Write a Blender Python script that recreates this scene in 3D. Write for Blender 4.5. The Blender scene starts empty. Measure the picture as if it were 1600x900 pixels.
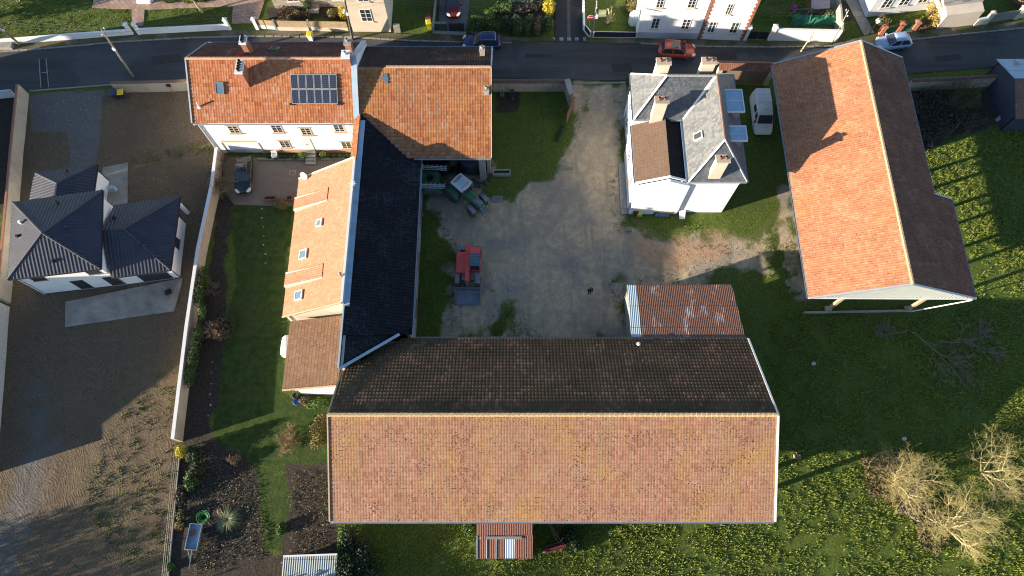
import bpy, bmesh, math, random
import numpy as np
from mathutils import Vector, Matrix, Euler
from mathutils import noise as mnoise

# ------------------------------------------------------------------ camera, world, sun, exposure
S = bpy.context.scene
COL = S.collection
R = math.radians
CAM_H, FPX, TILT = 66.0, 1090.0, R(20.3)
SUN_AZ, SUN_EL = R(18.5), R(12.2)          # shadows run towards +X and a little +Y

cam = bpy.data.cameras.new('camera')
cam.sensor_width = 36.0
cam.lens = FPX / 1600 * 36
cam.clip_end = 5000
cam_o = bpy.data.objects.new('camera', cam)
COL.objects.link(cam_o)
cam_o.location = (0, 0, CAM_H)
cam_o.rotation_euler = (TILT, 0, 0)
S.camera = cam_o

w = bpy.data.worlds.new('World')
S.world = w
w.use_nodes = True
wn = w.node_tree.nodes
bg = wn['Background']
sky = wn.new('ShaderNodeTexSky')
sky.sky_type = 'NISHITA'
sky.sun_disc = False
sky.sun_elevation = SUN_EL
sky.sun_rotation = R(251.5)
sky.altitude = 100
sky.air_density = 1.0
sky.dust_density = 0.4
sky.ozone_density = 2.0
w.node_tree.links.new(sky.outputs[0], bg.inputs[0])
bg.inputs[1].default_value = 0.085

sl = bpy.data.lights.new('sun', 'SUN')
sl.energy = 5.0
sl.angle = R(0.5)
sl.color = (1.0, 0.84, 0.64)
sun = bpy.data.objects.new('sun', sl)
COL.objects.link(sun)
sd = Vector((math.cos(SUN_AZ) * math.cos(SUN_EL), math.sin(SUN_AZ) * math.cos(SUN_EL), -math.sin(SUN_EL)))
sun.rotation_euler = sd.to_track_quat('-Z', 'Y').to_euler()
sun.location = (-60, -20, 40)

S.view_settings.view_transform = 'Standard'
S.view_settings.look = 'None'
S.view_settings.exposure = 1.55
S.view_settings.gamma = 1.0
S.cycles.filter_width = 1.1
S.render.resolution_x, S.render.resolution_y = 1024, 576

# ------------------------------------------------------------------ measuring help
ST, CT = math.sin(TILT), math.cos(TILT)
def at(px, py, z=0.0):
    """world point at height z that the survey photograph (1600 x 900) shows at px, py"""
    x = (px - 800) / FPX
    y = (450 - py) / FPX
    d = (x, ST + y * CT, -CT + y * ST)
    t = (z - CAM_H) / d[2]
    return Vector((d[0] * t, d[1] * t, z))
def on_y(px, py, Y):
    """point of the upright plane y = Y"""
    x = (px - 800) / FPX
    y = (450 - py) / FPX
    d = (x, ST + y * CT, -CT + y * ST)
    t = Y / d[1]
    return Vector((d[0] * t, Y, CAM_H + d[2] * t))

# ------------------------------------------------------------------ object helpers
ORG = {}
def tag(o, label, cat, group=None):
    o['label'] = label
    o['category'] = cat
    if group: o['group'] = group
    return o
def thing(name, label, cat, loc, rz=0, group=None):
    o = bpy.data.objects.new(name, None)
    COL.objects.link(o)
    o.empty_display_size = 0.5
    o.location = loc
    o.rotation_euler = (0, 0, rz)
    ORG[o.name] = Vector(loc)
    return tag(o, label, cat, group)
def copy_tree(o, parent=None):
    c = o.copy()
    COL.objects.link(c)
    c.parent = parent
    for ch in list(o.children):
        copy_tree(ch, c)
    return c

class MB:
    def __init__(s):
        s.v = []; s.f = []
    def add(s, vs, fs, M=None):
        b = len(s.v)
        for p in vs:
            p = Vector(p)
            s.v.append(M @ p if M else p)
        for f in fs:
            s.f.append([b + i for i in f])
        return s
    def box(s, x0, x1, y0, y1, z0, z1, M=None):
        vs = [(x0,y0,z0),(x1,y0,z0),(x1,y1,z0),(x0,y1,z0),(x0,y0,z1),(x1,y0,z1),(x1,y1,z1),(x0,y1,z1)]
        return s.add(vs, [(0,3,2,1),(4,5,6,7),(0,1,5,4),(1,2,6,5),(2,3,7,6),(3,0,4,7)], M)
    def bar(s, a, b, wd, z0, z1):
        """upright slab from a to b (xy), wd thick"""
        a = Vector((a[0], a[1])); b = Vector((b[0], b[1]))
        d = (b - a).normalized(); n = Vector((-d.y, d.x)) * (wd / 2)
        q = [a - n, b - n, b + n, a + n]
        return s.prism([(p.x, p.y) for p in q], z0, z1)
    def prism(s, poly, z0, z1):
        n = len(poly)
        ar = sum(poly[i][0]*poly[(i+1)%n][1]-poly[(i+1)%n][0]*poly[i][1] for i in range(n))
        if ar < 0: poly = poly[::-1]
        vs = [(p[0],p[1],z0) for p in poly] + [(p[0],p[1],z1) for p in poly]
        fs = [list(range(n))[::-1], list(range(n, 2*n))] + [(i,(i+1)%n,n+(i+1)%n,n+i) for i in range(n)]
        return s.add(vs, fs)
    def hull_quad(s, q, t):
        """thick plate from planar polygon q, thickness t against its normal"""
        q = [Vector(p) for p in q]
        n = (q[1]-q[0]).cross(q[2]-q[0]).normalized()
        k = len(q)
        vs = q + [p - n*t for p in q]
        fs = [list(range(k)), list(range(k,2*k))[::-1]] + [((i+1)%k,i,k+i,k+(i+1)%k) for i in range(k)]
        return s.add(vs, fs)
    def tube(s, p0, p1, r0, r1=None, n=6, cap=True):
        p0 = Vector(p0); p1 = Vector(p1)
        if r1 is None: r1 = r0
        d = (p1-p0)
        if d.length < 1e-6: return s
        d.normalize()
        a = d.cross(Vector((0,0,1)) if abs(d.z) < .9 else Vector((1,0,0))).normalized()
        b = d.cross(a)
        vs = []
        for p, r in ((p0,r0),(p1,r1)):
            for k in range(n):
                t = 2*math.pi*k/n
                vs.append(p + a*(r*math.cos(t)) + b*(r*math.sin(t)))
        fs = [(k,(k+1)%n,n+(k+1)%n,n+k) for k in range(n)]
        if cap: fs += [list(range(n))[::-1], list(range(n,2*n))]
        return s.add(vs, fs)
    def lathe(s, prof, n=16, M=None):
        """profile of (r, z) spun about z"""
        vs = []; fs = []
        for r, z in prof:
            for k in range(n):
                t = 2*math.pi*k/n
                vs.append((r*math.cos(t), r*math.sin(t), z))
        for i in range(len(prof)-1):
            for k in range(n):
                fs.append((i*n+k, i*n+(k+1)%n, (i+1)*n+(k+1)%n, (i+1)*n+k))
        if prof[0][0] > 1e-4: fs.append(list(range(n))[::-1])
        if prof[-1][0] > 1e-4: fs.append([(len(prof)-1)*n+k for k in range(n)])
        return s.add(vs, fs, M)
    def loft(s, rings, cap=True):
        n = len(rings[0]); vs = [p for r in rings for p in r]; fs = []
        for i in range(len(rings)-1):
            for k in range(n):
                fs.append((i*n+k, i*n+(k+1)%n, (i+1)*n+(k+1)%n, (i+1)*n+k))
        if cap: fs += [list(range(n))[::-1], [(len(rings)-1)*n+k for k in range(n)]]
        return s.add(vs, fs)
    def build(s, name, mat, parent=None, local=False, smooth=False, kind=None, label=None):
        me = bpy.data.meshes.new(name)
        v = s.v
        off = Vector((0,0,0))
        if parent is not None:
            if not local:
                r = parent
                while r.parent: r = r.parent
                off = ORG[r.name]
        elif v:
            xs = [p.x for p in v]; ys = [p.y for p in v]; zs = [p.z for p in v]
            off = Vector(((min(xs)+max(xs))/2, (min(ys)+max(ys))/2, min(zs)))
        me.from_pydata([tuple(p-off) for p in v], [], s.f)
        me.update()
        bm = bmesh.new(); bm.from_mesh(me)
        bmesh.ops.recalc_face_normals(bm, faces=bm.faces)
        bm.to_mesh(me); bm.free()
        if mat: me.materials.append(mat)
        if smooth: me.polygons.foreach_set('use_smooth', [True]*len(me.polygons))
        o = bpy.data.objects.new(name, me)
        COL.objects.link(o)
        if parent is not None: o.parent = parent
        else:
            o.location = off
            ORG[o.name] = off
        if kind: o['kind'] = kind
        if label: o['label'] = label
        return o

def raw_mesh(name, V, F, mat, parent=None, smooth=False, off=(0,0,0)):
    """fast mesh from numpy arrays, F of equal sized faces"""
    me = bpy.data.meshes.new(name)
    V = np.asarray(V, dtype=np.float64) - np.array(off)
    F = np.asarray(F, dtype=np.int32)
    k = F.shape[1]
    me.vertices.add(len(V)); me.vertices.foreach_set('co', V.ravel())
    me.loops.add(F.size); me.loops.foreach_set('vertex_index', F.ravel())
    me.polygons.add(len(F))
    me.polygons.foreach_set('loop_start', np.arange(0, F.size, k, dtype=np.int32))
    me.polygons.foreach_set('loop_total', np.full(len(F), k, dtype=np.int32))
    me.update(calc_edges=True)
    if mat: me.materials.append(mat)
    if smooth: me.polygons.foreach_set('use_smooth', [True]*len(F))
    o = bpy.data.objects.new(name, me)
    COL.objects.link(o)
    if parent is not None: o.parent = parent
    else:
        o.location = off
        ORG[o.name] = Vector(off)
    return o

# ------------------------------------------------------------------ node help
class G:
    def __init__(s, name):
        s.m = bpy.data.materials.new(name)
        s.m.use_nodes = True
        s.t = s.m.node_tree
        s.b = s.t.nodes['Principled BSDF']
    def n(s, typ, ins=None, **props):
        nd = s.t.nodes.new(typ)
        for k, v in props.items(): setattr(nd, k, v)
        for k, v in (ins or {}).items():
            if isinstance(v, bpy.types.NodeSocket): s.t.links.new(v, nd.inputs[k])
            else: nd.inputs[k].default_value = v
        return nd
    def math(s, op, a, b=0.0, c=None, clamp=False):
        ins = {0: a, 1: b}
        if c is not None: ins[2] = c
        return s.n('ShaderNodeMath', ins, operation=op, use_clamp=clamp).outputs[0]
    def mix(s, f, a, b, mode='MIX'):
        nd = s.n('ShaderNodeMix', None, data_type='RGBA', blend_type=mode)
        for i, v in ((0, f), (6, a), (7, b)):
            if isinstance(v, bpy.types.NodeSocket): s.t.links.new(v, nd.inputs[i])
            else: nd.inputs[i].default_value = (tuple(v) + (1,))[:4] if isinstance(v, (tuple, list)) else v
        return nd.outputs[2]
    def noise(s, vec, scale, detail=4, rough=.55, dist=0.0):
        ins = {'Scale': scale, 'Detail': detail, 'Roughness': rough, 'Distortion': dist}
        if vec is not None: ins['Vector'] = vec
        return s.n('ShaderNodeTexNoise', ins).outputs[0]
    def step(s, x, lo, hi):
        nd = s.n('ShaderNodeMapRange', {0: x, 1: lo, 2: hi, 3: 0.0, 4: 1.0}, interpolation_type='SMOOTHSTEP')
        return nd.outputs[0]
    def ramp(s, f, stops):
        nd = s.n('ShaderNodeValToRGB', {0: f})
        cr = nd.color_ramp
        while len(cr.elements) < len(stops): cr.elements.new(0.5)
        for e, (p, c) in zip(cr.elements, stops):
            e.position = p; e.color = tuple(c) + (1,)
        return nd.outputs[0]
    def obj(s):
        return s.n('ShaderNodeTexCoord').outputs['Object']
    def geo(s):
        return s.n('ShaderNodeNewGeometry').outputs['Position']
    def done(s, col, rough=.8, bump=None, bstr=.3, bdist=.05, metal=0.0, spec=None):
        for k, v in (('Base Color', col), ('Roughness', rough), ('Metallic', metal)):
            if isinstance(v, bpy.types.NodeSocket): s.t.links.new(v, s.b.inputs[k])
            else: s.b.inputs[k].default_value = (tuple(v)+(1,))[:4] if isinstance(v, (tuple,list)) else v
        if spec is not None: s.b.inputs['Specular IOR Level'].default_value = spec
        if bump is not None:
            bn = s.n('ShaderNodeBump', {'Height': bump, 'Strength': bstr, 'Distance': bdist})
            s.t.links.new(bn.outputs[0], s.b.inputs['Normal'])
        return s.m

def pm(name, col, rough=.75, var=.18, scale=1.5, metal=0.0, bump=0.0, bscale=20, spec=None, tint=None, grime=0.0):
    """plain surface with mottled colour and optional grime patches"""
    g = G(name)
    P = g.geo()
    n1 = g.noise(P, scale, 5, .6)
    c2 = tint or tuple(c*(1-2.2*var) for c in col)
    c = g.mix(g.step(n1, .25, .75), tuple(x*(1+var*.5) for x in col), c2 if tint else tuple(max(0,x*(1-var)) for x in col))
    if grime > 0:
        n2 = g.noise(P, scale*.45, 6, .7)
        c = g.mix(g.math('MULTIPLY', g.step(n2, .48, .72), grime), c, tuple(x*.35 for x in col))
    b = g.noise(P, bscale, 3) if bump > 0 else None
    return g.done(c, rough, b, bump, .03, metal, spec)
# ------------------------------------------------------------------ materials
def tile_mat(name, stops, pu, pv, weather=None, wamt=.5, wscale=.35, lichen=None, lamt=.0, lscale=3.0, spots=0.0,
             stagger=False, rough=.85, streak=0.0, joint=0.25, patch=None, pamt=0.0, spec=.15):
    """clay / slate tiles: every tile its own tone, weathering in patches, lichen, dark moss spots"""
    g = G(name)
    uv = g.n('ShaderNodeUVMap', uv_map='UVMap').outputs[0]
    wob = g.n('ShaderNodeVectorMath', {0: g.n('ShaderNodeTexNoise', {'Vector': uv, 'Scale': .8, 'Detail': 2.0}).outputs[1], 3: .16}, operation='SCALE').outputs[0]
    uvw = g.n('ShaderNodeVectorMath', {0: uv, 1: wob}, operation='ADD').outputs[0]
    sp = g.n('ShaderNodeSeparateXYZ', {0: uvw})
    u = g.math('DIVIDE', sp.outputs[0], pu); v = g.math('DIVIDE', sp.outputs[1], pv)
    rv = g.math('FLOOR', v)
    if stagger:
        u = g.math('ADD', u, g.math('MULTIPLY', g.math('MODULO', rv, 2.0), 0.5))
    ru = g.math('FLOOR', u)
    idv = g.n('ShaderNodeCombineXYZ', {0: ru, 1: rv, 2: 3.7}).outputs[0]
    wnn = g.n('ShaderNodeTexWhiteNoise', {'Vector': idv}, noise_dimensions='3D')
    tone = wnn.outputs[0]
    big = g.noise(uv, .35, 4, .6)
    tone = g.math('ADD', g.math('MULTIPLY', tone, .72), g.math('MULTIPLY', g.step(big, .3, .7), .28))
    c = g.ramp(tone, stops)
    fine = g.noise(uv, 9, 5, .7)
    c = g.mix(g.math('MULTIPLY', g.step(fine, .35, .75), .35), c, tuple(x*.55 for x in stops[0][1]))
    if weather:
        w1 = g.noise(uv, wscale, 6, .65, .6)
        if streak > 0:
            sv = g.n('ShaderNodeMapping', {0: uv, 3: (.55, .05, 1)}).outputs[0]
            w1 = g.math('ADD', g.math('MULTIPLY', w1, 1-streak), g.math('MULTIPLY', g.noise(sv, 1.0, 5, .65), streak))
        tw = g.math('ADD', w1, g.math('MULTIPLY', g.math('SUBTRACT', wnn.outputs[0], .5), .16))
        c = g.mix(g.math('MULTIPLY', g.step(tw, .42, .62), wamt), c, weather)
    if patch:
        p1 = g.noise(uv, .5, 4, .6, .3)
        p2 = g.math('ADD', p1, g.math('MULTIPLY', g.math('SUBTRACT', wnn.outputs[0], .5), .2))
        c = g.mix(g.math('MULTIPLY', g.step(p2, .56, .68), pamt), c, patch)
    if lichen:
        l1 = g.noise(uv, lscale, 6, .75)
        l2 = g.noise(uv, .28, 3, .5)
        lf = g.step(g.math('ADD', g.math('MULTIPLY', l1, .7), g.math('MULTIPLY', l2, .45)), .58, .70)
        c = g.mix(g.math('MULTIPLY', lf, lamt), c, lichen)
    if spots > 0:
        s1 = g.noise(uv, 6.5, 3, .6)
        s2 = g.noise(uv, .5, 3, .5)
        sf = g.step(g.math('ADD', g.math('MULTIPLY', s1, .8), g.math('MULTIPLY', s2, .22)), .590, .62)
        c = g.mix(g.math('MULTIPLY', sf, spots), c, (.035, .03, .02))
    # dirt held in the joints between tiles
    fu = g.math('FRACT', u); fv = g.math('FRACT', v)
    j = g.math('MAXIMUM', g.math('MULTIPLY', g.math('LESS_THAN', fu, .12), .55), g.math('LESS_THAN', fv, .13))
    c = g.mix(g.math('MULTIPLY', j, joint), c, tuple(x*.30 for x in stops[0][1]))
    return g.done(c, rough, fine, .35, .02, spec=spec)

def sheet_mat(name, base, rust, rlo, rhi, pu=.85, pv=2.2, rough=.55, metal=.0, pale=None):
    """corrugated iron: every sheet rusted differently, streaks down the slope"""
    g = G(name)
    uv = g.n('ShaderNodeUVMap', uv_map='UVMap').outputs[0]
    sp = g.n('ShaderNodeSeparateXYZ', {0: uv})
    ru = g.math('FLOOR', g.math('DIVIDE', sp.outputs[0], pu)); rv = g.math('FLOOR', g.math('DIVIDE', sp.outputs[1], pv))
    idv = g.n('ShaderNodeCombineXYZ', {0: ru, 1: rv, 2: .3}).outputs[0]
    wv = g.n('ShaderNodeTexWhiteNoise', {'Vector': idv}, noise_dimensions='3D').outputs[0]
    sv = g.n('ShaderNodeMapping', {0: uv, 3: (1.1, .5, 1)}).outputs[0]
    a = g.noise(sv, 1.0, 7, .7, .4)
    f = g.math('ADD', a, g.math('MULTIPLY', g.math('SUBTRACT', wv, .5), .22))
    r2 = g.mix(g.step(g.noise(uv, 5, 5, .7), .35, .7), rust, tuple(x*.5 for x in rust))
    c = g.mix(g.step(f, rlo, rhi), base, r2)
    if pale:
        c = g.mix(g.math('MULTIPLY', g.step(g.noise(sv, .8, 6, .7), .56, .66), .75), c, pale)
    fv = g.math('FRACT', g.math('DIVIDE', sp.outputs[1], pv))
    c = g.mix(g.math('MULTIPLY', g.math('LESS_THAN', fv, .035), .6), c, tuple(x*.25 for x in rust))
    return g.done(c, rough, g.noise(uv, 14, 4), .2, .02, metal)

M = {}
PU, PV = .26, .36
M['tile_orange'] = tile_mat('orange clay tiles', [(0,(.25,.085,.040)),(.3,(.37,.135,.062)),(.62,(.45,.185,.09)),(.82,(.46,.25,.16)),(1,(.56,.40,.31))], PU, PV,
                            weather=(.26,.12,.075), wamt=.35, lichen=(.45,.25,.07), lamt=.35, spots=.25)
M['tile_orange_barn'] = tile_mat('orange barn tiles', [(0,(.23,.085,.042)),(.3,(.34,.135,.062)),(.62,(.42,.185,.085)),(.82,(.43,.25,.16)),(1,(.52,.38,.30))], PU, PV,
                            weather=(.20,.09,.06), wamt=.45, streak=.5, lichen=(.46,.25,.05), lamt=.5, lscale=2.4, spots=.2)
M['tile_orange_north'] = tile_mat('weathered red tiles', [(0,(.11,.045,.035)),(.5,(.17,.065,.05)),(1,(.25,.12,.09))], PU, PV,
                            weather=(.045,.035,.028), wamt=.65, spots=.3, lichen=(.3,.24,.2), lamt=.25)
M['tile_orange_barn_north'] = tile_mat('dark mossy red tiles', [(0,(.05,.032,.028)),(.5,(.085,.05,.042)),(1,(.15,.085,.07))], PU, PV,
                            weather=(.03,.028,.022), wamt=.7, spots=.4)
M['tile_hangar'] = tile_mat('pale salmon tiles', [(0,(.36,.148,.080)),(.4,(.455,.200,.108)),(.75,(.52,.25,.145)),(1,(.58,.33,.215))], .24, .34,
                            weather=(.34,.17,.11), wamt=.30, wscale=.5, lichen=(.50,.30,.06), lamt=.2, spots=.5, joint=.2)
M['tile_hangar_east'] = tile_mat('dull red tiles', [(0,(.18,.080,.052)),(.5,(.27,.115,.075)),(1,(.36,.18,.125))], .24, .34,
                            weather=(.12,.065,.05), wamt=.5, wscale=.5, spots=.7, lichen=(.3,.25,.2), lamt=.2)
M['tile_barn'] = tile_mat('mossy pink brown tiles', [(0,(.24,.118,.078)),(.3,(.335,.170,.115)),(.7,(.395,.215,.152)),(1,(.47,.295,.23))], .24, .36,
                            weather=(.29,.185,.11), wamt=.55, wscale=.2, streak=.85, lichen=(.43,.28,.05), lamt=.5, lscale=7, spots=.9, joint=.28, stagger=True)
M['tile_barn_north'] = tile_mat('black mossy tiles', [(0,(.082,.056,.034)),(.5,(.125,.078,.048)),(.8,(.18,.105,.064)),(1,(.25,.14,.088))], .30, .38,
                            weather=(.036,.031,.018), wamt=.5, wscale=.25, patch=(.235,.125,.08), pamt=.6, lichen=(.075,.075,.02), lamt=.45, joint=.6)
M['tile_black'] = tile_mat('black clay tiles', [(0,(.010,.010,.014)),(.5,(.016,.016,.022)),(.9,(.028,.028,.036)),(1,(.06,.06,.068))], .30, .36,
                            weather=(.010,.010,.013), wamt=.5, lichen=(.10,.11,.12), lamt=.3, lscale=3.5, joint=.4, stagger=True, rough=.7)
M['tile_pale'] = tile_mat('new pale orange tiles', [(0,(.43,.19,.115)),(.5,(.49,.225,.14)),(1,(.55,.285,.19))], .22, .30,
                            weather=(.42,.22,.12), wamt=.25, wscale=.6, lichen=(.34,.19,.06), lamt=.18, joint=.12, stagger=True)
M['tile_brown'] = tile_mat('brown flat tiles', [(0,(.155,.092,.060)),(.5,(.205,.122,.078)),(1,(.27,.165,.108))], .30, .36,
                            weather=(.15,.098,.06), wamt=.45, wscale=.4, joint=.6, stagger=True)
M['tile_tan'] = tile_mat('tan flat tiles', [(0,(.165,.112,.082)),(.5,(.19,.13,.094)),(1,(.22,.152,.112))], .25, .34,
                            weather=(.15,.10,.07), wamt=.3, spots=.25, joint=.25)
M['slate'] = tile_mat('blue grey slates', [(0,(.060,.072,.092)),(.5,(.080,.092,.112)),(1,(.115,.125,.14))], .22, .26,
                            weather=(.13,.14,.15), wamt=.35, wscale=1.3, lichen=(.32,.33,.30), lamt=.4, lscale=4, joint=.2, stagger=True, rough=.5, spec=.45)
M['slate_pale'] = tile_mat('pale slates', [(0,(.10,.11,.125)),(.5,(.14,.15,.16)),(1,(.20,.205,.21))], .22, .26,  # paler copy of the slates, used on the west slopes
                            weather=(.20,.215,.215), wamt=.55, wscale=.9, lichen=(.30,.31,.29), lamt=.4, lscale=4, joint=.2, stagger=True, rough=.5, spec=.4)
M['tile_grey'] = tile_mat('anthracite tiles', [(0,(.030,.036,.058)),(.5,(.036,.042,.066)),(1,(.044,.050,.074))], .34, .40,
                            weather=(.046,.052,.074), wamt=.35, joint=.3, rough=.5, spec=.55)
M['tin_rust'] = sheet_mat('rusty sheet iron', (.36,.34,.34), (.19,.092,.060), .24, .40, pale=(.36,.28,.25))
M['tin_pale'] = sheet_mat('pale blue fibre sheets', (.36,.46,.52), (.24,.26,.24), .62, .85)
M['tin_red'] = sheet_mat('red brown iron sheets', (.48,.52,.58), (.20,.068,.042), .22, .40, pu=.8, pv=1.6)
M['tin_blue'] = sheet_mat('blue grey sheets', (.34,.45,.58), (.26,.22,.19), .55, .75)
M['tin_grey'] = sheet_mat('weathered grey sheets', (.23,.29,.30), (.22,.21,.17), .45, .70)
M['boom'] = pm('pale boom metal', (.55,.58,.62), .5, .15, 4, grime=.2)
M['clad'] = pm('ribbed grey-white cladding', (.27,.31,.31), .5, .08)

M['white'] = pm('white render', (.85,.86,.87), .85, .05, .6, grime=.13)
M['cream'] = pm('cream render', (.62,.55,.45), .85, .10, .8, grime=.18)
M['beige'] = pm('beige render', (.46,.40,.32), .9, .14, .8, bump=.2, grime=.30)
M['pink'] = pm('pink render', (.46,.29,.21), .9, .12, .8, grime=.2)
M['stonewall'] = pm('old stone wall', (.38,.345,.29), .9, .22, 2.5, bump=.5, bscale=5, grime=.45)
M['roughcast'] = pm('white roughcast', (.60,.58,.55), .95, .25, 6, bump=.8, bscale=9)
M['brick'] = pm('brick red', (.36,.14,.09), .85, .2, 4)
M['brick_dark'] = pm('dark brick', (.17,.11,.08), .85, .2, 4)
M['coping'] = pm('tile coping', (.13,.085,.07), .85, .3, 3, grime=.4)
M['concrete'] = pm('concrete', (.34,.32,.29), .9, .18, 1.2, bump=.2, grime=.4)
M['terrace'] = pm('raw concrete slab', (.34,.315,.275), .9, .22, .6, tint=(.20,.185,.165), grime=.35)
M['zinc'] = pm('zinc', (.36,.40,.46), .42, .12, 2, metal=.35)
M['zinc_white'] = pm('white painted metal', (.74,.75,.75), .5, .06, 2)
M['zinc_blue'] = pm('pale zinc sheet', (.38,.50,.62), .4, .12, 1.5, metal=.1, grime=.25)
M['wood'] = pm('weathered timber', (.22,.15,.10), .85, .25, 3, bump=.3)
M['wood_tan'] = pm('tan fence boards', (.42,.31,.20), .85, .22, 4, grime=.25)
M['wood_red'] = pm('red brown timber', (.22,.085,.05), .8, .25, 3)
M['wood_grey'] = pm('grey timber', (.27,.26,.24), .9, .2, 3)
M['pole'] = pm('pole timber', (.26,.22,.17), .85, .2, 2, grime=.3)
M['glass'] = pm('window glass', (.03,.04,.055), .08, .1, 2, spec=.8)
M['glass_blue'] = pm('roof window glass', (.10,.17,.24), .08, .2, 1, spec=.8)
M['frame'] = pm('white window frame', (.72,.71,.68), .6, .05)
M['frame_grey'] = pm('grey window frame', (.14,.15,.17), .5, .1)
M['dark'] = pm('dark opening', (.018,.018,.02), .9, .1)
M['shutter'] = pm('dark roller shutter', (.030,.033,.045), .5, .1)
M['black_metal'] = pm('black metal', (.022,.023,.026), .5, .1)
M['steel'] = pm('bare steel', (.34,.35,.37), .4, .2, 5, metal=.6, grime=.3)
M['rubber'] = pm('rubber', (.055,.055,.056), .85, .2, 5, tint=(.10,.098,.092))
M['rim'] = pm('wheel rim', (.42,.43,.44), .35, .1, metal=.5)
M['rim_red'] = pm('red wheel rim', (.20,.03,.04), .5, .2)
def paint(name, col, rough=.22):
    m = pm(name, col, rough, .06, 1.0)
    m.node_tree.nodes['Principled BSDF'].inputs['Coat Weight'].default_value = .6
    return m
M['car_black'] = paint('black paint', (.012,.013,.016))
M['car_navy'] = paint('navy paint', (.012,.022,.10))
M['car_red'] = paint('orange red paint', (.50,.055,.025))
M['car_maroon'] = paint('dark red paint', (.11,.010,.010))
M['car_blue'] = paint('light blue paint', (.30,.42,.62))
M['van_white'] = pm('off white van paint', (.62,.65,.66), .4, .08, .9, grime=.25)
M['green_paint'] = pm('tractor green', (.055,.145,.085), .45, .25, 2, grime=.45)
M['red_paint'] = pm('machine red', (.72,.085,.07), .5, .12, 2, grime=.2)
M['red_old'] = pm('old machine red', (.17,.03,.035), .7, .25, 3, grime=.5)
M['cabwhite'] = pm('cab roof white', (.55,.57,.57), .5, .1, 2, grime=.2)
M['dark_steel'] = pm('dirty steel', (.19,.20,.235), .5, .25, 3, metal=.2, grime=.35)
M['yellow'] = pm('yellow plastic', (.66,.56,.03), .5, .08)
M['bin_dark'] = pm('dark bin plastic', (.03,.035,.045), .5, .1)
M['lamp'] = pm('lamp glass', (.7,.7,.66), .2, .05)
M['tail'] = pm('tail lamp', (.30,.02,.02), .25, .1)
M['blue_plastic'] = pm('blue plastic', (.04,.12,.32), .5, .1)
M['terracotta'] = pm('terracotta', (.20,.085,.055), .8, .2, 4)
M['hose'] = pm('green hose', (.07,.30,.08), .5, .2, 4)
M['sign_red'] = pm('sign red', (.60,.03,.03), .4, .03)
M['sign_white'] = pm('sign white', (.80,.80,.80), .4, .02)
M['tarp_purple'] = pm('purple cloth', (.30,.03,.32), .7, .1)
M['tarp_blue'] = pm('grey blue tarpaulin', (.14,.17,.26), .6, .2, 4)
M['net_green'] = pm('green netting', (.02,.17,.10), .8, .25, 4)
M['cardboard'] = pm('tan board', (.42,.30,.17), .8, .2, 4)
M['skin'] = pm('skin', (.45,.28,.21), .6, .05)
M['hair'] = pm('dark hair', (.02,.015,.012), .7, .1)
M['cloth_black'] = pm('black clothing', (.014,.014,.017), .9, .2, 12)
M['bark'] = pm('bark', (.20,.155,.105), .9, .25, 6)
M['bark_pale'] = pm('pale willow bark', (.52,.43,.25), .85, .2, 3)
M['twig_yellow'] = pm('yellow green twigs', (.38,.335,.125), .85, .25, 1.5, tint=(.27,.25,.10))
M['twig_tan'] = pm('tan twigs', (.30,.215,.13), .9, .25, 2)
M['twig_grey'] = pm('grey twigs', (.21,.18,.13), .9, .25, 2)
M['twig_dark'] = pm('dark twigs', (.065,.055,.045), .9, .25, 2)

def leafmat(name, a, b, scale=2.0):
    g = G(name)
    P = g.geo()
    f = g.noise(P, scale, 4, .7)
    f2 = g.n('ShaderNodeNewGeometry').outputs['Random Per Island']
    f = g.math('ADD', g.math('MULTIPLY', f, .6), g.math('MULTIPLY', f2, .45))
    c = g.mix(g.step(f, .25, .8), a, b)
    g.b.inputs['Subsurface Weight'].default_value = 0
    return g.done(c, .7)
M['leaf'] = leafmat('mid green leaves', (.022,.060,.012), (.075,.125,.025))
M['leaf_dark'] = leafmat('dark green leaves', (.010,.028,.010), (.035,.062,.018))
M['leaf_bright'] = leafmat('bright green leaves', (.045,.11,.015), (.13,.20,.035))
M['leaf_yellow'] = leafmat('yellow leaves', (.34,.29,.015), (.55,.46,.03))
M['leaf_olive'] = leafmat('olive leaves', (.09,.085,.025), (.20,.17,.05))
M['leaf_rust'] = leafmat('rust leaves', (.085,.062,.035), (.21,.145,.08))
M['grass_blade'] = leafmat('meadow grass blades', (.085,.145,.014), (.225,.26,.036), 1.2)
M['pampas'] = leafmat('pale reed blades', (.14,.17,.06), (.34,.34,.18))
M['bramble'] = leafmat('dull bramble', (.038,.034,.026), (.10,.085,.06))

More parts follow.
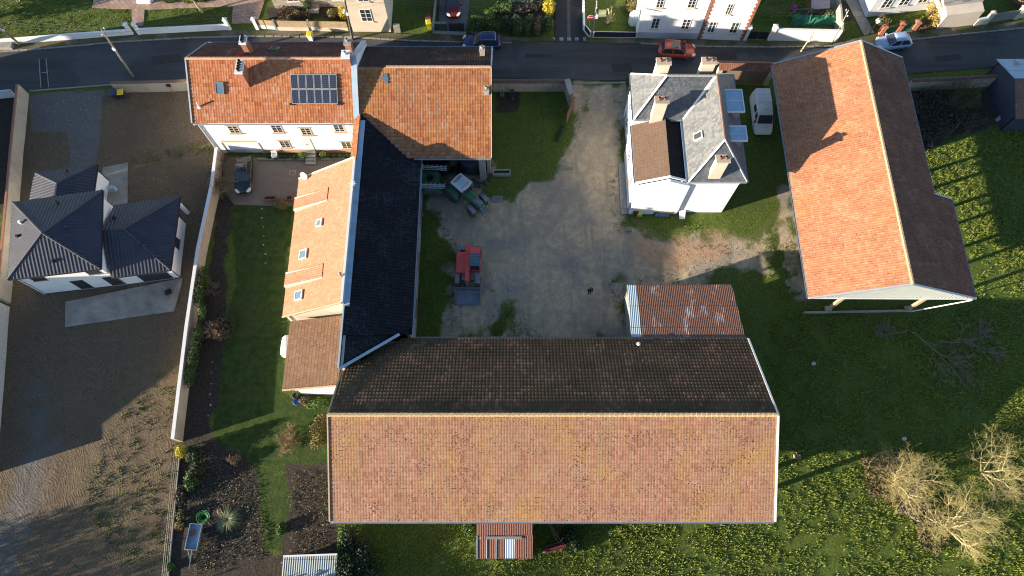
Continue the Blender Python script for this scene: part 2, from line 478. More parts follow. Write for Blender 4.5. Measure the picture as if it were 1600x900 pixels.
# ------------------------------------------------------------------ ground materials
def ground_mat():
    g = G('ground cover')
    P = g.geo()
    n_fine = g.noise(P, 7, 6, .7); n_mid = g.noise(P, 1.4, 5, .65); n_big = g.noise(P, .16, 4, .6); n_vf = g.noise(P, 22, 4, .7)
    nj = g.math('MULTIPLY', g.math('SUBTRACT', g.noise(P, 3, 6, .75), .5), .55)
    def att(n): return g.step(g.math('ADD', g.n('ShaderNodeAttribute', attribute_name=n).outputs['Fac'], nj), .3, .7)
    # grass: dark and bright clumps, dry patches
    gr = g.mix(g.step(n_fine, .30, .72), (.026,.055,.009), (.130,.175,.026))
    gr = g.mix(g.math('MULTIPLY', g.step(n_mid, .40, .75), .5), gr, (.10,.115,.024))
    gr = g.mix(g.math('MULTIPLY', g.step(n_big, .50, .72), .45), gr, (.055,.058,.024))
    # mown lawn: smoother, deeper green
    lw = g.mix(g.step(n_mid, .3, .75), (.022,.052,.009), (.065,.100,.018))
    lw = g.mix(g.math('MULTIPLY', g.step(n_vf, .35, .7), .45), lw, (.012,.026,.006))
    lw = g.mix(g.math('MULTIPLY', g.step(n_big, .52, .70), .4), lw, (.070,.066,.024))
    c = g.mix(att('w_lawn'), gr, lw)
    # ploughed-up building plot: brown, ribbed by machine tracks, weeds
    warp = g.n('ShaderNodeTexNoise', {'Vector': P, 'Scale': .13, 'Detail': 3.0}).outputs[1]
    wp = g.n('ShaderNodeVectorMath', {0: P, 1: g.n('ShaderNodeVectorMath', {0: warp, 3: 7.0}, operation='SCALE').outputs[0]}, operation='ADD').outputs[0]
    wave = g.n('ShaderNodeTexWave', {'Vector': wp, 'Scale': 1.7, 'Distortion': 1.4, 'Detail': 4.0, 'Detail Scale': 3.0}, wave_type='BANDS', bands_direction='DIAGONAL').outputs[1]
    di = g.mix(g.step(n_fine, .3, .7), (.098,.072,.046), (.185,.138,.089))
    di = g.mix(g.math('MULTIPLY', g.step(n_big, .45, .7), .5), di, (.095,.074,.052))
    di = g.mix(g.math('MULTIPLY', g.math('SUBTRACT', 1.0, g.step(wave, .1, .5)), g.math('MULTIPLY', g.step(n_mid, .35, .65), .42)), di, (.050,.041,.033))
    weed = g.math('MULTIPLY', g.step(g.math('ADD', n_mid, g.math('MULTIPLY', g.math('SUBTRACT', n_fine, .5), .5)), .54, .66), att('w_weed'))
    di = g.mix(g.math('MULTIPLY', weed, .92), di, (.080,.108,.022))
    c = g.mix(att('w_dirt'), c, di)
    # dark garden soil with litter
    so = g.mix(g.step(n_fine, .35, .68), (.026,.021,.018), (.075,.062,.050))
    so = g.mix(g.math('MULTIPLY', g.step(n_vf, .62, .70), .7), so, (.16,.135,.105))
    so = g.mix(g.math('MULTIPLY', g.step(n_mid, .56, .70), .5), so, (.035,.045,.018))
    c = g.mix(att('w_soil'), c, so)
    # gravel yard
    vor = g.n('ShaderNodeTexVoronoi', {'Vector': P, 'Scale': 9.0, 'Randomness': 1.0})
    peb = g.n('ShaderNodeSeparateColor', {0: vor.outputs[1]}).outputs[0]
    ga = g.mix(g.step(n_mid, .3, .72), (.34,.270,.180), (.50,.405,.28))
    ga = g.mix(g.math('MULTIPLY', g.step(n_big, .44, .62), .75), ga, (.215,.205,.185))
    ga = g.mix(g.math('MULTIPLY', g.step(g.noise(P, .33, 5, .6), .54, .68), .6), ga, (.37,.30,.205))
    rv_ = g.n('ShaderNodeMapping', {0: P, 2: (0,0,.35), 3: (.75, .12, 1)}).outputs[0]
    ga = g.mix(g.math('MULTIPLY', g.step(g.noise(rv_, 1.0, 5, .65), .52, .66), .45), ga, (.19,.165,.13))
    ga = g.mix(g.math('MULTIPLY', g.step(peb, .93, .99), .45), ga, (.46,.45,.42))
    ga = g.mix(g.math('MULTIPLY', g.step(n_fine, .52, .72), .40), ga, (.13,.12,.10))
    c = g.mix(att('w_gravel'), c, ga)
    c = g.mix(g.math('MULTIPLY', att('w_track'), g.math('MULTIPLY', g.step(n_mid, .25, .65), .28)), c, (.19,.16,.125))
    cl = g.mix(g.step(n_mid, .3, .7), (.33,.215,.135), (.42,.29,.185))
    cl = g.mix(g.math('MULTIPLY', g.step(n_fine, .5, .7), .4), cl, (.16,.11,.065))
    c = g.mix(att('w_clay'), c, cl)
    # grey crushed stone
    st = g.mix(g.step(n_vf, .3, .7), (.095,.092,.090), (.17,.165,.16))
    st = g.mix(g.math('MULTIPLY', g.step(n_mid, .45, .7), .45), st, (.10,.095,.09))
    st = g.mix(g.math('MULTIPLY', g.step(peb, .9, .99), .35), st, (.36,.36,.35))
    c = g.mix(att('w_stone'), c, st)
    # bump: clods, tracks, pebbles
    h = g.math('ADD', g.math('MULTIPLY', n_fine, .6), g.math('MULTIPLY', n_vf, .25))
    h = g.math('ADD', h, g.math('MULTIPLY', g.math('MULTIPLY', wave, g.math('MULTIPLY', g.step(n_mid, .35, .68), .22)), att('w_dirt')))
    h = g.math('ADD', h, g.math('MULTIPLY', n_mid, .5))
    return g.done(c, .92, h, .65, .22, spec=.25)
M['ground'] = ground_mat()

def road_mat():
    g = G('worn asphalt')
    P = g.geo()
    sv = g.n('ShaderNodeMapping', {0: P, 3: (.05, .9, 1)}).outputs[0]
    a = g.noise(sv, 1.0, 5, .6); b = g.noise(P, .5, 5, .65); f = g.noise(P, 14, 5, .75)
    c = g.mix(g.step(a, .35, .7), (.030,.032,.036), (.056,.058,.063))
    c = g.mix(g.math('MULTIPLY', g.step(b, .5, .66), .55), c, (.040,.040,.042))
    c = g.mix(g.math('MULTIPLY', g.step(g.noise(P, .12, 4, .6), .5, .62), .5), c, (.085,.087,.092))
    c = g.mix(g.math('MULTIPLY', g.step(f, .5, .75), .4), c, (.12,.12,.12))
    return g.done(c, .8, f, .25, .03)
M['road'] = road_mat()
M['road_dark'] = pm('newer asphalt', (.030,.031,.034), .8, .2, 1.2, bump=.2)
M['marking'] = pm('worn white marking', (.30,.31,.32), .8, .4, 3, grime=.6)
M['patch'] = pm('asphalt patch', (.036,.034,.034), .9, .2, 3)
M['kerb'] = pm('kerb stone', (.28,.265,.24), .9, .25, 3, grime=.5)
def verge_mat():
    g = G('mossy verge')
    P = g.geo()
    a = g.noise(P, .35, 5, .6); f = g.noise(P, 6, 6, .7)
    c = g.mix(g.step(f, .3, .7), (.10,.085,.060), (.19,.165,.125))
    c = g.mix(g.math('MULTIPLY', g.step(g.math('ADD', a, g.math('MULTIPLY', f, .3)), .58, .70), .9), c, (.060,.068,.018))
    return g.done(c, .92, f, .5, .05)
M['verge'] = verge_mat()
def paving_mat(name, a, b, pu, pv, rz=0.0):
    g = G(name)
    P = g.geo()
    mp = g.n('ShaderNodeMapping', {0: P, 2: (0, 0, rz)}).outputs[0]
    br = g.n('ShaderNodeTexBrick', {'Vector': mp, 'Color1': a+(1,), 'Color2': b+(1,), 'Mortar': tuple(x*.5 for x in a)+(1,), 'Scale': 1.0,
             'Mortar Size': .018, 'Brick Width': pu, 'Row Height': pv, 'Bias': 0.0})
    n1 = g.noise(P, 1.3, 5, .65)
    c = g.mix(g.math('MULTIPLY', g.step(n1, .42, .72), .5), br.outputs[0], tuple(x*.55 for x in a))
    n2 = g.noise(P, 5, 3, .6)
    c = g.mix(g.math('MULTIPLY', g.step(n2, .66, .70), .7), c, (.09,.05,.03))
    return g.done(c, .85, br.outputs[1], .2, .02)
M['paving_pink'] = paving_mat('brown paving', (.20,.165,.135), (.215,.175,.145), .22, .11)
M['paving_rose'] = paving_mat('rose herringbone paving', (.33,.22,.17), (.42,.30,.235), .9, .45, R(45))
M['paving_grey'] = paving_mat('grey flagstones', (.27,.255,.225), (.33,.31,.275), .9, .9)
M['paving_drive'] = paving_mat('grey drive slabs', (.14,.14,.15), (.17,.17,.18), 1.2, 1.2)
# ------------------------------------------------------------------ terrain
def fbm(x, y, sc, seed):
    """cheap value-noise fractal on arrays"""
    rs = np.random.RandomState(seed); out = np.zeros_like(x); amp = 1.0; tot = 0
    for o in range(4):
        n = 256; tab = rs.rand(n, n)
        fx = x*sc; fy = y*sc
        ix = np.floor(fx).astype(int); iy = np.floor(fy).astype(int)
        tx = fx-ix; ty = fy-iy; tx = tx*tx*(3-2*tx); ty = ty*ty*(3-2*ty)
        a = tab[ix%n, iy%n]; b = tab[(ix+1)%n, iy%n]; c = tab[ix%n, (iy+1)%n]; d = tab[(ix+1)%n, (iy+1)%n]
        out += amp*((a*(1-tx)+b*tx)*(1-ty)+(c*(1-tx)+d*tx)*ty); tot += amp
        amp *= .55; sc *= 2.1
    return out/tot - .5
def sdist(x, y, poly):
    """signed distance, positive inside"""
    d2 = np.full(x.shape, 1e9); ins = np.zeros(x.shape, bool)
    k = len(poly)
    for i in range(k):
        ax, ay = poly[i]; bx, by = poly[(i+1) % k]
        ex, ey = bx-ax, by-ay
        t = np.clip(((x-ax)*ex+(y-ay)*ey)/(ex*ex+ey*ey+1e-9), 0, 1)
        d2 = np.minimum(d2, (x-ax-t*ex)**2+(y-ay-t*ey)**2)
        c = ((ay > y) != (by > y)) & (x < (bx-ax)*(y-ay)/((by-ay) if abs(by-ay) > 1e-9 else 1e-9)+ax)
        ins ^= c
    d = np.sqrt(d2)
    return np.where(ins, d, -d)
def px(*pts): return [tuple(at(a, b)[:2]) for a, b in pts]

TX0, TX1, TY0, TY1, TS = -84.0, 84.0, -14.0, 84.0, .34
nx = int((TX1-TX0)/TS)+1; ny = int((TY1-TY0)/TS)+1
gx, gy = np.meshgrid(np.linspace(TX0, TX1, nx), np.linspace(TY0, TY1, ny))
X = gx.ravel(); Y = gy.ravel()
NZ = fbm(X, Y, .35, 3); NB = fbm(X, Y, .09, 8)
def mask(polys, amp=1.2, soft=.35, seed=0):
    wgt = np.zeros(X.shape)
    nz = fbm(X, Y, .45, 20+seed)*amp*2
    for p in polys:
        d = sdist(X, Y, p) + nz
        wgt = np.maximum(wgt, np.clip(d/(2*soft)+.5, 0, 1))
    return wgt
P_plot = [px((48,146),(176,140),(302,140),(346,244),(334,300),(312,400),(300,520),(277,690),(262,905)) + [(-30,-14),(-84,-14),(-84,6)] + px((0,655),(16,480),(36,250))]
P_gravel_drive = [px((47,146),(162,140),(158,180),(150,262),(108,262),(106,204),(46,208))]
P_track = [px((70,560),(92,640),(86,760),(62,800),(70,905)) + [(-50,-14),(-84,-14)] + px((-120,900),(-40,800),(20,700),(50,600))]
P_lawn = [px((348,318),(456,318),(452,400),(446,500),(440,612),(470,628),(518,622),(514,732),(450,738),(428,742),(452,735),(452,860),(420,862),(396,740),(372,705),(328,690),(338,600),(345,520),(372,440))]
P_soil = [px((277,690),(300,560),(318,470),(340,330),(352,250),(362,320),(350,420),(352,500),(338,600),(330,690),(372,705),(398,740),(418,862),(442,872),(452,730),(520,728),(528,905),(260,905)),
          px((775,142),(812,142),(812,176),(775,176))]
P_yard = [px((898,128),(990,128),(985,165),(975,200),(968,250),(968,330),(985,345),(1060,372),(1130,372),(1190,385),(1205,340),(1232,300),(1252,400),(1256,450),(1205,455),(1190,405),(1160,420),(1080,436),(985,440),(958,442),(968,470),(985,500),(992,540),(770,540),(765,492),(778,462),(800,470),(812,520),(700,540),(690,530),(716,478),(716,400),(690,350),(655,330),(655,262),(770,262),(768,300),(800,304),(838,290),(872,255),(895,215),(904,170))]
P_clay = [px((990,372),(1080,366),(1140,372),(1150,400),(1120,418),(1040,430),(985,425))]
P_barnfloor = [[(-15,36.4),(-2.4,36.4),(-2.4,49),(-15,49)], [(-15,2.4),(21.5,2.4),(21.5,17.8),(-15,17.8)]]
P_scrub = [px((1412,140),(1570,132),(1580,180),(1540,198),(1500,210),(1450,240),(1420,230))]
P_nbed = [px((748,22),(868,4),(868,28),(845,36),(760,30)), px((420,12),(545,8),(545,30),(420,30)), px((1290,0),(1330,0),(1330,30),(1290,36)), px((0,140),(36,150),(22,330),(-40,330))]
P_yardgreen = [px((985,330),(1130,338),(1110,362),(1010,362)), px((1195,360),(1240,380),(1252,460),(1205,470))]
W = {}
W['w_lawn'] = mask(P_lawn, .5, .3, 1)
W['w_dirt'] = mask(P_plot, .5, .4, 2)
W['w_weed'] = np.clip(mask([px((150,600),(300,520),(277,700),(262,905),(120,880),(110,720))], 2.5, 2.5, 3)*.9 + mask([px((190,225),(345,215),(345,250),(195,290))], 1.5, 1.5, 4)*.8 + .14, 0, 1)*np.clip(.85+NB*2.2, 0, 1)
W['w_soil'] = np.maximum(mask(P_soil, .8, .4, 5), np.maximum(mask(P_barnfloor, .5, .4, 6)*.9, np.maximum(mask(P_scrub, 1.6, .9, 7)*.95, mask(P_nbed, .6, .4, 8))))
W['w_gravel'] = mask(P_yard, 2.6, 1.3, 9)
gp = mask(P_yardgreen, 2.0, .6, 10)
W['w_gravel'] = np.clip(W['w_gravel'] - gp*.75*(NZ > -.10), 0, 1)
W['w_clay'] = mask(P_clay, 2.0, 1.6, 11)*.75
W['w_stone'] = np.maximum(mask(P_gravel_drive, .4, .3, 12), mask(P_track, 3.5, 2.5, 13)*.55)
def track(lines, off=.85, wd=.34):
    d = np.full(X.shape, 99.0)
    for ln in lines:
        p = px(*ln)
        for (ax,ay),(bx,by_) in zip(p[:-1], p[1:]):
            ex, ey = bx-ax, by_-ay; L = math.hypot(ex, ey); t = ((X-ax)*ex+(Y-ay)*ey)/(L*L)
            s = ((X-ax)*-ey+(Y-ay)*ex)/L
            dd = np.where((t > -.05) & (t < 1.05), np.abs(np.abs(s)-off), 99.0); d = np.minimum(d, dd)
    return np.clip(1.5-d/wd, 0, 1)*np.clip(.75+NZ*1.6, 0, 1)
W['w_track'] = track([((942,134),(938,180),(922,230),(900,275),(868,320),(838,370),(818,430),(812,520)),((946,134),(948,190),(952,250),(966,310),(992,360),(1040,392),(1110,398),(1190,380),(1235,330)),((780,330),(840,360),(900,400),(960,420))])
Z = NB*.25*0 + NZ*.10*(1-W['w_gravel'])*(1-W['w_stone'])*(1-W['w_lawn'])
Z += (W['w_dirt'] > .5)*NZ*.16
V = np.stack([X, Y, np.minimum(Z, .05)-.055], 1)
ii = np.arange(nx*ny).reshape(ny, nx)
F = np.stack([ii[:-1,:-1].ravel(), ii[:-1,1:].ravel(), ii[1:,1:].ravel(), ii[1:,:-1].ravel()], 1)
fc = lambda k: W[k][F].mean(1)
kind = np.zeros(len(F), int)
kind[fc('w_lawn') > .5] = 1
kind[fc('w_dirt') > .5] = 2
kind[fc('w_soil') > .5] = 3
kind[(fc('w_gravel') > .5)] = 4
kind[(fc('w_stone') > .5)] = 5
for k, nm in enumerate(['grass_field', 'lawn', 'bare_plot', 'garden_soil', 'gravel_yard', 'stone_track']):
    f = F[kind == k]
    used, inv = np.unique(f, return_inverse=True)
    o = raw_mesh(nm, V[used], inv.reshape(f.shape), M['ground'], smooth=True)
    o['kind'] = 'structure'
    for wn_ in W:
        a = o.data.attributes.new(wn_, 'FLOAT', 'POINT')
        a.data.foreach_set('value', W[wn_][used].astype(np.float32))
b = MB(); b.box(-2600, 2600, -2600, 2600, -.9, -.35)
def far_mat():
    g = G('far fields')
    P = g.geo()
    a = g.noise(P, .01, 3, .5)
    return g.done(g.mix(g.step(a, .4, .6), (.04,.06,.018), (.09,.08,.045)), .95)
b.build('ground', far_mat(), kind='structure')

def sheet(name, pts, z, mat, kind='structure', t=.12):
    """ground sheet with a little thickness"""
    m = MB(); m.prism([(p[0], p[1]) for p in pts], z-t, z)
    return m.build(name, mat, kind=kind)
# road, side road, verges, kerbs
ROAD_N = px((-120,90),(0,81),(60,77),(120,72),(180,66),(300,59),(400,57),(550,58),(640,64),(720,66),(800,67),(900,66),(1000,68),(1100,73),(1200,74),(1330,72),(1420,63),(1500,54),(1600,44),(1720,30))
ROAD_S = px((-120,160),(0,148),(40,142),(176,130),(300,122),(560,118),(770,122),(985,126),(1210,124),(1410,116),(1560,104),(1600,100),(1720,86))
sheet('road', ROAD_N + ROAD_S[::-1], .005, M['road'])
sheet('side_road', px((866,66),(912,66),(918,-60),(872,-60)), .009, M['road_dark'])
VN = px((-120,80),(0,71),(100,63),(205,55),(360,47),(400,48),(550,48),(640,54),(725,54),(800,58),(862,58),(868,64),(640,64),(550,58),(400,57),(300,59),(180,66),(120,72),(60,77),(0,81),(-120,90))
sheet('verge', VN, .05, M['verge'])
sheet('verge', px((916,60),(995,60),(1090,62),(1162,64),(1320,66),(1360,52),(1420,48),(1462,47),(1535,40),(1600,32),(1720,18),(1720,30),(1600,44),(1500,54),(1420,63),(1330,72),(1200,74),(1100,73),(1000,68),(914,66)), .05, M['verge'])
def strip(name, pts, wd, z, mat, t=.1):
    m = MB()
    for p, q in zip(pts[:-1], pts[1:]):
        m.bar(p, q, wd, z-t, z)
    return m.build(name, mat, kind='structure')
def kerb(pts):
    m = MB()
    for p, q in zip(pts[:-1], pts[1:]):
        p = Vector(p); q = Vector(q); L = (q-p).length; n = max(1, int(L/1.0))
        for k in range(n):
            a = p+(q-p)*(k/n+.006); c = p+(q-p)*((k+1)/n-.006)
            m.bar(a, c, .17, -.1, .095+random.uniform(-.012, .012))
    return m.build('kerb', M['kerb'], kind='structure')
random.seed(2)
kerb(ROAD_N[:11]); kerb(ROAD_N[12:])
strip('kerb_strip', px((46,142),(176,132)), .16, .03, M['kerb'])
strip('kerb_strip', px((896,130),(985,129)), .16, .02, M['kerb'])
# markings and patches on the road
def mark(name, pts, wd, z, mat): return strip(name, px(*pts), wd, z, mat, .004)
mark('trench_patch', [(67,92),(71,137)], 1.0, .011, M['patch'])
for a in ([(61,92),(64,137)], [(72,91),(76,136)], [(65,114),(73,113)]):
    mark('road_marking', a, .10, .016, M['marking'])
mark('road_marking', [(888,-20),(889,60)], .35, .014, pm('pale worn strip', (.10,.10,.105), .9, .3, 2))
for xx in (864,877,889,901,914):
    mark('crossing_stud', [(xx,58.5),(xx+.3,63.5)], .45, .018 if xx != 889 else .022, M['marking'])
for a in ([(955,100),(985,99),(988,112),(958,113)], [(1108,84),(1150,83),(1152,93),(1110,94)], [(235,88),(282,84),(285,97),(240,101)], [(1460,88),(1500,84),(1503,92),(1464,97)], [(820,84),(862,85),(861,91),(820,90)]):
    sheet('asphalt_patch', px(*a), .010, M['patch'], t=.004)
for a in ([(640,66.5),(648,66.7)], [(1215,75),(1223,75)], [(150,69.5),(158,69)], [(1030,122),(1038,122)]):
    mark('road_drain', a, .5, .016, M['black_metal'])
# paved areas
sheet('driveway', px((346,246),(556,246),(556,300),(462,322),(452,322),(366,320),(352,300)), .012, M['paving_pink'])
sheet('terrace', px((102,472),(286,434),(272,486),(102,511)), .035, M['terrace'])
sheet('path', px((160,262),(199,254),(199,330),(160,330)), .02, M['terrace'])
sheet('path', px((150,-20),(208,-20),(214,0),(365,-6),(395,-20),(420,-20),(402,36),(362,37),(364,9),(226,15),(224,40),(206,42),(206,14),(144,12)), .03, M['paving_rose'])
sheet('drive', px((684,52),(728,52),(738,-40),(690,-40)), .03, M['paving_drive'])
sheet('path', px((1350,56),(1366,52),(1334,-10),(1316,-10)), .03, M['paving_grey'])
sheet('pavement_slabs', px((966,254),(983,254),(986,334),(970,336)), .10, M['paving_grey'])
# ------------------------------------------------------------------ roofs and walls
ROMAN = [(0,0),(.22,1),(.58,1),(.80,0)]
FLAT = [(0,0)]
CORR = [(0,0),(.5,1)]
RIB = [(0,0),(.58,0),(.68,1),(.88,1)]
def slope(name, poly, mat, parent, pu=PU, pv=PV, rib=.009, step=.045, prof=ROMAN, thick=.14, label=None):
    """roof slope over a convex flat polygon; poly[0] -> poly[1] runs along the eave. Real courses and ribs."""
    q = [Vector(p) for p in poly]
    u = (q[1]-q[0]).normalized()
    n = Vector((0,0,0))
    for i in range(1, len(q)-1): n += (q[i]-q[0]).cross(q[i+1]-q[0])
    n.normalize()
    if n.z < 0: n = -n
    v = n.cross(u)
    flip = False
    if v.z < 0: v = -v; flip = True
    ab = [((p-q[0]).dot(u), (p-q[0]).dot(v)) for p in q]
    q = [q[0]+u*a+v*c for a, c in ab]          # flatten
    a0 = min(a for a, _ in ab); a1 = max(a for a, _ in ab)
    b0 = min(c for _, c in ab); b1 = max(c for _, c in ab)
    us = []
    for k in range(int(math.floor(a0/pu))-1, int(math.ceil(a1/pu))+1):
        for f, h in prof: us.append(((k+f)*pu, h*rib))
    vs = []
    for k in range(int(math.floor(b0/pv))-1, int(math.ceil(b1/pv))+1):
        vs.append((k*pv, step)); vs.append(((k+1)*pv, 0.0))
    if step == 0: vs = [(b0-.01, 0), (b1+.01, 0)]
    A = np.array([x[0] for x in us]); HA = np.array([x[1] for x in us])
    B = np.array([x[0] for x in vs]); HB = np.array([x[1] for x in vs])
    ga, gb = np.meshgrid(A, B); gh = HA[None,:]+HB[:,None]
    P0 = np.array(q[0]); un = np.array(u); vn = np.array(v); nn_ = np.array(n)
    Vv = P0+ga[...,None]*un+gb[...,None]*vn+gh[...,None]*nn_
    nu, nv = len(A), len(B)
    id_ = np.arange(nu*nv).reshape(nv, nu)
    Fq = np.stack([id_[:-1,:-1].ravel(), id_[:-1,1:].ravel(), id_[1:,1:].ravel(), id_[1:,:-1].ravel()], 1)
    if flip: Fq = Fq[:, ::-1]
    me = bpy.data.meshes.new(name)
    me.from_pydata(Vv.reshape(-1,3).tolist(), [], Fq.tolist())
    bm = bmesh.new(); bm.from_mesh(me)
    cen = sum(q, Vector((0,0,0)))/len(q)
    for i in range(len(q)):
        e = (q[(i+1)%len(q)]-q[i])
        if e.length < 1e-4: continue
        on = e.cross(n).normalized()
        if on.dot(q[i]-cen) < 0: on = -on
        bmesh.ops.bisect_plane(bm, geom=bm.verts[:]+bm.edges[:]+bm.faces[:], plane_co=q[i], plane_no=on, clear_outer=True)
    top = [bm.verts.new(p-n*.006) for p in q]; bot = [bm.verts.new(p-n*thick) for p in q]
    k = len(q)
    for i in range(k):
        bm.faces.new((top[i], top[(i+1)%k], bot[(i+1)%k], bot[i]))
    bm.faces.new(bot)
    uvl = bm.loops.layers.uv.new('UVMap')
    off = ORG[parent.name] if parent.parent is None else None
    if off is None:
        r = parent
        while r.parent: r = r.parent
        off = ORG[r.name]
    for f in bm.faces:
        for l in f.loops:
            d = l.vert.co-q[0]
            l[uvl].uv = (d.dot(u)+50.0, d.dot(v)+.002)
    bmesh.ops.translate(bm, verts=bm.verts, vec=-off)
    bm.to_mesh(me); bm.free()
    me.materials.append(mat)
    o = bpy.data.objects.new(name, me)
    COL.objects.link(o); o.parent = parent
    if label: o['label'] = label
    return o
def ridge(p0, p1, mat, parent, r=.13, L=.40, name='ridge_tiles', n=6, flat=False):
    """row of half-round ridge tiles, each a little proud of the next"""
    p0 = Vector(p0); p1 = Vector(p1); d = p1-p0; k = max(1, round(d.length/L)); m = MB()
    for i in range(k):
        a = p0+d*(i/k); c = p0+d*((i+1.06)/k)
        m.tube(a, c, r*1.12, r*.9, n)
    return m.build(name, mat, parent)
def strip3(p0, p1, wd, th, mat, parent, name='flashing', up=Vector((0,0,1))):
    """flat bar of metal from p0 to p1"""
    p0 = Vector(p0); p1 = Vector(p1); d = (p1-p0).normalized()
    s = d.cross(up).normalized(); t = s.cross(d).normalized()
    m = MB(); q = []
    for p in (p0, p1):
        q += [p-s*wd/2-t*th/2, p+s*wd/2-t*th/2, p+s*wd/2+t*th/2, p-s*wd/2+t*th/2]
    m.add(q, [(0,1,2,3),(7,6,5,4),(0,4,5,1),(1,5,6,2),(2,6,7,3),(3,7,4,0)])
    return m.build(name, mat, parent)
def gutter(p0, p1, parent, mat=None, r=.085):
    m = MB(); p0 = Vector(p0); p1 = Vector(p1); d = (p1-p0).normalized(); s = d.cross(Vector((0,0,1)))
    rings = []
    for p in (p0, p1):
        ring = []
        for k in range(7):
            t = math.pi+math.pi*k/6
            ring.append(p+s*(r*math.cos(t))+Vector((0,0,r*math.sin(t))))
        for k in range(7):
            t = 2*math.pi-math.pi*k/6
            ring.append(p+s*(r*.8*math.cos(t))+Vector((0,0,r*.8*math.sin(t))))
        rings.append(ring)
    m.loft(rings)
    return m.build('gutter', mat or M['zinc'], parent)
def rect_on(o, d, s, z, wd, ht, depth, out=0.0, base=None):
    pass
def window(parent, o, d, n, wd, ht, fr=None, gl=None, cols=2, rows=3, sill=None, lintel=None, name='window', deep=.10):
    """window in a wall: o = lower left corner, d = along the wall, n = outward. Reveal, frame with bars, panes, sill."""
    o = Vector(o); d = Vector(d).normalized(); n = Vector(n).normalized(); up = Vector((0,0,1))
    def blk(m, a0, a1, z0, z1, n0, n1):
        q = [o+d*a+up*z+n*k for k in (n0, n1) for (a, z) in ((a0,z0),(a1,z0),(a1,z1),(a0,z1))]
        m.add(q, [(0,1,2,3),(7,6,5,4),(0,4,5,1),(1,5,6,2),(2,6,7,3),(3,7,4,0)])
    m = MB(); t = .07
    blk(m, 0, t, 0, ht, .0, .045); blk(m, wd-t, wd, 0, ht, .0, .045)
    blk(m, t, wd-t, 0, t, .0, .045); blk(m, t, wd-t, ht-t, ht, .0, .045)
    for k in range(1, cols): blk(m, wd*k/cols-.035, wd*k/cols+.035, t, ht-t, .005, .05)
    for k in range(1, rows):
        for c in range(cols):
            blk(m, wd*c/cols+(.07 if c == 0 else .035), wd*(c+1)/cols-(.07 if c == cols-1 else .035), ht*k/rows-.015, ht*k/rows+.015, .005, .04)
    f = m.build(name, fr or M['frame'], parent)
    m = MB(); blk(m, t*.5, wd-t*.5, t*.5, ht-t*.5, -.03, .018)
    m.build('pane', gl or M['glass'], f)
    if sill:
        m = MB(); blk(m, -.12, wd+.12, -.14, -.003, 0, .13); m.build('sill', sill, f)
    if lintel:
        m = MB(); blk(m, -.16, wd+.16, ht+.003, ht+.15, 0, .04); m.build('lintel', lintel, f)
    return f
def chimney(parent, x, y, z0, z1, wx, wy, mat, cap=None, pots=2, potmat=None, capw=.07, along='x'):
    m = MB()
    m.box(x-wx/2, x+wx/2, y-wy/2, y+wy/2, z0, z1)
    c = m.build('chimney', mat, parent)
    m = MB()
    m.box(x-wx/2-capw, x+wx/2+capw, y-wy/2-capw, y+wy/2+capw, z1+.002, z1+.16)
    cc = m.build('chimney_cap', cap or mat, c)
    for k in range(pots):
        f = (k+.5)/pots-.5
        pxx, pyy = (x+f*wx*.95, y) if along == 'x' else (x, y+f*wy*.95)
        m = MB(); r = min(.15, min(wx, wy)*.36)
        m.lathe([(r*.85,0),(r,.28),(r*.92,.34),(r*.75,.34),(r*.7,.12),(0,.12)], 10, Matrix.Translation((pxx,pyy,z1+.162)))
        m.build('chimney_pot', potmat or M['terracotta'], c)
    return c
def skylight(parent, c, u, v, n, wd, ht, gl=None, fr=None):
    """roof window lying on a slope, centre c"""
    c = Vector(c); u = Vector(u).normalized(); v = Vector(v).normalized(); n = Vector(n).normalized()
    def blk(m, a0, a1, b0, b1, n0, n1):
        q = [c+u*a+v*b_+n*k for k in (n0, n1) for (a, b_) in ((a0,b0),(a1,b0),(a1,b1),(a0,b1))]
        m.add(q, [(0,1,2,3),(7,6,5,4),(0,4,5,1),(1,5,6,2),(2,6,7,3),(3,7,4,0)])
    m = MB(); t = .09; a = wd/2; h = ht/2
    blk(m,-a,-a+t,-h,h,-.02,.15); blk(m,a-t,a,-h,h,-.02,.15); blk(m,-a+t,a-t,-h,-h+t,-.02,.15); blk(m,-a+t,a-t,h-t,h,-.02,.15)
    f = m.build('roof_window', fr or M['frame_grey'], parent)
    m = MB(); blk(m,-a+t*.7,a-t*.7,-h+t*.7,h-t*.7,0,.115); m.build('pane', gl or M['glass_blue'], f)
    return f
def gable_wall(m, x0, x1, y, zb, ze, xr, zr, th=.25):
    """end wall in plane y, from x0 to x1, eaves ze, ridge at xr zr"""
    m.hull_quad([(x0,y,zb),(x1,y,zb),(x1,y,ze if not isinstance(ze,tuple) else ze[1]),(xr,y,zr),(x0,y,ze if not isinstance(ze,tuple) else ze[0])], th)
def downpipe(parent, pts, r=.05, mat=None):
    m = MB()
    for a, c in zip(pts[:-1], pts[1:]): m.tube(a, c, r, r, 6)
    return m.build('downpipe', mat or M['zinc'], parent)

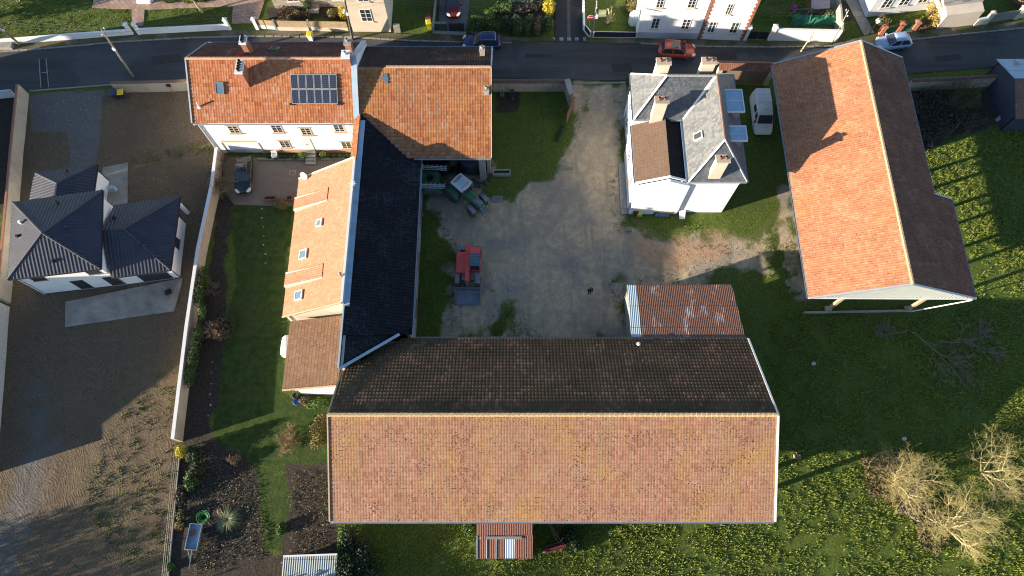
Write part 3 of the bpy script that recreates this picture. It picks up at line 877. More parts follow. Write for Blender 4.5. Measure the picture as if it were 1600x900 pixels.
# ================================================================== 1  long front barn
EZ, RZ, NZE = 4.5, 8.3, 4.1
fy = at(860, 815, EZ).y; ry = at(860, 648, RZ).y; by = at(860, 529, NZE).y
xl, xr = -15.2, 21.95
barn = thing('barn', 'long open-sided barn in front, mossy pink tiles on its near slope and black moss behind', 'barn', (3.4, 10, 0))
slope('roof_slope', [(xl,fy,EZ),(xr,fy,EZ),(xr,ry,RZ),(xl,ry,RZ)], M['tile_barn'], barn, .24, .36, .006, .03, label='sunlit pinkish slope with yellow lichen')
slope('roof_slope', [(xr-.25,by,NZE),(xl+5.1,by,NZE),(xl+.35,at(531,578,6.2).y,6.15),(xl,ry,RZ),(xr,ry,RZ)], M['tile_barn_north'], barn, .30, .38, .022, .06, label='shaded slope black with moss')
ridge((xl,ry,RZ+.03), (xr,ry,RZ+.03), pm('lichen covered ridge tiles', (.58,.42,.22), .9, .3, 5), barn, .17, .42)
gutter((xl,fy-.09,EZ-.06), (xr,fy-.09,EZ-.06), barn)
gutter((xr-.3,by+.09,NZE-.05), (xl+6.3,by+.09,NZE-.05), barn)
strip3((xr+.04,fy,EZ+.06), (xr+.04,ry,RZ+.06), .16, .1, M['zinc_white'], barn, 'verge_trim')
strip3((xr+.04,ry,RZ+.06), (xr-.20,by,NZE+.06), .16, .1, M['zinc_white'], barn, 'verge_trim')
strip3((xl-.04,fy,EZ+.06), (xl-.04,ry,RZ+.06), .12, .1, M['wood_tan'], barn, 'verge_trim')
strip3((xl-.04,ry,RZ+.06), (xl+.32,at(531,578,6.2).y,6.2), .12, .1, M['wood_tan'], barn, 'verge_trim')
m = MB()
gable_wall(m, 0, 1, 0, 0, 0, 0, 1, .1) if False else None
m.hull_quad([(xl+.3,ry+6.6,0),(xl+.3,fy+.5,0),(xl+.3,fy+.5,EZ-.1),(xl+.3,ry,RZ-.2),(xl+.3,ry+6.4,NZE+.4)], .3)
m.build('gable_wall', M['stonewall'], barn)
m = MB()
m.hull_quad([(xr-.4,by-.3,0),(xr-.4,by-.3,NZE-.1),(xr-.4,ry,RZ-.2),(xr-.4,ry,0)], .25)
m.hull_quad([(xr-.4,ry-.01,RZ-.25),(xr-.4,ry-.01,EZ+.2),(xr-.4,fy+.9,EZ+.2),], .06)
m.build('gable_wall', M['stonewall'], barn)
m = MB(); m.bar((xl+.5,by-.35), (xr-.5,by-.35), .3, 0, NZE-.15); m.build('back_wall', M['stonewall'], barn)
m = MB(); m.bar((xl+.3,fy+.35), (-4.2,fy+.35), .25, 0, EZ-.3); m.build('front_wall', M['stonewall'], barn)
for x in (.8, 5.8, 10.9, 16.0):
    m = MB(); m.box(x-.17, x+.17, fy+.25, fy+.59, 0, EZ-.12); m.build('post', M['wood'], barn)
m = MB(); m.box(xl+.4, xr-.3, fy+.3, fy+.55, EZ-.26, EZ-.11); m.build('eave_beam', M['wood'], barn)
m = MB(); m.lathe([(.12,0),(.12,.28),(.2,.30),(.17,.38),(0,.42)], 8, Matrix.Translation(at(997,539,4.25))); m.build('vent', M['zinc_white'], barn)

# ================================================================== 2  dark tiled long building
kz, ke = 7.0, 4.7
lx, ex = -15.05, -9.15
vy = at(531, 580, 6.3).y
byre = thing('outbuilding', 'long dark building with a black tile roof falling to the gravel yard', 'building', (-12, 28, 0))
slope('roof_slope', [(ex,17.4,ke),(ex,41.5,ke),(lx,41.5,kz),(lx,vy,kz)], M['tile_black'], byre, .30, .36, .03, .04) if False else None
q = [(ex,18.15,ke),(ex,41.2,ke),(lx,41.2,kz),(lx,vy,kz),(-10.3,18.0,ke+.5)]
sl_ = (kz-ke)/(ex-lx)
q = [(x,y,ke+(ex-x)*sl_) for x,y,z in q]
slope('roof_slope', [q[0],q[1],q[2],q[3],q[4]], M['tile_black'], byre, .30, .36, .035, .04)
gutter((ex+.1,18.1,ke-.05), (ex+.1,36.5,ke-.05), byre)
strip3((q[3][0]+.1,q[3][1],q[3][2]+.10), (q[4][0]+.1,q[4][1],q[4][2]+.12), .26, .05, M['zinc_blue'], byre, 'valley_flashing')
strip3((lx+.28,20.1,kz+.02), (lx+.28,39.5,kz+.02), .5, .05, M['zinc_blue'], byre, 'ridge_flashing')
strip3((lx+.05,20.1,kz+.12), (lx+.05,vy+.1,kz+.12), .14, .1, M['zinc_blue'], byre, 'ridge_flashing')
slope('ridge_row', [(lx-.62,40.2,6.78),(lx-.62,34.97,6.78),(lx+.02,34.97,kz+.14),(lx+.02,40.2,kz+.14)], M['tile_orange_barn'], byre, thick=.1)
m = MB(); m.bar((ex-.45,18.3), (ex-.45,36.6), .3, 0, ke-.1); m.build('yard_wall', M['stonewall'], byre)
m = MB(); m.bar((lx+.2,vy+.3), (lx+.2,40), .3, 0, kz-.2); m.build('rear_wall', M['cream'], byre)
for yy in (22, 27, 32):
    m = MB(); m.box(ex-.32, ex-.26, yy-1.0, yy+1.0, .05, 2.6); m.build('door', M['wood'], byre)
downpipe(byre, [(ex+.1,32.5,ke-.1),(ex-.2,32.5,ke-.5),(ex-.2,32.5,.1)])

# ================================================================== 3  pale orange lean-to with roof windows
lz, lt = 3.35, 7.55
y0, y1 = 20.25, 34.95
w_, e_ = -21.65, -15.12
lean = thing('annex_house', 'low annex with a pale orange tile roof, three roof windows and two raised dormer strips', 'building', (-18.3, 27.5, 0))
slope('roof_slope', [(w_,y1,lz),(w_,y0,lz),(e_,y0,lt),(e_,y1,lt)], M['tile_pale'], lean, .22, .30, .006, .02)
strip3((e_+.03,y0,lt+.08), (e_+.03,y1,lt+.08), .2, .16, M['zinc_white'], lean, 'ridge_trim')
strip3((w_,y1+.03,lz+.06), (e_,y1+.03,lt+.06), .16, .12, M['cream'], lean, 'verge_trim')
strip3((w_,y0-.03,lz+.05), (e_,y0-.03,lt+.05), .12, .12, M['wood_tan'], lean, 'verge_trim')
m = MB()
for yy in (y0+.25, y1-.25):
    m.hull_quad([(w_+.35,yy,0),(e_,yy,0),(e_,yy,lt-.15),(w_+.35,yy,lz)], .25)
m.bar((w_+.35,y0+.15), (w_+.35,y1-.15), .25, 0, lz-.02)
m.build('wall', M['cream'], lean)
m = MB(); m.bar((e_+.03,y0), (e_+.03,y1), .16, 6.4, lt-.02); m.build('upper_wall', M['zinc_blue'], lean)
sx = Vector((e_-w_, 0, lt-lz)).normalized(); sn = Vector((-(lt-lz), 0, e_-w_)).normalized()
def onlean(px_, py_):
    lo, hi = 3.0, 8.0
    for _ in range(30):
        z = (lo+hi)/2; p = at(px_, py_, z)
        zr = lz+(p.x-w_)/(e_-w_)*(lt-lz)
        if z < zr: lo = z
        else: hi = z
    return at(px_, py_, z)
for (a, c, wd, ht) in ((500,349,.75,.75),(475,398,.95,1.0),(468,462,.95,1.0)):
    skylight(lean, onlean(a,c)+sn*.05, (0,1,0), sx, sn, wd, ht, fr=M['frame'])
# two low dormers: lower-pitch strips raised over the eave
for (pa, pb, pc, pd) in (((463,308),(513,297),(461,327),(511,314)), ((453,424),(505,415),(449,446),(503,434))):
    A, B_, C_, D_ = onlean(*pa), onlean(*pb), onlean(*pc), onlean(*pd)
    ya = (A.y+B_.y)/2; yc = (C_.y+D_.y)/2
    xi = (B_.x+D_.x)/2; zi = lz+(xi-w_)/(e_-w_)*(lt-lz)
    ze_ = lz+.42
    dm = slope('dormer_roof', [(w_-.02,ya,ze_),(w_-.02,yc,ze_),(xi,yc,zi+.06),(xi,ya,zi+.06)], M['tile_pale'], lean, .22, .30, .03, .035, thick=.08)
    for yy in (ya, yc):
        m = MB(); m.hull_quad([(w_-.02,yy-.06,lz),(xi,yy-.06,zi-.05),(xi,yy-.06,zi+.07),(w_-.02,yy-.06,ze_+.08)], -.12)
        m.build('dormer_cheek', M['cream'], lean)
m = MB(); m.bar((w_+.02,ya), (w_+.02,yc), .05, lz, lz+.3); m.build('dormer_front', M['cream'], lean)
p = onlean(534, 432)
m = MB(); m.tube(p-Vector((0,0,.2)), p+Vector((0,0,.75)), .11, .11, 8); m.tube(p+Vector((0,0,.75)), p+Vector((0,0,.95)), .17, .02, 8)
m.build('flue', M['steel'], lean)
m = MB(); p = onlean(551,297); m.tube(p, p+Vector((.2,0,1.6)), .03, .02, 5)
for k in range(5): m.tube(p+Vector((.05+.1*k,-.35+.03*k,1.3)), p+Vector((.05+.1*k,.35-.03*k,1.3)), .015, .015, 4)
m.tube(p+Vector((-.05,0,1.3)), p+Vector((.6,0,1.3)), .02, .02, 4)
m.build('aerial', M['zinc_white'], lean)
p = at(475.5, 274, 4.3)
dish = MB(); 
Md = Matrix.Translation(p) @ Euler((R(62), 0, R(-20))).to_matrix().to_4x4()
dish.lathe([(0,0),(.18,.02),(.32,.07),(.42,.13),(.40,.15),(.30,.10),(.15,.05),(0,.035)], 20, Md)
dish.tube(p, (p.x+.25, p.y-.15, p.z-.5), .03, .03, 6)
dish.tube(Md @ Vector((0,-.3,.03)), Md @ Vector((0,0,.45)), .015, .015, 5)
dish.build('satellite_dish', M['zinc_white'], lean, smooth=False)

# ================================================================== 4  brown roofed annex
bz, bt = 2.8, 4.7
bn = thing('garden_annex', 'small annex with a brown flat-tile roof beside the long barn and a white end wall', 'building', (-18.5, 16.7, 0))
slope('roof_slope', [(-21.05,20.0,bz),(-21.05,13.45,bz),(-15.5,13.45,bt),(-15.5,20.0,bt)], M['tile_brown'], bn, .30, .36, .02, .035, FLAT)
ridge((-21.0,13.4,bz+.04), (-15.6,13.4,bt+.04), M['tile_brown'] and pm('brown verge tiles', (.36,.25,.16), .9, .2, 3), bn, .10, .34, 'verge_tiles')
m = MB(); m.hull_quad([(-19.9,13.75,0),(-15.7,13.75,0),(-15.7,13.75,bt-.2),(-19.9,13.75,bz+.2)], -.2); m.build('end_wall', M['white'], bn)
m = MB(); m.bar((-20.6,13.9), (-20.6,19.9), .2, 0, bz-.05); m.build('side_wall', M['cream'], bn)

# ================================================================== 5  main house with solar panels
HX0, HX1, HY0, HY1 = -31.65, -15.6, 40.05, 49.1
he, hr, hry = 6.35, 9.75, 44.75
main = thing('house', 'white two-storey house with a bright orange tile roof carrying twelve solar panels', 'house', (-23.6, 44.5, 0))
slope('roof_slope', [(HX0-.25,HY0+.35-.9+.1,he),(HX1+.2,HY0+.35-.9+.1,he),(HX1+.2,hry,hr),(HX0-.25,hry,hr)], M['tile_orange'], main, label='sunlit orange slope')
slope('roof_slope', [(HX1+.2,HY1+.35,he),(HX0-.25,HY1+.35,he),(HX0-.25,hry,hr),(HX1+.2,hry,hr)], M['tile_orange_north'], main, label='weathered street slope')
fe = HY0-.45
ridge((HX0-.2,hry,hr+.04), (HX1-.1,hry,hr+.04), pm('pale ridge tiles', (.60,.34,.22), .85, .25, 3), main, .15, .42)
gutter((HX0-.25,fe-.09,he-.05), (HX1,fe-.09,he-.05), main)
gutter((HX1,HY1+.44,he-.05), (HX0-.25,HY1+.44,he-.05), main)
for a, c in (((HX0-.29,fe,he+.05),(HX0-.29,hry,hr+.05)), ((HX0-.29,hry,hr+.05),(HX0-.29,HY1+.35,he+.05))):
    strip3(a, c, .14, .16, M['zinc'], main, 'verge_trim')
m = MB()
m.box(HX0, HX1, HY0, HY0+.35, .75, he-.08)
m.hull_quad([(HX0,HY0+.35,0),(HX0,HY1,0),(HX0,HY1,he-.1),(HX0,hry,hr-.18),(HX0,HY0+.35,he-.1)], -.3)
m.box(HX0+.3, HX1, HY1-.3, HY1, 0, he-.1)
m.build('wall', M['white'], main)
m = MB()
m.hull_quad([(HX1,HY0-.4,0),(HX1,HY1+.3,0),(HX1,HY1+.3,he+.25),(HX1,hry,hr+.35),(HX1,HY0-.4,he+.25)], -.32)
pw = m.build('parapet_wall', M['white'], main)
m = MB()
for a, c in (((HX1+.16,fe,he+.32),(HX1+.16,hry,hr+.42)), ((HX1+.16,hry,hr+.42),(HX1+.16,HY1+.35,he+.32))):
    d = Vector(c)-Vector(a)
    s = Vector((1,0,0)); t = Vector((0,-d.z,d.y)).normalized()
    q = []
    for p in (Vector(a), Vector(c)):
        q += [p-s*.28-t*.04, p+s*.28-t*.04, p+s*.28+t*.04, p-s*.28+t*.04]
    m.add(q, [(0,1,2,3),(7,6,5,4),(0,4,5,1),(1,5,6,2),(2,6,7,3),(3,7,4,0)])
m.build('coping', M['zinc_blue'], pw)
m = MB(); m.box(HX0+4.7, HX1-.6, HY0-.03, HY0+.3, 0, .748); m.build('plinth', M['pink'], main)
m = MB(); m.box(HX0, HX0+.9, HY0-.02, HY0+.3, 0, .748); m.build('plinth', M['white'], main)
WY = HY0-.004
def wpos(a, c): p = on_y(a, c, WY); return p
for (a, c) in ((361,207.5),(428,206.5),(473,210.5),(524,205.5),(440.5,230),(536,231.5)):
    p = wpos(a, c)
    window(main, (p.x,WY,p.z), (1,0,0), (0,-1,0), 1.05, 1.3, M['cream'], M['glass'], 2, 3, M['pink'], M['pink'])
# garage door, front door with steps
p0 = wpos(360, 219); p1 = wpos(408, 241)
m = MB(); m.box(HX0+.9, HX0+4.65, HY0+.06, HY0+.12, .02, 2.1); gd = m.build('garage_door', pm('pale garage door', (.62,.68,.72), .5, .05), main)
m = MB(); m.box(HX0+.78, HX0+.9, HY0-.06, HY0+.2, 0, 2.1); m.box(HX0+4.65, HX0+4.77, HY0-.06, HY0+.2, 0, 2.1); m.box(HX0+.9, HX0+4.65, HY0-.02, HY0+.05, 2.1, 2.28); m.build('garage_frame', M['cream'], gd)
m = MB(); m.box(HX0+1.0, HX0+4.6, HY0-.05, HY0-.008, 2.36, 2.5); m.build('garage_sign_board', M['pink'], main)
dx = wpos(488, 240).x
m = MB(); m.box(dx-.5, dx+.5, HY0-.04, HY0-.006, .78, 2.9); dr = m.build('door', M['frame'], main)
m = MB(); m.box(dx-.12, dx-.06, HY0-.09, HY0-.042, 1.7, 1.85); m.build('handle', M['steel'], dr)
m = MB()
for k in range(4): m.box(dx-.55, dx+.55, HY0-1.45+.33*k, HY0-.04, .0 if k == 0 else .19*k+.001, .19*(k+1))
m.build('steps', M['concrete'], main)
# chimneys
def onfront(px_, py_):
    lo, hi = 5.0, 12.0
    for _ in range(40):
        z = (lo+hi)/2; p = at(px_, py_, z)
        zr = he+(p.y-fe)/(hry-fe)*(hr-he)
        if z < zr: lo = z
        else: hi = z
    return at(px_, py_, z)
sv = Vector((0, hry-fe, hr-he)).normalized(); snn = Vector((0, -(hr-he), hry-fe)).normalized()
p = onfront(386, 137)
ch = chimney(main, p.x, p.y+.68, 6.8, 10.45, .58, 1.35, M['brick'], M['zinc_white'], 4, M['black_metal'], .10, 'y')
m = MB(); m.box(p.x-.36, p.x+.36, p.y-.14, p.y+1.86, 7.0, p.z+.42) if False else None
p = at(387, 80, 9.0)
chimney(main, p.x, p.y+.2, 7.4, 10.3, .55, .85, M['brick'], M['zinc_white'], 3, M['black_metal'], .08, 'y')
p = onfront(548, 112)
chimney(main, p.x-.15, p.y+.6, 8.0, 10.8, .7, .8, M['brick'], M['zinc_white'], 1, M['zinc_blue'], .08)
p = at(548, 80, 9.2)
chimney(main, p.x-.05, p.y+.1, 7.6, 10.4, .6, .7, M['brick'], M['concrete'], 1, M['concrete'], .06)
skylight(main, onfront(344,138)+snn*.06, (1,0,0), sv, snn, .85, 1.15, fr=M['frame_grey'])
p = at(430, 78, 8.2)
svn = Vector((0, -(HY1+.35-hry), hr-he)).normalized(); sN = Vector((0, hr-he, HY1+.35-hry)).normalized()
def onback(px_, py_):
    lo, hi = 5.0, 12.0
    for _ in range(40):
        z = (lo+hi)/2; p = at(px_, py_, z)
        zr = hr-(p.y-hry)/(HY1+.35-hry)*(hr-he)
        if z < zr: lo = z
        else: hi = z
    return at(px_, py_, z)
skylight(main, onback(429,78)+sN*.06, (1,0,0), svn, sN, .9, 1.1, gl=M['glass'], fr=M['frame_grey'])
p = onfront(312, 167)
m = MB(); m.tube(p-Vector((0,0,.2)), p+Vector((0,0,.7)), .08, .08, 8); m.tube(p-Vector((.0,0,.02)), p+Vector((0,0,.08)), .25, .12, 8); m.build('vent_pipe', M['zinc_white'], main)
downpipe(main, [(HX0-.15,fe-.1,he-.12),(HX0-.08,HY0-.08,he-.7),(HX0-.08,HY0-.08,.05)], .06, M['zinc_white'])
downpipe(main, [(HX1-.9,fe-.1,he-.12),(HX1-.9,HY0-.08,he-.7),(HX1-.9,HY0-.08,1.0)], .05, M['zinc'])
# solar array: twelve panels in two rows of six
A = onfront(454,116)+snn*.17; Bq = onfront(526.5,114.5)+snn*.17; Cq = onfront(455,162.5)+snn*.17
wu = (Bq.x-A.x)/6; hv = (A-Cq).length/2
lowest = Vector((A.x, Cq.y, Cq.z))
for r_ in range(2):
    for c_ in range(6):
        o = lowest+Vector((1,0,0))*wu*c_+sv*hv*r_
        def blk(m, a0, a1, b0, b1, n0, n1):
            q = [o+Vector((1,0,0))*a+sv*b_+snn*k for k in (n0, n1) for (a, b_) in ((a0,b0),(a1,b0),(a1,b1),(a0,b1))]
            m.add(q, [(0,1,2,3),(7,6,5,4),(0,4,5,1),(1,5,6,2),(2,6,7,3),(3,7,4,0)])
        m = MB(); g_ = .02
        blk(m,g_,wu-g_,g_,.07,-.03,.03); blk(m,g_,wu-g_,hv-.07,hv-g_,-.03,.03); blk(m,g_,.06,.07,hv-.07,-.03,.03); blk(m,wu-.06,wu-g_,.07,hv-.07,-.03,.03)
        f = m.build('solar_panel', pm('panel frame', (.36,.37,.39), .4, .05, metal=.3) if r_+c_ == 0 else bpy.data.materials['panel frame'], main)
        if r_+c_ == 0:
            g = G('solar cells'); P = g.geo()
            br = g.n('ShaderNodeTexBrick', {'Vector': P, 'Color1': (.016,.024,.050,1), 'Color2': (.022,.032,.062,1), 'Mortar': (.07,.08,.10,1), 'Scale': 1, 'Mortar Size': .012, 'Brick Width': .17, 'Row Height': .15}, offset=0.0)
            M['cells'] = g.done(br.outputs[0], .15, spec=.6)
        m = MB(); blk(m,.05,wu-.05,.06,hv-.06,-.02,.018); m.build('cells', M['cells'], f)
m = MB()
for xx in (lowest.x-.25, lowest.x+6*wu-.15):
    o = Vector((xx, lowest.y, lowest.z)); m.box(o.x, o.x+.4, o.y-.05, o.y+.1, o.z-.15, o.z+.02)
m.build('panel_rail', M['black_metal'], main)

# ================================================================== 6  orange tiled open barn
ox0, ox1 = -15.25, -2.08
oe, orr, ory, oef, oeb, obz = 5.2, 8.85, 44.45, 36.3, 48.85, 6.4
ob = thing('open_barn', 'orange tiled barn joined to the white house, open towards the gravel yard', 'barn', (-8.7, 42.5, 0))
slope('roof_slope', [(ox0,oef,oe),(ox1,oef,oe),(ox1,ory,orr),(ox0,ory,orr)], M['tile_orange_barn'], ob, PU, PV, .009, .045, label='orange yard slope')
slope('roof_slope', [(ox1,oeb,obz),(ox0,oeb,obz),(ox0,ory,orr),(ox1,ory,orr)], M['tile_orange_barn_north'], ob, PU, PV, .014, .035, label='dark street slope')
ridge((ox0+2.8,ory,orr+.03), (ox1,ory,orr+.03), pm('cream ridge tiles', (.55,.36,.24), .9, .3, 4), ob, .14, .45)
gutter((ox0+5.5,oef-.09,oe-.05), (ox1,oef-.09,oe-.05), ob)
gutter((ox1,oeb+.09,obz-.05), (ox0,oeb+.09,obz-.05), ob)
strip3((ox1+.03,ory,orr+.04), (ox1+.03,oeb,obz+.04), .14, .14, M['zinc_blue'], ob, 'verge_trim')
strip3((ox1+.03,oef,oe+.04), (ox1+.03,ory,orr+.04), .06, .1, M['cream'], ob, 'verge_trim')
m = MB(); m.hull_quad([(ox1-.2,oef+1.2,0),(ox1-.2,oeb-.2,0),(ox1-.2,oeb-.2,obz-.1),(ox1-.2,ory,orr-.2),(ox1-.2,oef+1.2,oe+.3)], .35); m.build('gable_wall', M['stonewall'], ob)
m = MB(); m.box(ox0, ox1-.6, oeb-.55, oeb-.2, 0, obz-.2); m.build('street_wall', M['stonewall'], ob)
m = MB(); m.box(-3.4, -2.75, 36.75, 37.35, 0, oe-.12); m.build('pillar', M['concrete'], ob)
m = MB(); m.box(-9.6, -2.7, 36.85, 37.15, oe-.42, oe-.14); m.build('lintel_beam', M['wood'], ob)
p = at(761, 148, 7.6)
chimney(ob, p.x-.05, p.y+.15, 6.4, 8.3, .5, .6, M['concrete'], M['concrete'], 1, M['yellow'] and M['wood_tan'], .05)
p = at(753.5, 82, 7.8)
chimney(ob, p.x, p.y, 6.6, 8.3, .5, .5, M['stonewall'], M['concrete'], 1, M['concrete'], .05)
def onob(px_, py_):
    lo, hi = 4.0, 12.0
    for _ in range(40):
        z = (lo+hi)/2; p = at(px_, py_, z)
        zr = oe+(p.y-oef)/(ory-oef)*(orr-oe)
        if z < zr: lo = z
        else: hi = z
    return at(px_, py_, z)
so_ = Vector((0, ory-oef, orr-oe)).normalized(); no_ = Vector((0, -(orr-oe), ory-oef)).normalized()
def onplate(m, c, u, v, n, wd, ht, t):
    c = Vector(c)
    q = [c+u*a+v*b_+n*k for k in (0, t) for (a, b_) in ((-wd/2,-ht/2),(wd/2,-ht/2),(wd/2,ht/2),(-wd/2,ht/2))]
    m.add(q, [(0,1,2,3),(7,6,5,4),(0,4,5,1),(1,5,6,2),(2,6,7,3),(3,7,4,0)])
m = MB()
for (a, c, wd, ht) in ((603,118,.36,.36),(601.5,123,.7,.36),(604,128,.36,.36)):
    onplate(m, onob(a,c)+no_*.07, Vector((1,0,0)), so_, no_, wd, ht, .03)
m.build('glass_tiles', M['glass_blue'], ob)
# ================================================================== 7  white slate-roofed house
vill = thing('house', 'white house with hipped blue-grey slate roofs, four tall chimneys and a lower tan roofed wing', 'house', (17, 39, 0))
ez, rz2 = 7.0, 10.3
vx0, vx1, vy0, vy1 = 12.05, 22.45, 32.65, 45.05
wx = 16.9                     # west eave of the long wing
rx = (wx+vx1)/2
SL = M['slate']; SLP = dict(pu=.22, pv=.26, rib=0, step=.02, prof=FLAT, thick=.12)
ry0, ry1 = vy0+2.55, vy1-2.6
slope('roof_slope', [(wx,vy1-2.7,ez),(wx,vy0,ez),(rx,ry0,rz2),(rx,ry1,rz2)], M['slate_pale'], vill, label='pale slope of the long wing', **SLP)
slope('roof_slope', [(vx1,vy0,ez),(vx1,vy1,ez),(rx,ry1,rz2),(rx,ry0,rz2)], SL, vill, **SLP)
slope('roof_slope', [(wx,vy0,ez),(vx1,vy0,ez),(rx,ry0,rz2)], SL, vill, **SLP)
slope('roof_slope', [(vx1,vy1,ez),(wx,vy1,ez),(rx,ry1,rz2)], SL, vill, **SLP)
nx0, ny0 = vx0, 39.6
nr = (ny0+vy1)/2
px0 = vx0+2.8
slope('roof_slope', [(vx0,vy1,ez),(vx0,ny0,ez),(px0,nr,rz2-.06)], M['slate_pale'], vill, label='pale hip', **SLP)
slope('roof_slope', [(vx0,ny0,ez),(wx+.3,ny0,ez),(rx,nr,rz2-.06),(px0,nr,rz2-.06)], SL, vill, **SLP)
slope('roof_slope', [(rx,vy1,ez),(vx0,vy1,ez),(px0,nr,rz2-.06),(rx,nr,rz2-.06)], SL, vill, **SLP)
up = Vector((0,0,.07))
for a, c, wd in (((wx,vy0,ez),(rx,ry0,rz2),.16),((vx1,vy0,ez),(rx,ry0,rz2),.14),((vx1,vy1,ez),(rx,ry1,rz2),.14),
             ((vx0,vy1,ez),(px0,nr,rz2),.16),((vx0,ny0,ez),(px0,nr,rz2),.18),((wx+.05,ny0,ez),(rx-.1,nr,rz2-.05),.24)):
    strip3(Vector(a)+up, Vector(c)+up, wd, .06, M['zinc_white'], vill, 'hip_flashing')
ridge((px0,nr,rz2), (rx,nr,rz2), pm('grey ridge tiles', (.35,.35,.34), .8, .2), vill, .11, .45)
ridge((rx,ry0,rz2+.02), (rx,ry1,rz2+.02), pm('rust brown ridge tiles', (.22,.14,.11), .8, .2), vill, .11, .4)
gutter((wx,vy0-.08,ez-.03), (vx1,vy0-.08,ez-.03), vill); gutter((vx1+.08,vy0,ez-.03), (vx1+.08,vy1,ez-.03), vill)
gutter((vx0-.08,vy1,ez-.03), (vx0-.08,ny0,ez-.03), vill); gutter((vx0,ny0-.08,ez-.03), (wx,ny0-.08,ez-.03), vill)
gutter((wx-.10,ny0-.1,ez-.03), (wx-.10,vy0,ez-.03), vill, M['zinc_blue'], .16)
m = MB()
m.box(wx+.35, vx1-.45, vy0+.25, vy1-.3, 0, ez-.1)
m.box(vx0+.3, wx+.3, ny0+.3, vy1-.32, 0, ez-.12)
m.build('wall', M['white'], vill)
m = MB()
m.box(wx+.33, vx1-.40, vy0+.17, vy0+.24, ez-.75, ez-.12)
m.build('cornice', M['white'], vill)
# tan roofed wing in front
ax0, ax1, ar, az0, azr = 12.0, 17.4, 15.15, 5.85, 7.15
ay0, ay1 = 33.15, 39.7
an = 'wing_roof'
slope(an, [(ax0,ay1,az0),(ax0,ay0,az0),(ar,ay0,azr),(ar,ay1,azr)], M['tile_tan'], vill, .25, .34, .02, .03, label='tan roof of the front wing')
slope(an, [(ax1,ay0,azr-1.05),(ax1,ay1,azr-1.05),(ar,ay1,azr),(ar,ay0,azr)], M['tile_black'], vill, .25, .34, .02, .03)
gutter((ax0-.08,ay1,az0-.03), (ax0-.08,ay0,az0-.03), vill)
strip3((ax0,ay0-.05,az0+.02), (ar,ay0-.05,azr+.03), .2, .14, M['white'], vill, 'verge_trim')
strip3((ar,ay0-.05,azr+.03), (ax1,ay0-.05,azr-1.0), .2, .14, M['white'], vill, 'verge_trim')
m = MB()
m.hull_quad([(ax0+.3,vy0+.32,0),(wx+.34,vy0+.32,0),(wx+.34,vy0+.32,az0+.25),(ar,vy0+.32,azr-.2),(ax0+.3,vy0+.32,az0-.1)], -.3)
m.bar((ax0+.3,vy0+.62), (ax0+.3,ny0+.3), .3, 0, az0-.08)
m.build('wing_wall', M['white'], vill)
m = MB(); m.box(ax0+.7, wx+.34, vy0+.24, vy0+.315, 4.75, 4.85); m.build('string_course', M['cream'], vill)
downpipe(vill, [(wx+.05,vy0+.1,ez-.1),(wx+.1,vy0+.2,5.6),(wx+.1,vy0+.2,.1)], .06)
downpipe(vill, [(ax0+2.6,vy0+.24,2.9),(ax0+2.6,vy0+.24,.05)], .08)
m = MB(); m.add([(wx+.6,vy0+.1,.05),(wx+1.2,vy0+.1,.05),(wx+1.2,vy0-.55,.0),(wx+.6,vy0-.55,.0),(wx+.6,vy0+.17,.6),(wx+1.2,vy0+.17,.6)], [(0,3,2,1),(0,1,5,4),(1,2,5),(0,4,3),(2,3,4,5)]); m.build('buttress', M['white'], vill)
for yy in (34.6, 37.4):
    window(vill, (ax0+.145,yy+1.0,2.2), (0,-1,0), (-1,0,0), 1.0, 1.6, M['frame'], M['glass'], 2, 2, M['concrete'])
window(vill, (vx0+.295,43.2,1.2), (0,-1,0), (-1,0,0), 1.0, 1.7, M['frame'], M['glass'], 2, 2, M['concrete'])
window(vill, (vx0+.295,43.2,4.3), (0,-1,0), (-1,0,0), 1.0, 1.6, M['frame'], M['glass'], 2, 2, M['concrete'])
# chimneys
for (a, c, zt, wx_, wy_, zb) in ((1037,97,10.95,1.25,.62,8.0),(1108,96,10.95,1.25,.62,8.0),(1034,157,9.95,1.15,.62,6.0),(1129.5,249,10.3,1.1,.62,7.0)):
    p = at(a, c, zt)
    chimney(vill, p.x, p.y, zb, zt, wx_, wy_, M['cream'], M['beige'], 2, M['terracotta'], .10)
m = MB(); p = at(1027,152,10.9); m.tube(p-Vector((0,0,.8)), p+Vector((0,0,1.1)), .025, .02, 5)
for k in range(6): m.tube(p+Vector((-.5+.2*k,-.3,1.0)), p+Vector((-.5+.2*k,.3,1.0)), .012, .012, 4)
m.tube(p+Vector((-.6,0,1.0)), p+Vector((.6,0,1.0)), .018, .018, 4); m.build('aerial', M['steel'], vill)
slw = Vector((rx-wx,0,rz2-ez)).normalized(); slwn = Vector((-(rz2-ez),0,rx-wx)).normalized()
zc = 8.3; p = at(1092,213,zc); zc = ez+(p.x-wx)/(rx-wx)*(rz2-ez); p = at(1092,213,zc)
skylight(vill, p+slwn*.05, (0,1,0), slw, slwn, .8, 1.0, gl=M['glass'], fr=M['frame'])
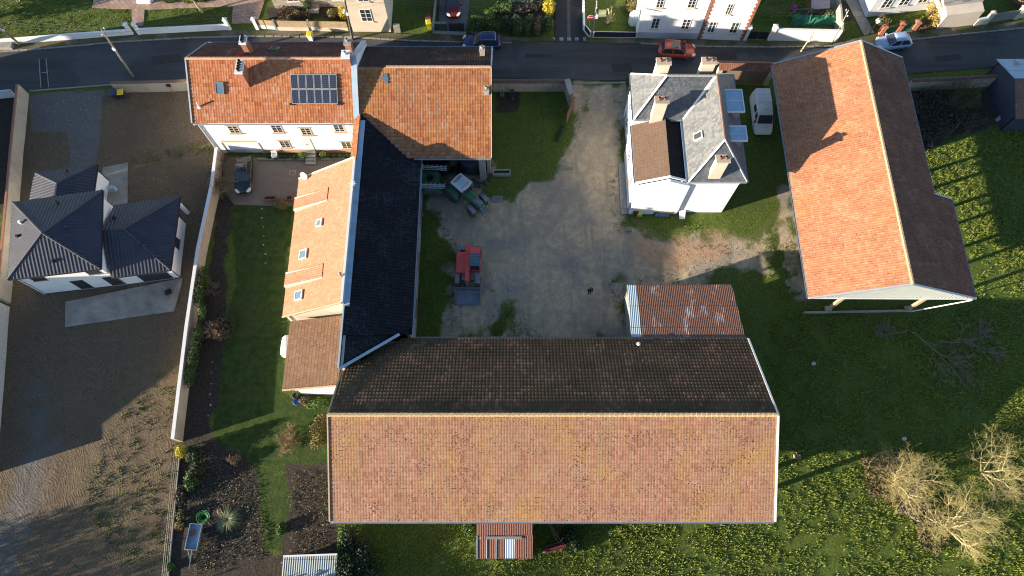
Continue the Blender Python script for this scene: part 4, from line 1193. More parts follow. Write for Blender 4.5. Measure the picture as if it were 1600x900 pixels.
# two flat-roofed dormers on the east slope
for (a, b0_, c, d0_) in ((1131,141,1158,174),(1139,198,1164,219)):
    zd = 9.15
    p = at(a, d0_, zd); q = at(c, b0_, zd)
    xs0, xs1, ys0, ys1 = p.x, q.x, p.y, q.y
    m = MB(); m.box(xs0, xs1, ys0, ys1, zd-.10, zd); dr = m.build('dormer_roof', M['zinc_blue'], vill)
    m = MB(); t = .10
    m.box(xs0-t, xs1+t, ys0-t, ys0-.002, zd-.14, zd+.07); m.box(xs0-t, xs1+t, ys1+.002, ys1+t, zd-.14, zd+.07)
    m.box(xs0-t, xs0-.002, ys0, ys1, zd-.14, zd+.07); m.box(xs1+.002, xs1+t, ys0, ys1, zd-.14, zd+.07)
    m.box(xs0+.01, xs1-.01, (ys0+ys1)/2-.02, (ys0+ys1)/2+.02, zd+.001, zd+.03)
    m.build('dormer_edge', M['zinc_white'], dr)
    m = MB(); m.box(xs0+.15, xs1-.22, ys0+.15, ys1-.15, ez-.2, zd-.102); fr_ = m.build('dormer_wall', M['zinc'], vill)
    window(vill, (xs1-.215, ys0+.4, 7.75), (0,1,0), (1,0,0), ys1-ys0-.8, 1.1, M['frame'], M['glass'], 2, 1)
m = MB(); p = at(1133,180,9.0); m.tube(p-Vector((0,0,.5)), p+Vector((0,0,.35)), .09, .09, 8); m.build('vent_pipe', M['zinc_white'], vill)

# ================================================================== 8  new house with anthracite roofs
newh = thing('house', 'new white house with three steep anthracite pyramid roofs standing on bare earth', 'house', (-41, 28, 0))
GR = M['tile_grey']; GP = dict(pu=.34, pv=.40, rib=.05, step=.012, prof=RIB, thick=.16)
e5 = 5.0
A_, B_, C_, D_ = at(12,437,e5), at(157,420,e5), at(160,297,e5), at(20,316,e5)
pk = (A_+B_+C_+D_)/4; pk.z = 7.15
pk = at(66,364,6.9)
for a, c in ((A_,B_),(B_,C_),(C_,D_),(D_,A_)):
    slope('roof_slope', [a, c, pk], GR, newh, **GP)
HP = pm('dark hip tiles', (.055,.06,.072), .5, .2, 3)
for a in (A_,B_,C_,D_):
    ridge(a+Vector((0,0,.05)), pk+Vector((0,0,.05)), HP, newh, .10, .4, 'hip_tiles')
def inset(q, d):
    c = sum(q, Vector((0,0,0)))/len(q)
    return [((p.x-c.x)*(1-d/max(.1,abs((p-c).length)*.7))+c.x, (p.y-c.y)*(1-d/max(.1,abs((p-c).length)*.7))+c.y) for p in q]
m = MB(); m.prism(inset([A_,B_,C_,D_], .38), 0, e5-.10); m.build('wall', M['white'], newh)
def fascia(q, z, mat, parent):
    m = MB()
    for a, c in zip(q, q[1:]+q[:1]):
        m.bar((a[0],a[1]), (c[0],c[1]), .1, z-.2, z-.02)
    return m.build('gutter', mat, parent)
fascia([A_,B_,C_,D_], e5, M['black_metal'], newh)
e3 = 2.95
WA, WB, WC, WD = at(174,434,e3), at(266,422,e3), at(281.5,306.5,e3), at(178,321,e3)
wz = 4.55
P1 = at(158,360,wz); P2 = at(192.5,358,wz)
slope('roof_slope', [WA,WB,P2,P1], GR, newh, **GP)
slope('roof_slope', [WB,WC,P2], GR, newh, **GP)
slope('roof_slope', [WC,WD,P1,P2], GR, newh, label='north slope of the low wing', **GP)
for a, c in ((WB,P2),(WC,P2),(P1,P2)): ridge(a+Vector((0,0,.05)), c+Vector((0,0,.05)), HP, newh, .09, .4, 'hip_tiles')
Bb, Cb = B_, C_
wl = [Vector((A_.x+6,WA.y+.35,0)), Vector((WB.x-.4,WB.y+.4,0)), Vector((WC.x-.4,WC.y-1.5,0)), Vector((A_.x+5,WD.y-.4,0))]
m = MB(); m.prism([(WA.x-.2,WA.y+.42),(WB.x-.42,WB.y+.4),(WC.x-.42,WC.y-1.7),(WC.x-3.2,WC.y-1.8),(WC.x-3.2,WC.y-.45),(WD.x-.2,WD.y-.45)], 0, e3-.08); m.build('wing_wall', M['white'], newh)
m = MB(); m.box(WC.x-.55, WC.x-.25, WC.y-.6, WC.y-.3, 0, e3-.1); m.build('porch_post', M['white'], newh)
fascia([WA,WB,WC,WD], e3, M['black_metal'], newh)
# garage block
GA, GB, GC, GD = at(54,270,e3), at(152.5,256,e3), at(152.5,330,e3), at(54,330,e3)
GC = Vector((GB.x+.35, C_.y-.4, e3)); GD = Vector((GA.x+.3, D_.y+.2, e3))
gpk = at(89,287,4.35); gp2 = Vector((gpk.x+.25, D_.y-.6, 4.35))
slope('roof_slope', [GB,GA,gpk], GR, newh, **GP)
slope('roof_slope', [GC,GB,gpk,gp2], GR, newh, **GP)
slope('roof_slope', [GA,GD,gp2,gpk], GR, newh, **GP)
for a, c in ((GA,gpk),(GB,gpk),(gpk,gp2)): ridge(a+Vector((0,0,.05)), c+Vector((0,0,.05)), HP, newh, .09, .4, 'hip_tiles')
m = MB(); m.prism([(GA.x+.4,GA.y-.35),(GB.x-.35,GB.y-.4),(GC.x-.3,GC.y+.3),(GD.x+.4,GD.y+.3)], 0, e3-.08); m.build('garage_wall', M['white'], newh)
fascia([GA,GB,GC,GD], e3, M['black_metal'], newh)
for (a, c, z) in ((31,347,5.9),(104,356,6.4),(82,408,5.7),(27,369,5.6),(86,315,5.9),(102,266,3.7),(178,340,3.9),(222,382,3.9)):
    p = at(a, c, z); m = MB()
    m.box(p.x-.12, p.x+.12, p.y-.12, p.y+.12, z-.5, z+.18); m.build('roof_vent', M['black_metal'] if a != 31 else M['zinc_white'], newh)
# openings with dark shutters on the south and east walls
def facade(q0, q1):
    d = (q1-q0); d.z = 0; d.normalize(); return d, Vector((d.y,-d.x,0))
wq = inset([A_,B_,C_,D_], .38)
d, n = facade(Vector((wq[0][0],wq[0][1],0)), Vector((wq[1][0],wq[1][1],0)))
o0 = Vector((wq[0][0],wq[0][1],0))
L = (Vector(wq[1])-Vector(wq[0])).length
def shut(o, d, n, s, z, wd, ht):
    q = [o+d*a+Vector((0,0,b_))+n*k for k in (-.05,.03) for (a,b_) in ((s,z),(s+wd,z),(s+wd,z+ht),(s,z+ht))]
    m = MB(); m.add(q, [(0,1,2,3),(7,6,5,4),(0,4,5,1),(1,5,6,2),(2,6,7,3),(3,7,4,0)])
    w_ = m.build('window', M['shutter'], newh)
    q = [o+d*a+Vector((0,0,b_))+n*k for k in (-.05,.09) for (a,b_) in ((s-.08,z-.09),(s+wd+.08,z-.09),(s+wd+.08,z-.004),(s-.08,z-.004))]
    m = MB(); m.add(q, [(0,1,2,3),(7,6,5,4),(0,4,5,1),(1,5,6,2),(2,6,7,3),(3,7,4,0)])
    m.build('sill', M['concrete'], w_)
shut(o0,d,n,.9,3.2,1.25,1.2); shut(o0,d,n,6.1,3.2,1.25,1.2)
shut(o0,d,n,3.6,.12,1.25,2.1); shut(o0,d,n,6.7,.12,1.4,2.1)
o1 = Vector((WA.x-.2,WA.y+.42,0)); o2 = Vector((WB.x-.42,WB.y+.4,0)); d1, n1 = facade(o1, o2)
shut(o1,d1,n1,1.9,.12,2.9,2.15)
o3 = Vector((WC.x-.42,WC.y-1.7,0)); d2, n2 = facade(o2, o3)
shut(o2,d2,n2,2.6,1.0,1.1,1.1)
for (q, z) in ((A_,5.0),(WB,2.95),(WC,2.95),(GB,2.95)):
    c_ = (A_+B_+C_+D_)/4
    s = Vector((.3 if q.x < -45 else -.33, .33 if q.y < 29 else -.33, 0))
    downpipe(newh, [(q.x,q.y,z-.12),(q.x+s.x,q.y+s.y,z-.5),(q.x+s.x,q.y+s.y,.05)], .05, M['black_metal'] if q is not A_ else M['zinc_white'])
p = at(172,293,1.0); m = MB(); m.box(p.x-.4, p.x+.4, p.y-.15, p.y+.25, .3, 1.0); m.build('heat_pump', M['zinc_blue'], newh)

# ================================================================== 9  hangar on the right
hang = thing('hangar', 'large open-sided hangar with a salmon tile roof and a white ribbed gable above timber posts', 'barn', (35, 34, 0))
hz, hrz = 5.4, 9.05
hl = 27.35; hrx = 34.95
s0, s1 = at(1345,443,7.5).y, at(1270,90,7.6).y
s0 = 21.45; s1 = 47.4
sl = (hrz-hz)/(hrx-hl)
def zr_(x): return hrz-(x-hrx)*sl
xa, xb = 40.4, 42.75
HK = dict(pu=.24, pv=.34, rib=.03, step=.035)
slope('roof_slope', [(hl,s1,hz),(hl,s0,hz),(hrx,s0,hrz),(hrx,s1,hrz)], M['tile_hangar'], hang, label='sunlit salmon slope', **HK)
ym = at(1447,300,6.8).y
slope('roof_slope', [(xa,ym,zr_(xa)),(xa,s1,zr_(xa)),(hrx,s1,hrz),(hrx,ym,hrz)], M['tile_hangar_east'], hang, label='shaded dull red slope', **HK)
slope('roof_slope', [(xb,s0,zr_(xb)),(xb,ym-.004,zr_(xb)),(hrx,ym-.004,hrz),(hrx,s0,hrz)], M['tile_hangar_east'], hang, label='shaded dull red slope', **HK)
ridge((hrx,s0,hrz+.02), (hrx,s1,hrz+.02), pm('yellow lichen ridge', (.46,.33,.20), .9, .3, 4), hang, .15, .4)
gutter((hl-.09,s1,hz-.04), (hl-.09,s0,hz-.04), hang)
gutter((xa+.09,ym,zr_(xa)-.04), (xa+.09,s1,zr_(xa)-.04), hang); gutter((xb+.09,s0,zr_(xb)-.04), (xb+.09,ym,zr_(xb)-.04), hang)
for a, c in (((hl,s0-.06,hz),(hrx,s0-.06,hrz)), ((hrx,s0-.06,hrz),(xb,s0-.06,zr_(xb))), ((hl,s1+.05,hz),(hrx,s1+.05,hrz)), ((hrx,s1+.05,hrz),(xa,s1+.05,zr_(xa))), ((xa,ym-.0,zr_(xa)),(xb,ym-.0,zr_(xb)))):
    strip3(Vector(a)+Vector((0,0,.07)), Vector(c)+Vector((0,0,.07)), .16, .12, M['zinc'], hang, 'verge_trim')
# gable cladding of ribbed sheets
m = MB()
x = hl+1.0; k = 0; pts = []
while x < xb-.3:
    pts.append((x, s0+.20 if k % 2 else s0+.02)); x += .165; k += 1
def ztop(x): return (hz+(x-hl)*sl if x < hrx else zr_(x))-.10
vs = []; fs = []
for (x, y) in pts: vs += [(x,y,hz-.25), (x,y,max(hz-.2, ztop(x))), ]
for i in range(len(pts)-1): fs.append((2*i,2*i+2,2*i+3,2*i+1))
nb = len(vs)
vs2 = [(x,y+.03,z) for x,y,z in vs]; fs2 = [tuple(nb+j for j in f[::-1]) for f in fs]
m.add(vs+vs2, fs+fs2); m.build('gable_cladding', M['clad'], hang)
strip3((hl,s0+.02,hz-.12), (xb,s0+.02,zr_(xb)-.28), .1, .14, M['zinc_white'], hang, 'gable_trim')
for xx in (31.5, 39.45):
    for yy in (22.15, 26.6, 31.3, 36.0, 40.8, 45.6):
        m = MB(); m.box(xx-.16, xx-.03, yy-.13, yy+.13, .5, ztop(xx)-.15); m.box(xx+.03, xx+.16, yy-.13, yy+.13, .5, ztop(xx)-.15); pst = m.build('post', M['wood_tan'], hang)
        m = MB(); m.lathe([(.42,0),(.42,.12),(.28,.5),(0,.5)], 4, Matrix.Translation((xx,yy,0)) @ Matrix.Rotation(R(45),4,'Z')); m.build('post_base', M['concrete'], pst)
m = MB()
for yy in (22.15, 26.6, 31.3, 36.0, 40.8, 45.6):
    m.box(hl+.3, xa-.2, yy-.1, yy+.1, hz-.45, hz-.2)
m.build('tie_beam', M['wood'], hang)
m = MB(); m.bar((29.0,21.75), (39.4,21.95), .16, 0, .32); m.build('ground_sill', M['concrete'], hang)
m = MB(); m.bar((29.5,46.4), (39.8,46.4), .25, 0, 5.2); m.build('back_wall', M['stonewall'], hang)
m = MB(); m.tube((39.75,21.9,.1), (xb-.15,s0-.1,zr_(xb)-.25), .06, .06, 6); m.build('downpipe', M['zinc_white'], hang)

# ================================================================== 10  iron sheds
tin = thing('tin_shed', 'rusty corrugated iron shed leaning against the dark side of the long barn', 'shed', (16, 21, 0))
tz0, tz1 = 3.35, 3.9
a, c = at(994,445,tz0), at(1143,444.5,tz0); e, f = at(1165,529,tz1), at(1003,530,tz1)
slope('roof_sheet', [c, a, f, e], M['tin_rust'], tin, .17, 1.8, .03, .012, CORR, .05)
a2 = at(979,445,tz0-.02); f2 = at(987,530,tz1-.02)
slope('roof_sheet', [a-Vector((.004,0,.0)), a2, f2, f-Vector((.004,0,.0))], M['tin_pale'], tin, .17, 2.6, .03, .0, CORR, .05, label='pale blue translucent strip of sheets')
m = MB(); m.bar((a2.x+.3,a2.y-.2), (a2.x+.3,18.3), .1, 0, 3.2); m.bar((c.x-.2,c.y-.2), (c.x+.1,18.3), .1, 0, 3.2); m.build('side_wall', M['wood_grey'], tin)
for xx in (a2.x+.3, (a2.x+c.x)/2, c.x-.25):
    m = MB(); m.box(xx-.09, xx+.09, a2.y-.4, a2.y-.22, 0, 3.2); m.build('post', M['wood'], tin)
lit = thing('tin_shed', 'small red-brown iron lean-to on the front side of the long barn with one blue-grey sheet', 'shed', (-.6, .5, 0))
a, c = at(745,873,2.2), at(832,873,2.2); e, f = at(833,808,3.1), at(745,808,3.1)
mid = 1-(873-836)/(873-808)
def lp(s, t): return (a+(c-a)*s)*(1-t)+(f+(e-f)*s)*t
T0 = .56
slope('roof_sheet', [lp(0,T0)+Vector((0,0,.12)), lp(1,T0)+Vector((0,0,.12)), lp(1,1.0)+Vector((0,0,.12)), lp(0,1.0)+Vector((0,0,.12))], M['tin_red'], lit, .15, 2.4, .025, 0, CORR, .04)
for k, (s_0, s_1, mt) in enumerate(((0,.175,'tin_red'),(.178,.345,'tin_red'),(.348,.505,'tin_red'),(.508,.675,'tin_blue'),(.678,1,'tin_red'))):
    slope('roof_sheet', [lp(s_0,0), lp(s_1,0), lp(s_1,T0+.03), lp(s_0,T0+.03)], M[mt], lit, .15, 2.4, .025, 0, CORR, .04)
for s_ in (.004,.176,.346):
    strip3(lp(s_,0)+Vector((0,0,.05)), lp(s_,T0-.02)+Vector((0,0,.05)), .07, .05, M['zinc_blue'], lit, 'sheet_edge')
o = lp(.16,T0-.06); q_ = lp(.80,T0-.06)
strip3(o+Vector((0,-.0,.10)), q_+Vector((0,0,.10)), .22, .06, M['wood_grey'], lit, 'loose_plank')
m = MB(); m.bar((a.x+.15,a.y+.2), (a.x+.15,1.9), .08, 0, 2.1); m.bar((c.x-.15,c.y+.2), (c.x-.15,1.9), .08, 0, 2.1); m.bar((a.x+.15,a.y+.2), (c.x-.15,a.y+.2), .08, 0, 2.05); m.build('wall', M['wood_grey'], lit)
hut = thing('garden_shed', 'low garden shed roofed with weathered grey-green corrugated sheets beside the soil beds', 'shed', (-17, -3, 0))
p0, p1 = at(443,869,1.9), at(527,866,1.9)
slope('roof_sheet', [(p0.x,-5.5,1.6),(p1.x,-5.5,1.6),(p1.x,p1.y,1.9),(p0.x,p0.y,1.9)], M['tin_grey'], hut, .19, 3, .03, 0, CORR, .05)
strip3(p0+Vector((0,0,.05)), p1+Vector((0,0,.05)), .14, .06, M['zinc_white'], hut, 'edge_board')
m = MB(); m.prism([(p0.x+.2,-5.3),(p1.x-.2,-5.3),(p1.x-.2,p1.y-.2),(p0.x+.2,p0.y-.2)], 0, 1.55); m.build('wall', M['wood_grey'], hut)
shr = thing('shed', 'pale blue iron roofed shed at the right edge, rusty near slope, dark walls', 'shed', (56, 45, 0))
a, c, rdg, rd0 = at(1555,92,4.0), at(1592,186,4.0), at(1594,122,5.0), at(1594,122,5.0)
X0, X1_, Y0_, Y1_ = 53.4, 61.5, 42.6, 50.4
slope('roof_sheet', [(X1_,Y1_,2.6),(X0,Y1_,2.6),(X0+.4,46.9,3.8),(X1_,46.9,3.8)], M['tin_blue'], shr, .2, 2.4, .03, 0, CORR, .06)
slope('roof_sheet', [(X0+.2,Y0_,2.6),(X1_,Y0_,2.6),(X1_,46.9,3.8),(X0+.4,46.9,3.8)], M['tin_rust'], shr, .2, 2.4, .03, 0, CORR, .06)
m = MB(); m.hull_quad([(X0+.35,Y0_+.3,0),(X0+.35,Y1_-.3,0),(X0+.35,Y1_-.3,2.5),(X0+.5,46.9,3.6),(X0+.35,Y0_+.3,2.5)], -.15); m.bar((X0+.35,Y0_+.35),(X1_,Y0_+.35),.15,0,2.4); m.bar((X0+.35,Y1_-.35),(X1_,Y1_-.35),.15,0,2.4)
m.build('wall', pm('dark blue boards', (.030,.042,.075), .8, .15), shr)
m = MB(); p = at(1556,189,0); q_ = at(1575,174,0); m.bar((p.x,p.y),(q_.x,q_.y),.4,0,.5); m.build('trough', M['zinc'], shr)

# ================================================================== 11  houses across the street
def block(parent, p0, p1, depth, h, rise, wallm, roofm, wins=(), name='wall', doors=(), eave=.35, wfr=None, split=2, sillm=None):
    """house body on the front line p0 -> p1 (seen side), gable ridge along the front"""
    p0 = Vector((p0[0],p0[1],0)); p1 = Vector((p1[0],p1[1],0)); d = (p1-p0).normalized(); n = Vector((d.y,-d.x,0)); L = (p1-p0).length
    b_ = -n*depth
    m = MB(); m.prism([(p.x,p.y) for p in (p0,p1,p1+b_,p0+b_)], 0, h)
    for q in (p0+d*.02, p1-d*.02):
        m.add([q+Vector((0,0,h)), q+b_+Vector((0,0,h)), q+b_/2+Vector((0,0,h+rise-.1))], [(0,1,2)])
    wl_ = m.build(name, wallm, parent)
    e0 = p0-d*.2+n*eave; e1 = p1+d*.2+n*eave; r0 = p0-d*.2+b_/2; r1 = p1+d*.2+b_/2; f0 = p0-d*.2+b_-n*eave; f1 = p1+d*.2+b_-n*eave
    ze = h-rise*eave/(depth/2)
    up_ = lambda p, z: Vector((p.x,p.y,z))
    slope('roof_slope', [up_(e0,ze+.12),up_(e1,ze+.12),up_(r1,h+rise+.12),up_(r0,h+rise+.12)], roofm, parent, thick=.12)
    slope('roof_slope', [up_(f1,ze+.12),up_(f0,ze+.12),up_(r0,h+rise+.12),up_(r1,h+rise+.12)], roofm, parent, thick=.12)
    ridge(up_(r0,h+rise+.16), up_(r1,h+rise+.16), M['terracotta'], parent)
    gutter(up_(e0+n*.08,ze+.08), up_(e1+n*.08,ze+.08), parent)
    for (s, z, wd, ht) in wins:
        window(parent, p0+d*s+n*.004+Vector((0,0,z)), d, n, wd, ht, wfr or M['frame'], M['glass'], split, 3 if split == 2 and wd < 1.3 else 1, sillm or M['cream'])
    for (s, z, wd, ht) in doors:
        m = MB(); q = [p0+d*a_+n*k+Vector((0,0,zz)) for k in (-.02,.05) for (a_,zz) in ((s,z),(s+wd,z),(s+wd,z+ht),(s,z+ht))]
        m.add(q, [(0,1,2,3),(7,6,5,4),(0,4,5,1),(1,5,6,2),(2,6,7,3),(3,7,4,0)]); m.build('door', M['wood'], parent)
    return d, n
def wp(p0, d, n, a, c):
    """(s, z) of a pixel on the wall plane"""
    p0 = Vector((p0[0],p0[1],0))
    x = (a-800)/FPX; y = (450-c)/FPX
    r = Vector((x, ST+y*CT, -CT+y*ST)); o = Vector((0,0,CAM_H))
    t = (p0-o).dot(n)/r.dot(n); q = o+r*t
    return (q-p0).dot(d), q.z
def wins_px(p0, p1, lst):
    p0 = Vector((p0[0],p0[1],0)); p1 = Vector((p1[0],p1[1],0)); d = (p1-p0).normalized(); n = Vector((d.y,-d.x,0))
    out = []
    for (a, c, b_, e, ht) in lst:
        s0_, z0_ = wp(p0, d, n, a, e); s1_, _ = wp(p0, d, n, b_, e)
        out.append((s0_, z0_, max(.6, s1_-s0_), ht))
    return out
h1 = thing('house', 'cream stone house across the street with one tall white-framed window and a side stair', 'house', tuple(at(560,20,0)))
f0, f1 = at(552,50,0), at(611,50,0)
block(h1, f0, f1, 10, 6.2, 3.0, M['cream'], M['tile_orange_north'], wins_px(f0, f1, [(566,16,583,33,1.9),(560,-20,577,2,1.5)]), split=2)
g0, g1 = at(430,13,0), at(549,10,0)
block(h1, g0, g1, 8, 5.2, 2.6, M['stonewall'], M['tile_orange'], wins_px(g0, g1, [(450,-10,468,2,1.3),(520,-12,536,0,1.3)]), name='side_wall')
m = MB(); p = at(489,22,0)
for k in range(7): m.box(p.x-.7, p.x+.7, p.y+.3*k, p.y+.3*(k+1), 0, .2*(k+1))
m.build('steps', M['concrete'], h1)
h2 = thing('house', 'white rendered two-storey house across the street with four barred windows and a grey base band', 'house', tuple(at(1040,20,0)))
f0, f1 = at(994,59,0), at(1089,61,0)
dq, nq = block(h2, f0, f1, 9, 8.6, 3.0, M['white'], M['tile_orange_north'], wins_px(f0, f1, [(1016,29,1028,44,1.6),(1063,30,1076,45,1.6),(1024,-2,1035,12,1.5),(1073,-2,1085,12,1.5)]))
m = MB(); m.bar((f0.x,f0.y-.01), (f1.x,f1.y-.01), .08, 0, 1.0); m.build('base_band', pm('grey base render', (.48,.50,.56), .9, .1, 1), h2)
h3 = thing('house', 'cream house joined to the white one across the street, brick quoins along both edges', 'house', tuple(at(1125,20,0)))
f0, f1 = at(1090.5,61,0), at(1160,64,0)
block(h3, f0, f1, 8.6, 8.2, 2.8, M['white'], M['tile_orange'], wins_px(f0, f1, [(1104,33,1115,50,1.7),(1138,34,1150,51,1.7),(1132,4,1138,22,1.6)]), split=2)
for q in (f0, f1):
    m = MB()
    for k in range(27):
        wdt = .42 if k % 2 else .26
        s = 1 if q is f0 else -1
        x0_ = q.x; x1_ = q.x+s*wdt
        m.box(min(x0_,x1_), max(x0_,x1_), q.y-.035, q.y+.05, .3*k, .3*k+.288)
    m.build('quoins', M['brick'], h3)
h4 = thing('house', 'white house at the top right, set behind a small lawn with brick gate piers', 'house', tuple(at(1420,5,0)))
f0, f1 = at(1352,27,0), at(1478,11,0)
block(h4, f0, f1, 9, 7.2, 3.0, M['white'], M['tile_orange'], wins_px(f0, f1, [(1374,0,1388,13,1.6),(1402,-4,1416,9,1.6),(1432,-8,1446,5,1.6)]))
# ------- the neighbours on the left, outside the picture: their shadows fall on the bare plot and the street
nb1 = thing('house', 'neighbouring tiled house beyond the left edge beside the street', 'house', (-70, 38, 0))
block(nb1, (-64.5,30.3), (-64.5,47.4), 10, 6.2, 2.6, M['cream'], M['tile_orange'], [(3,1,1.1,1.4),(8,1,1.1,1.4),(13,1,1.1,1.4)])
ca, sa = math.cos(SUN_AZ), math.sin(SUN_AZ)
def ls(l, s, z=0): return Vector((l*ca-s*sa, l*sa+s*ca, z))
nb2 = thing('house', 'large hip-roofed neighbouring house beyond the left edge below the new house', 'house', tuple(ls(-60,32)))
m = MB(); m.prism([tuple(ls(l,s))[:2] for l,s in ((-62.5,23.4),(-57.5,23.4),(-57.5,42),(-62.5,42))], 0, 5.0); m.build('wall', M['cream'], nb2)
c4 = [ls(-63,22.2,5.0), ls(-57,22.2,5.0), ls(-57,43.5,5.0), ls(-63,43.5,5.0)]; ra, rb = ls(-60,29,9.1), ls(-60,38,9.1)
slope('roof_slope', [c4[1],c4[2],rb,ra], M['tile_orange'], nb2); slope('roof_slope', [c4[3],c4[0],ra,rb], M['tile_orange'], nb2)
slope('roof_slope', [c4[0],c4[1],ra], M['tile_orange'], nb2); slope('roof_slope', [c4[2],c4[3],rb], M['tile_orange'], nb2)
for s in (25, 29, 34, 39):
    window(nb2, ls(-57.49,s,1.0), Vector((-sa,ca,0)), Vector((ca,sa,0)), 1.1, 1.4)

# ------------------------------------------------------------------ walls and fences
def wall(name, label, cat, pts, h, th, mat, cap=None, capw=.08, kind=None, capt=.08, tile=False):
    P = [Vector((p[0],p[1],0)) for p in pts]
    t = thing(name, label, cat, tuple(sum(P, Vector((0,0,0)))/len(P)))
    hs = h if isinstance(h, (list,tuple)) else [h]*len(P)
    m = MB()
    for i, (p, q) in enumerate(zip(P[:-1], P[1:])):
        d = (q-p).normalized(); n = Vector((-d.y,d.x,0))*th/2
        o = -.06
        vs = [p-n+Vector((0,0,o)), q-n+Vector((0,0,o)), q+n+Vector((0,0,o)), p+n+Vector((0,0,o)), p-n+Vector((0,0,hs[i])), q-n+Vector((0,0,hs[i+1])), q+n+Vector((0,0,hs[i+1])), p+n+Vector((0,0,hs[i]))]
        m.add(vs, [(0,3,2,1),(4,5,6,7),(0,1,5,4),(1,2,6,5),(2,3,7,6),(3,0,4,7)])
    m.build('wall', mat, t)
    if cap:
        for i, (p, q) in enumerate(zip(P[:-1], P[1:])):
            if tile:
                d = (q-p).normalized(); n = Vector((-d.y,d.x,0))
                L = (q-p).length; kk = max(1, int(L/.35)); m = MB()
                for k in range(kk):
                    a = p+d*(L*k/kk); c = p+d*(L*(k+.94)/kk); w2 = th/2+capw
                    jj = random.uniform(-.012,.012)
                    vs = []
                    for r in (a, c):
                        vs += [r-n*w2+Vector((0,0,h+.003)), r+n*w2+Vector((0,0,h+.003)), r+n*w2+Vector((0,0,h+.05+jj)), r+Vector((0,0,h+.16+jj)), r-n*w2+Vector((0,0,h+.05+jj))]
                    m.add(vs, [(0,1,2,3,4),(9,8,7,6,5),(0,5,6,1),(1,6,7,2),(2,7,8,3),(3,8,9,4),(4,9,5,0)])
                m.build('coping', cap, t)
            else:
                strip3(p+Vector((0,0,hs[i]+capt/2+.002)), q+Vector((0,0,hs[i+1]+capt/2+.002)), th+2*capw, capt, cap, t, 'coping')
    return t
random.seed(5)
wall('plot_wall', 'tall pale wall along the left edge of the bare plot with a brown tile coping', 'wall', px((43,147),(33,250),(24,360),(14,474)), 1.75, .32, M['beige'], M['brick'], -.07)
wall('roughcast_wall', 'white roughcast wall at the left edge below the new house', 'wall', px((12,480),(6,560),(-2,660),(-10,740)), 2.0, .35, M['roughcast'], M['roughcast'], .02)
wall('front_wall', 'low beige street wall of the bare plot beside the white house', 'wall', px((184,143),(240,142),(300,140)), 1.55, .25, M['beige'], M['brick_dark'], .05)
wall('side_gate_wall', 'short white wall and blue rail at the far left end of the street', 'wall', px((-30,156),(26,150)), 1.0, .2, M['zinc_white'], M['zinc_blue'], .05)
gw = wall('garden_wall', 'long pale garden wall with a white top between the bare plot and the lawn', 'wall', px((348,244),(341,300),(320,400),(303,520),(283,690)), 1.75, .28, M['beige'], M['zinc_white'], .02, capt=.05)
lf = thing('wire_fence', 'low concrete edging with thin fence posts beside the soil beds at lower left', 'fence', tuple(at(272,800,0)))
m = MB(); a, c = at(282,702,0), at(261,925,0); m.bar((a.x,a.y),(c.x,c.y),.1,-.05,.16); m.build('edging', M['concrete'], lf)
for k in range(7):
    p = a+(c-a)*(k/6.); m = MB(); m.tube(p, p+Vector((0,0,1.3)), .04, .04, 6); m.build('post', M['concrete'], lf)
m = MB()
for zz in (.5,.9,1.25): m.tube(a+Vector((0,0,zz)), c+Vector((0,0,zz)), .006, .006, 3)
m.build('wire', M['steel'], lf)
wall('yard_wall', 'beige street wall with brown tile coping beside the shaded yard lawn', 'wall', px((770,141),(884,141)), 1.6, .3, M['stonewall'], M['coping'], .14, tile=True)
gp_ = wall('gate_wall', 'short splayed stone wall at the yard entrance with a weathered slab on top', 'wall', px((884,141),(891,163)), 1.9, .42, M['stonewall'], M['concrete'], .10, capt=.14)
def leaf_gate(name, label, pts, h, mat, th=.07, boards=8):
    P = [Vector((p[0],p[1],0)) for p in pts]
    t = thing(name, label, 'gate', tuple((P[0]+P[-1])/2))
    m = MB()
    for p, q in zip(P[:-1], P[1:]):
        n_ = max(1, boards)
        for k in range(n_):
            a = p+(q-p)*((k+.03)/n_); c = p+(q-p)*((k+.97)/n_)
            m.bar((a.x,a.y),(c.x,c.y), th, .08, h)
    m.build('boards', mat, t)
    for zz in (.3, h-.3):
        m = MB()
        for p, q in zip(P[:-1], P[1:]):
            d = (q-p).normalized(); n = Vector((-d.y,d.x,0))*(th*.9)
            m.bar((p.x+n.x,p.y+n.y),(q.x+n.x,q.y+n.y), .05, zz-.06, zz+.06)
        m.build('rail', M['wood'], t)
    return t
leaf_gate('wooden_gate', 'red-brown timber gate leaf standing open by the yard lawn', px((896,165),(884,193)), 1.9, M['wood_red'])
leaf_gate('wooden_gate', 'grey timber gate leaf standing open against the white slate house', px((978,152),(974,195)), 1.9, M['wood_grey'])
cg = wall('rail_fence', 'low dark broken border fence in the grass below the open red gate', 'fence', px((882,195),(877,208),(871,222)), .35, .14, M['black_metal'])
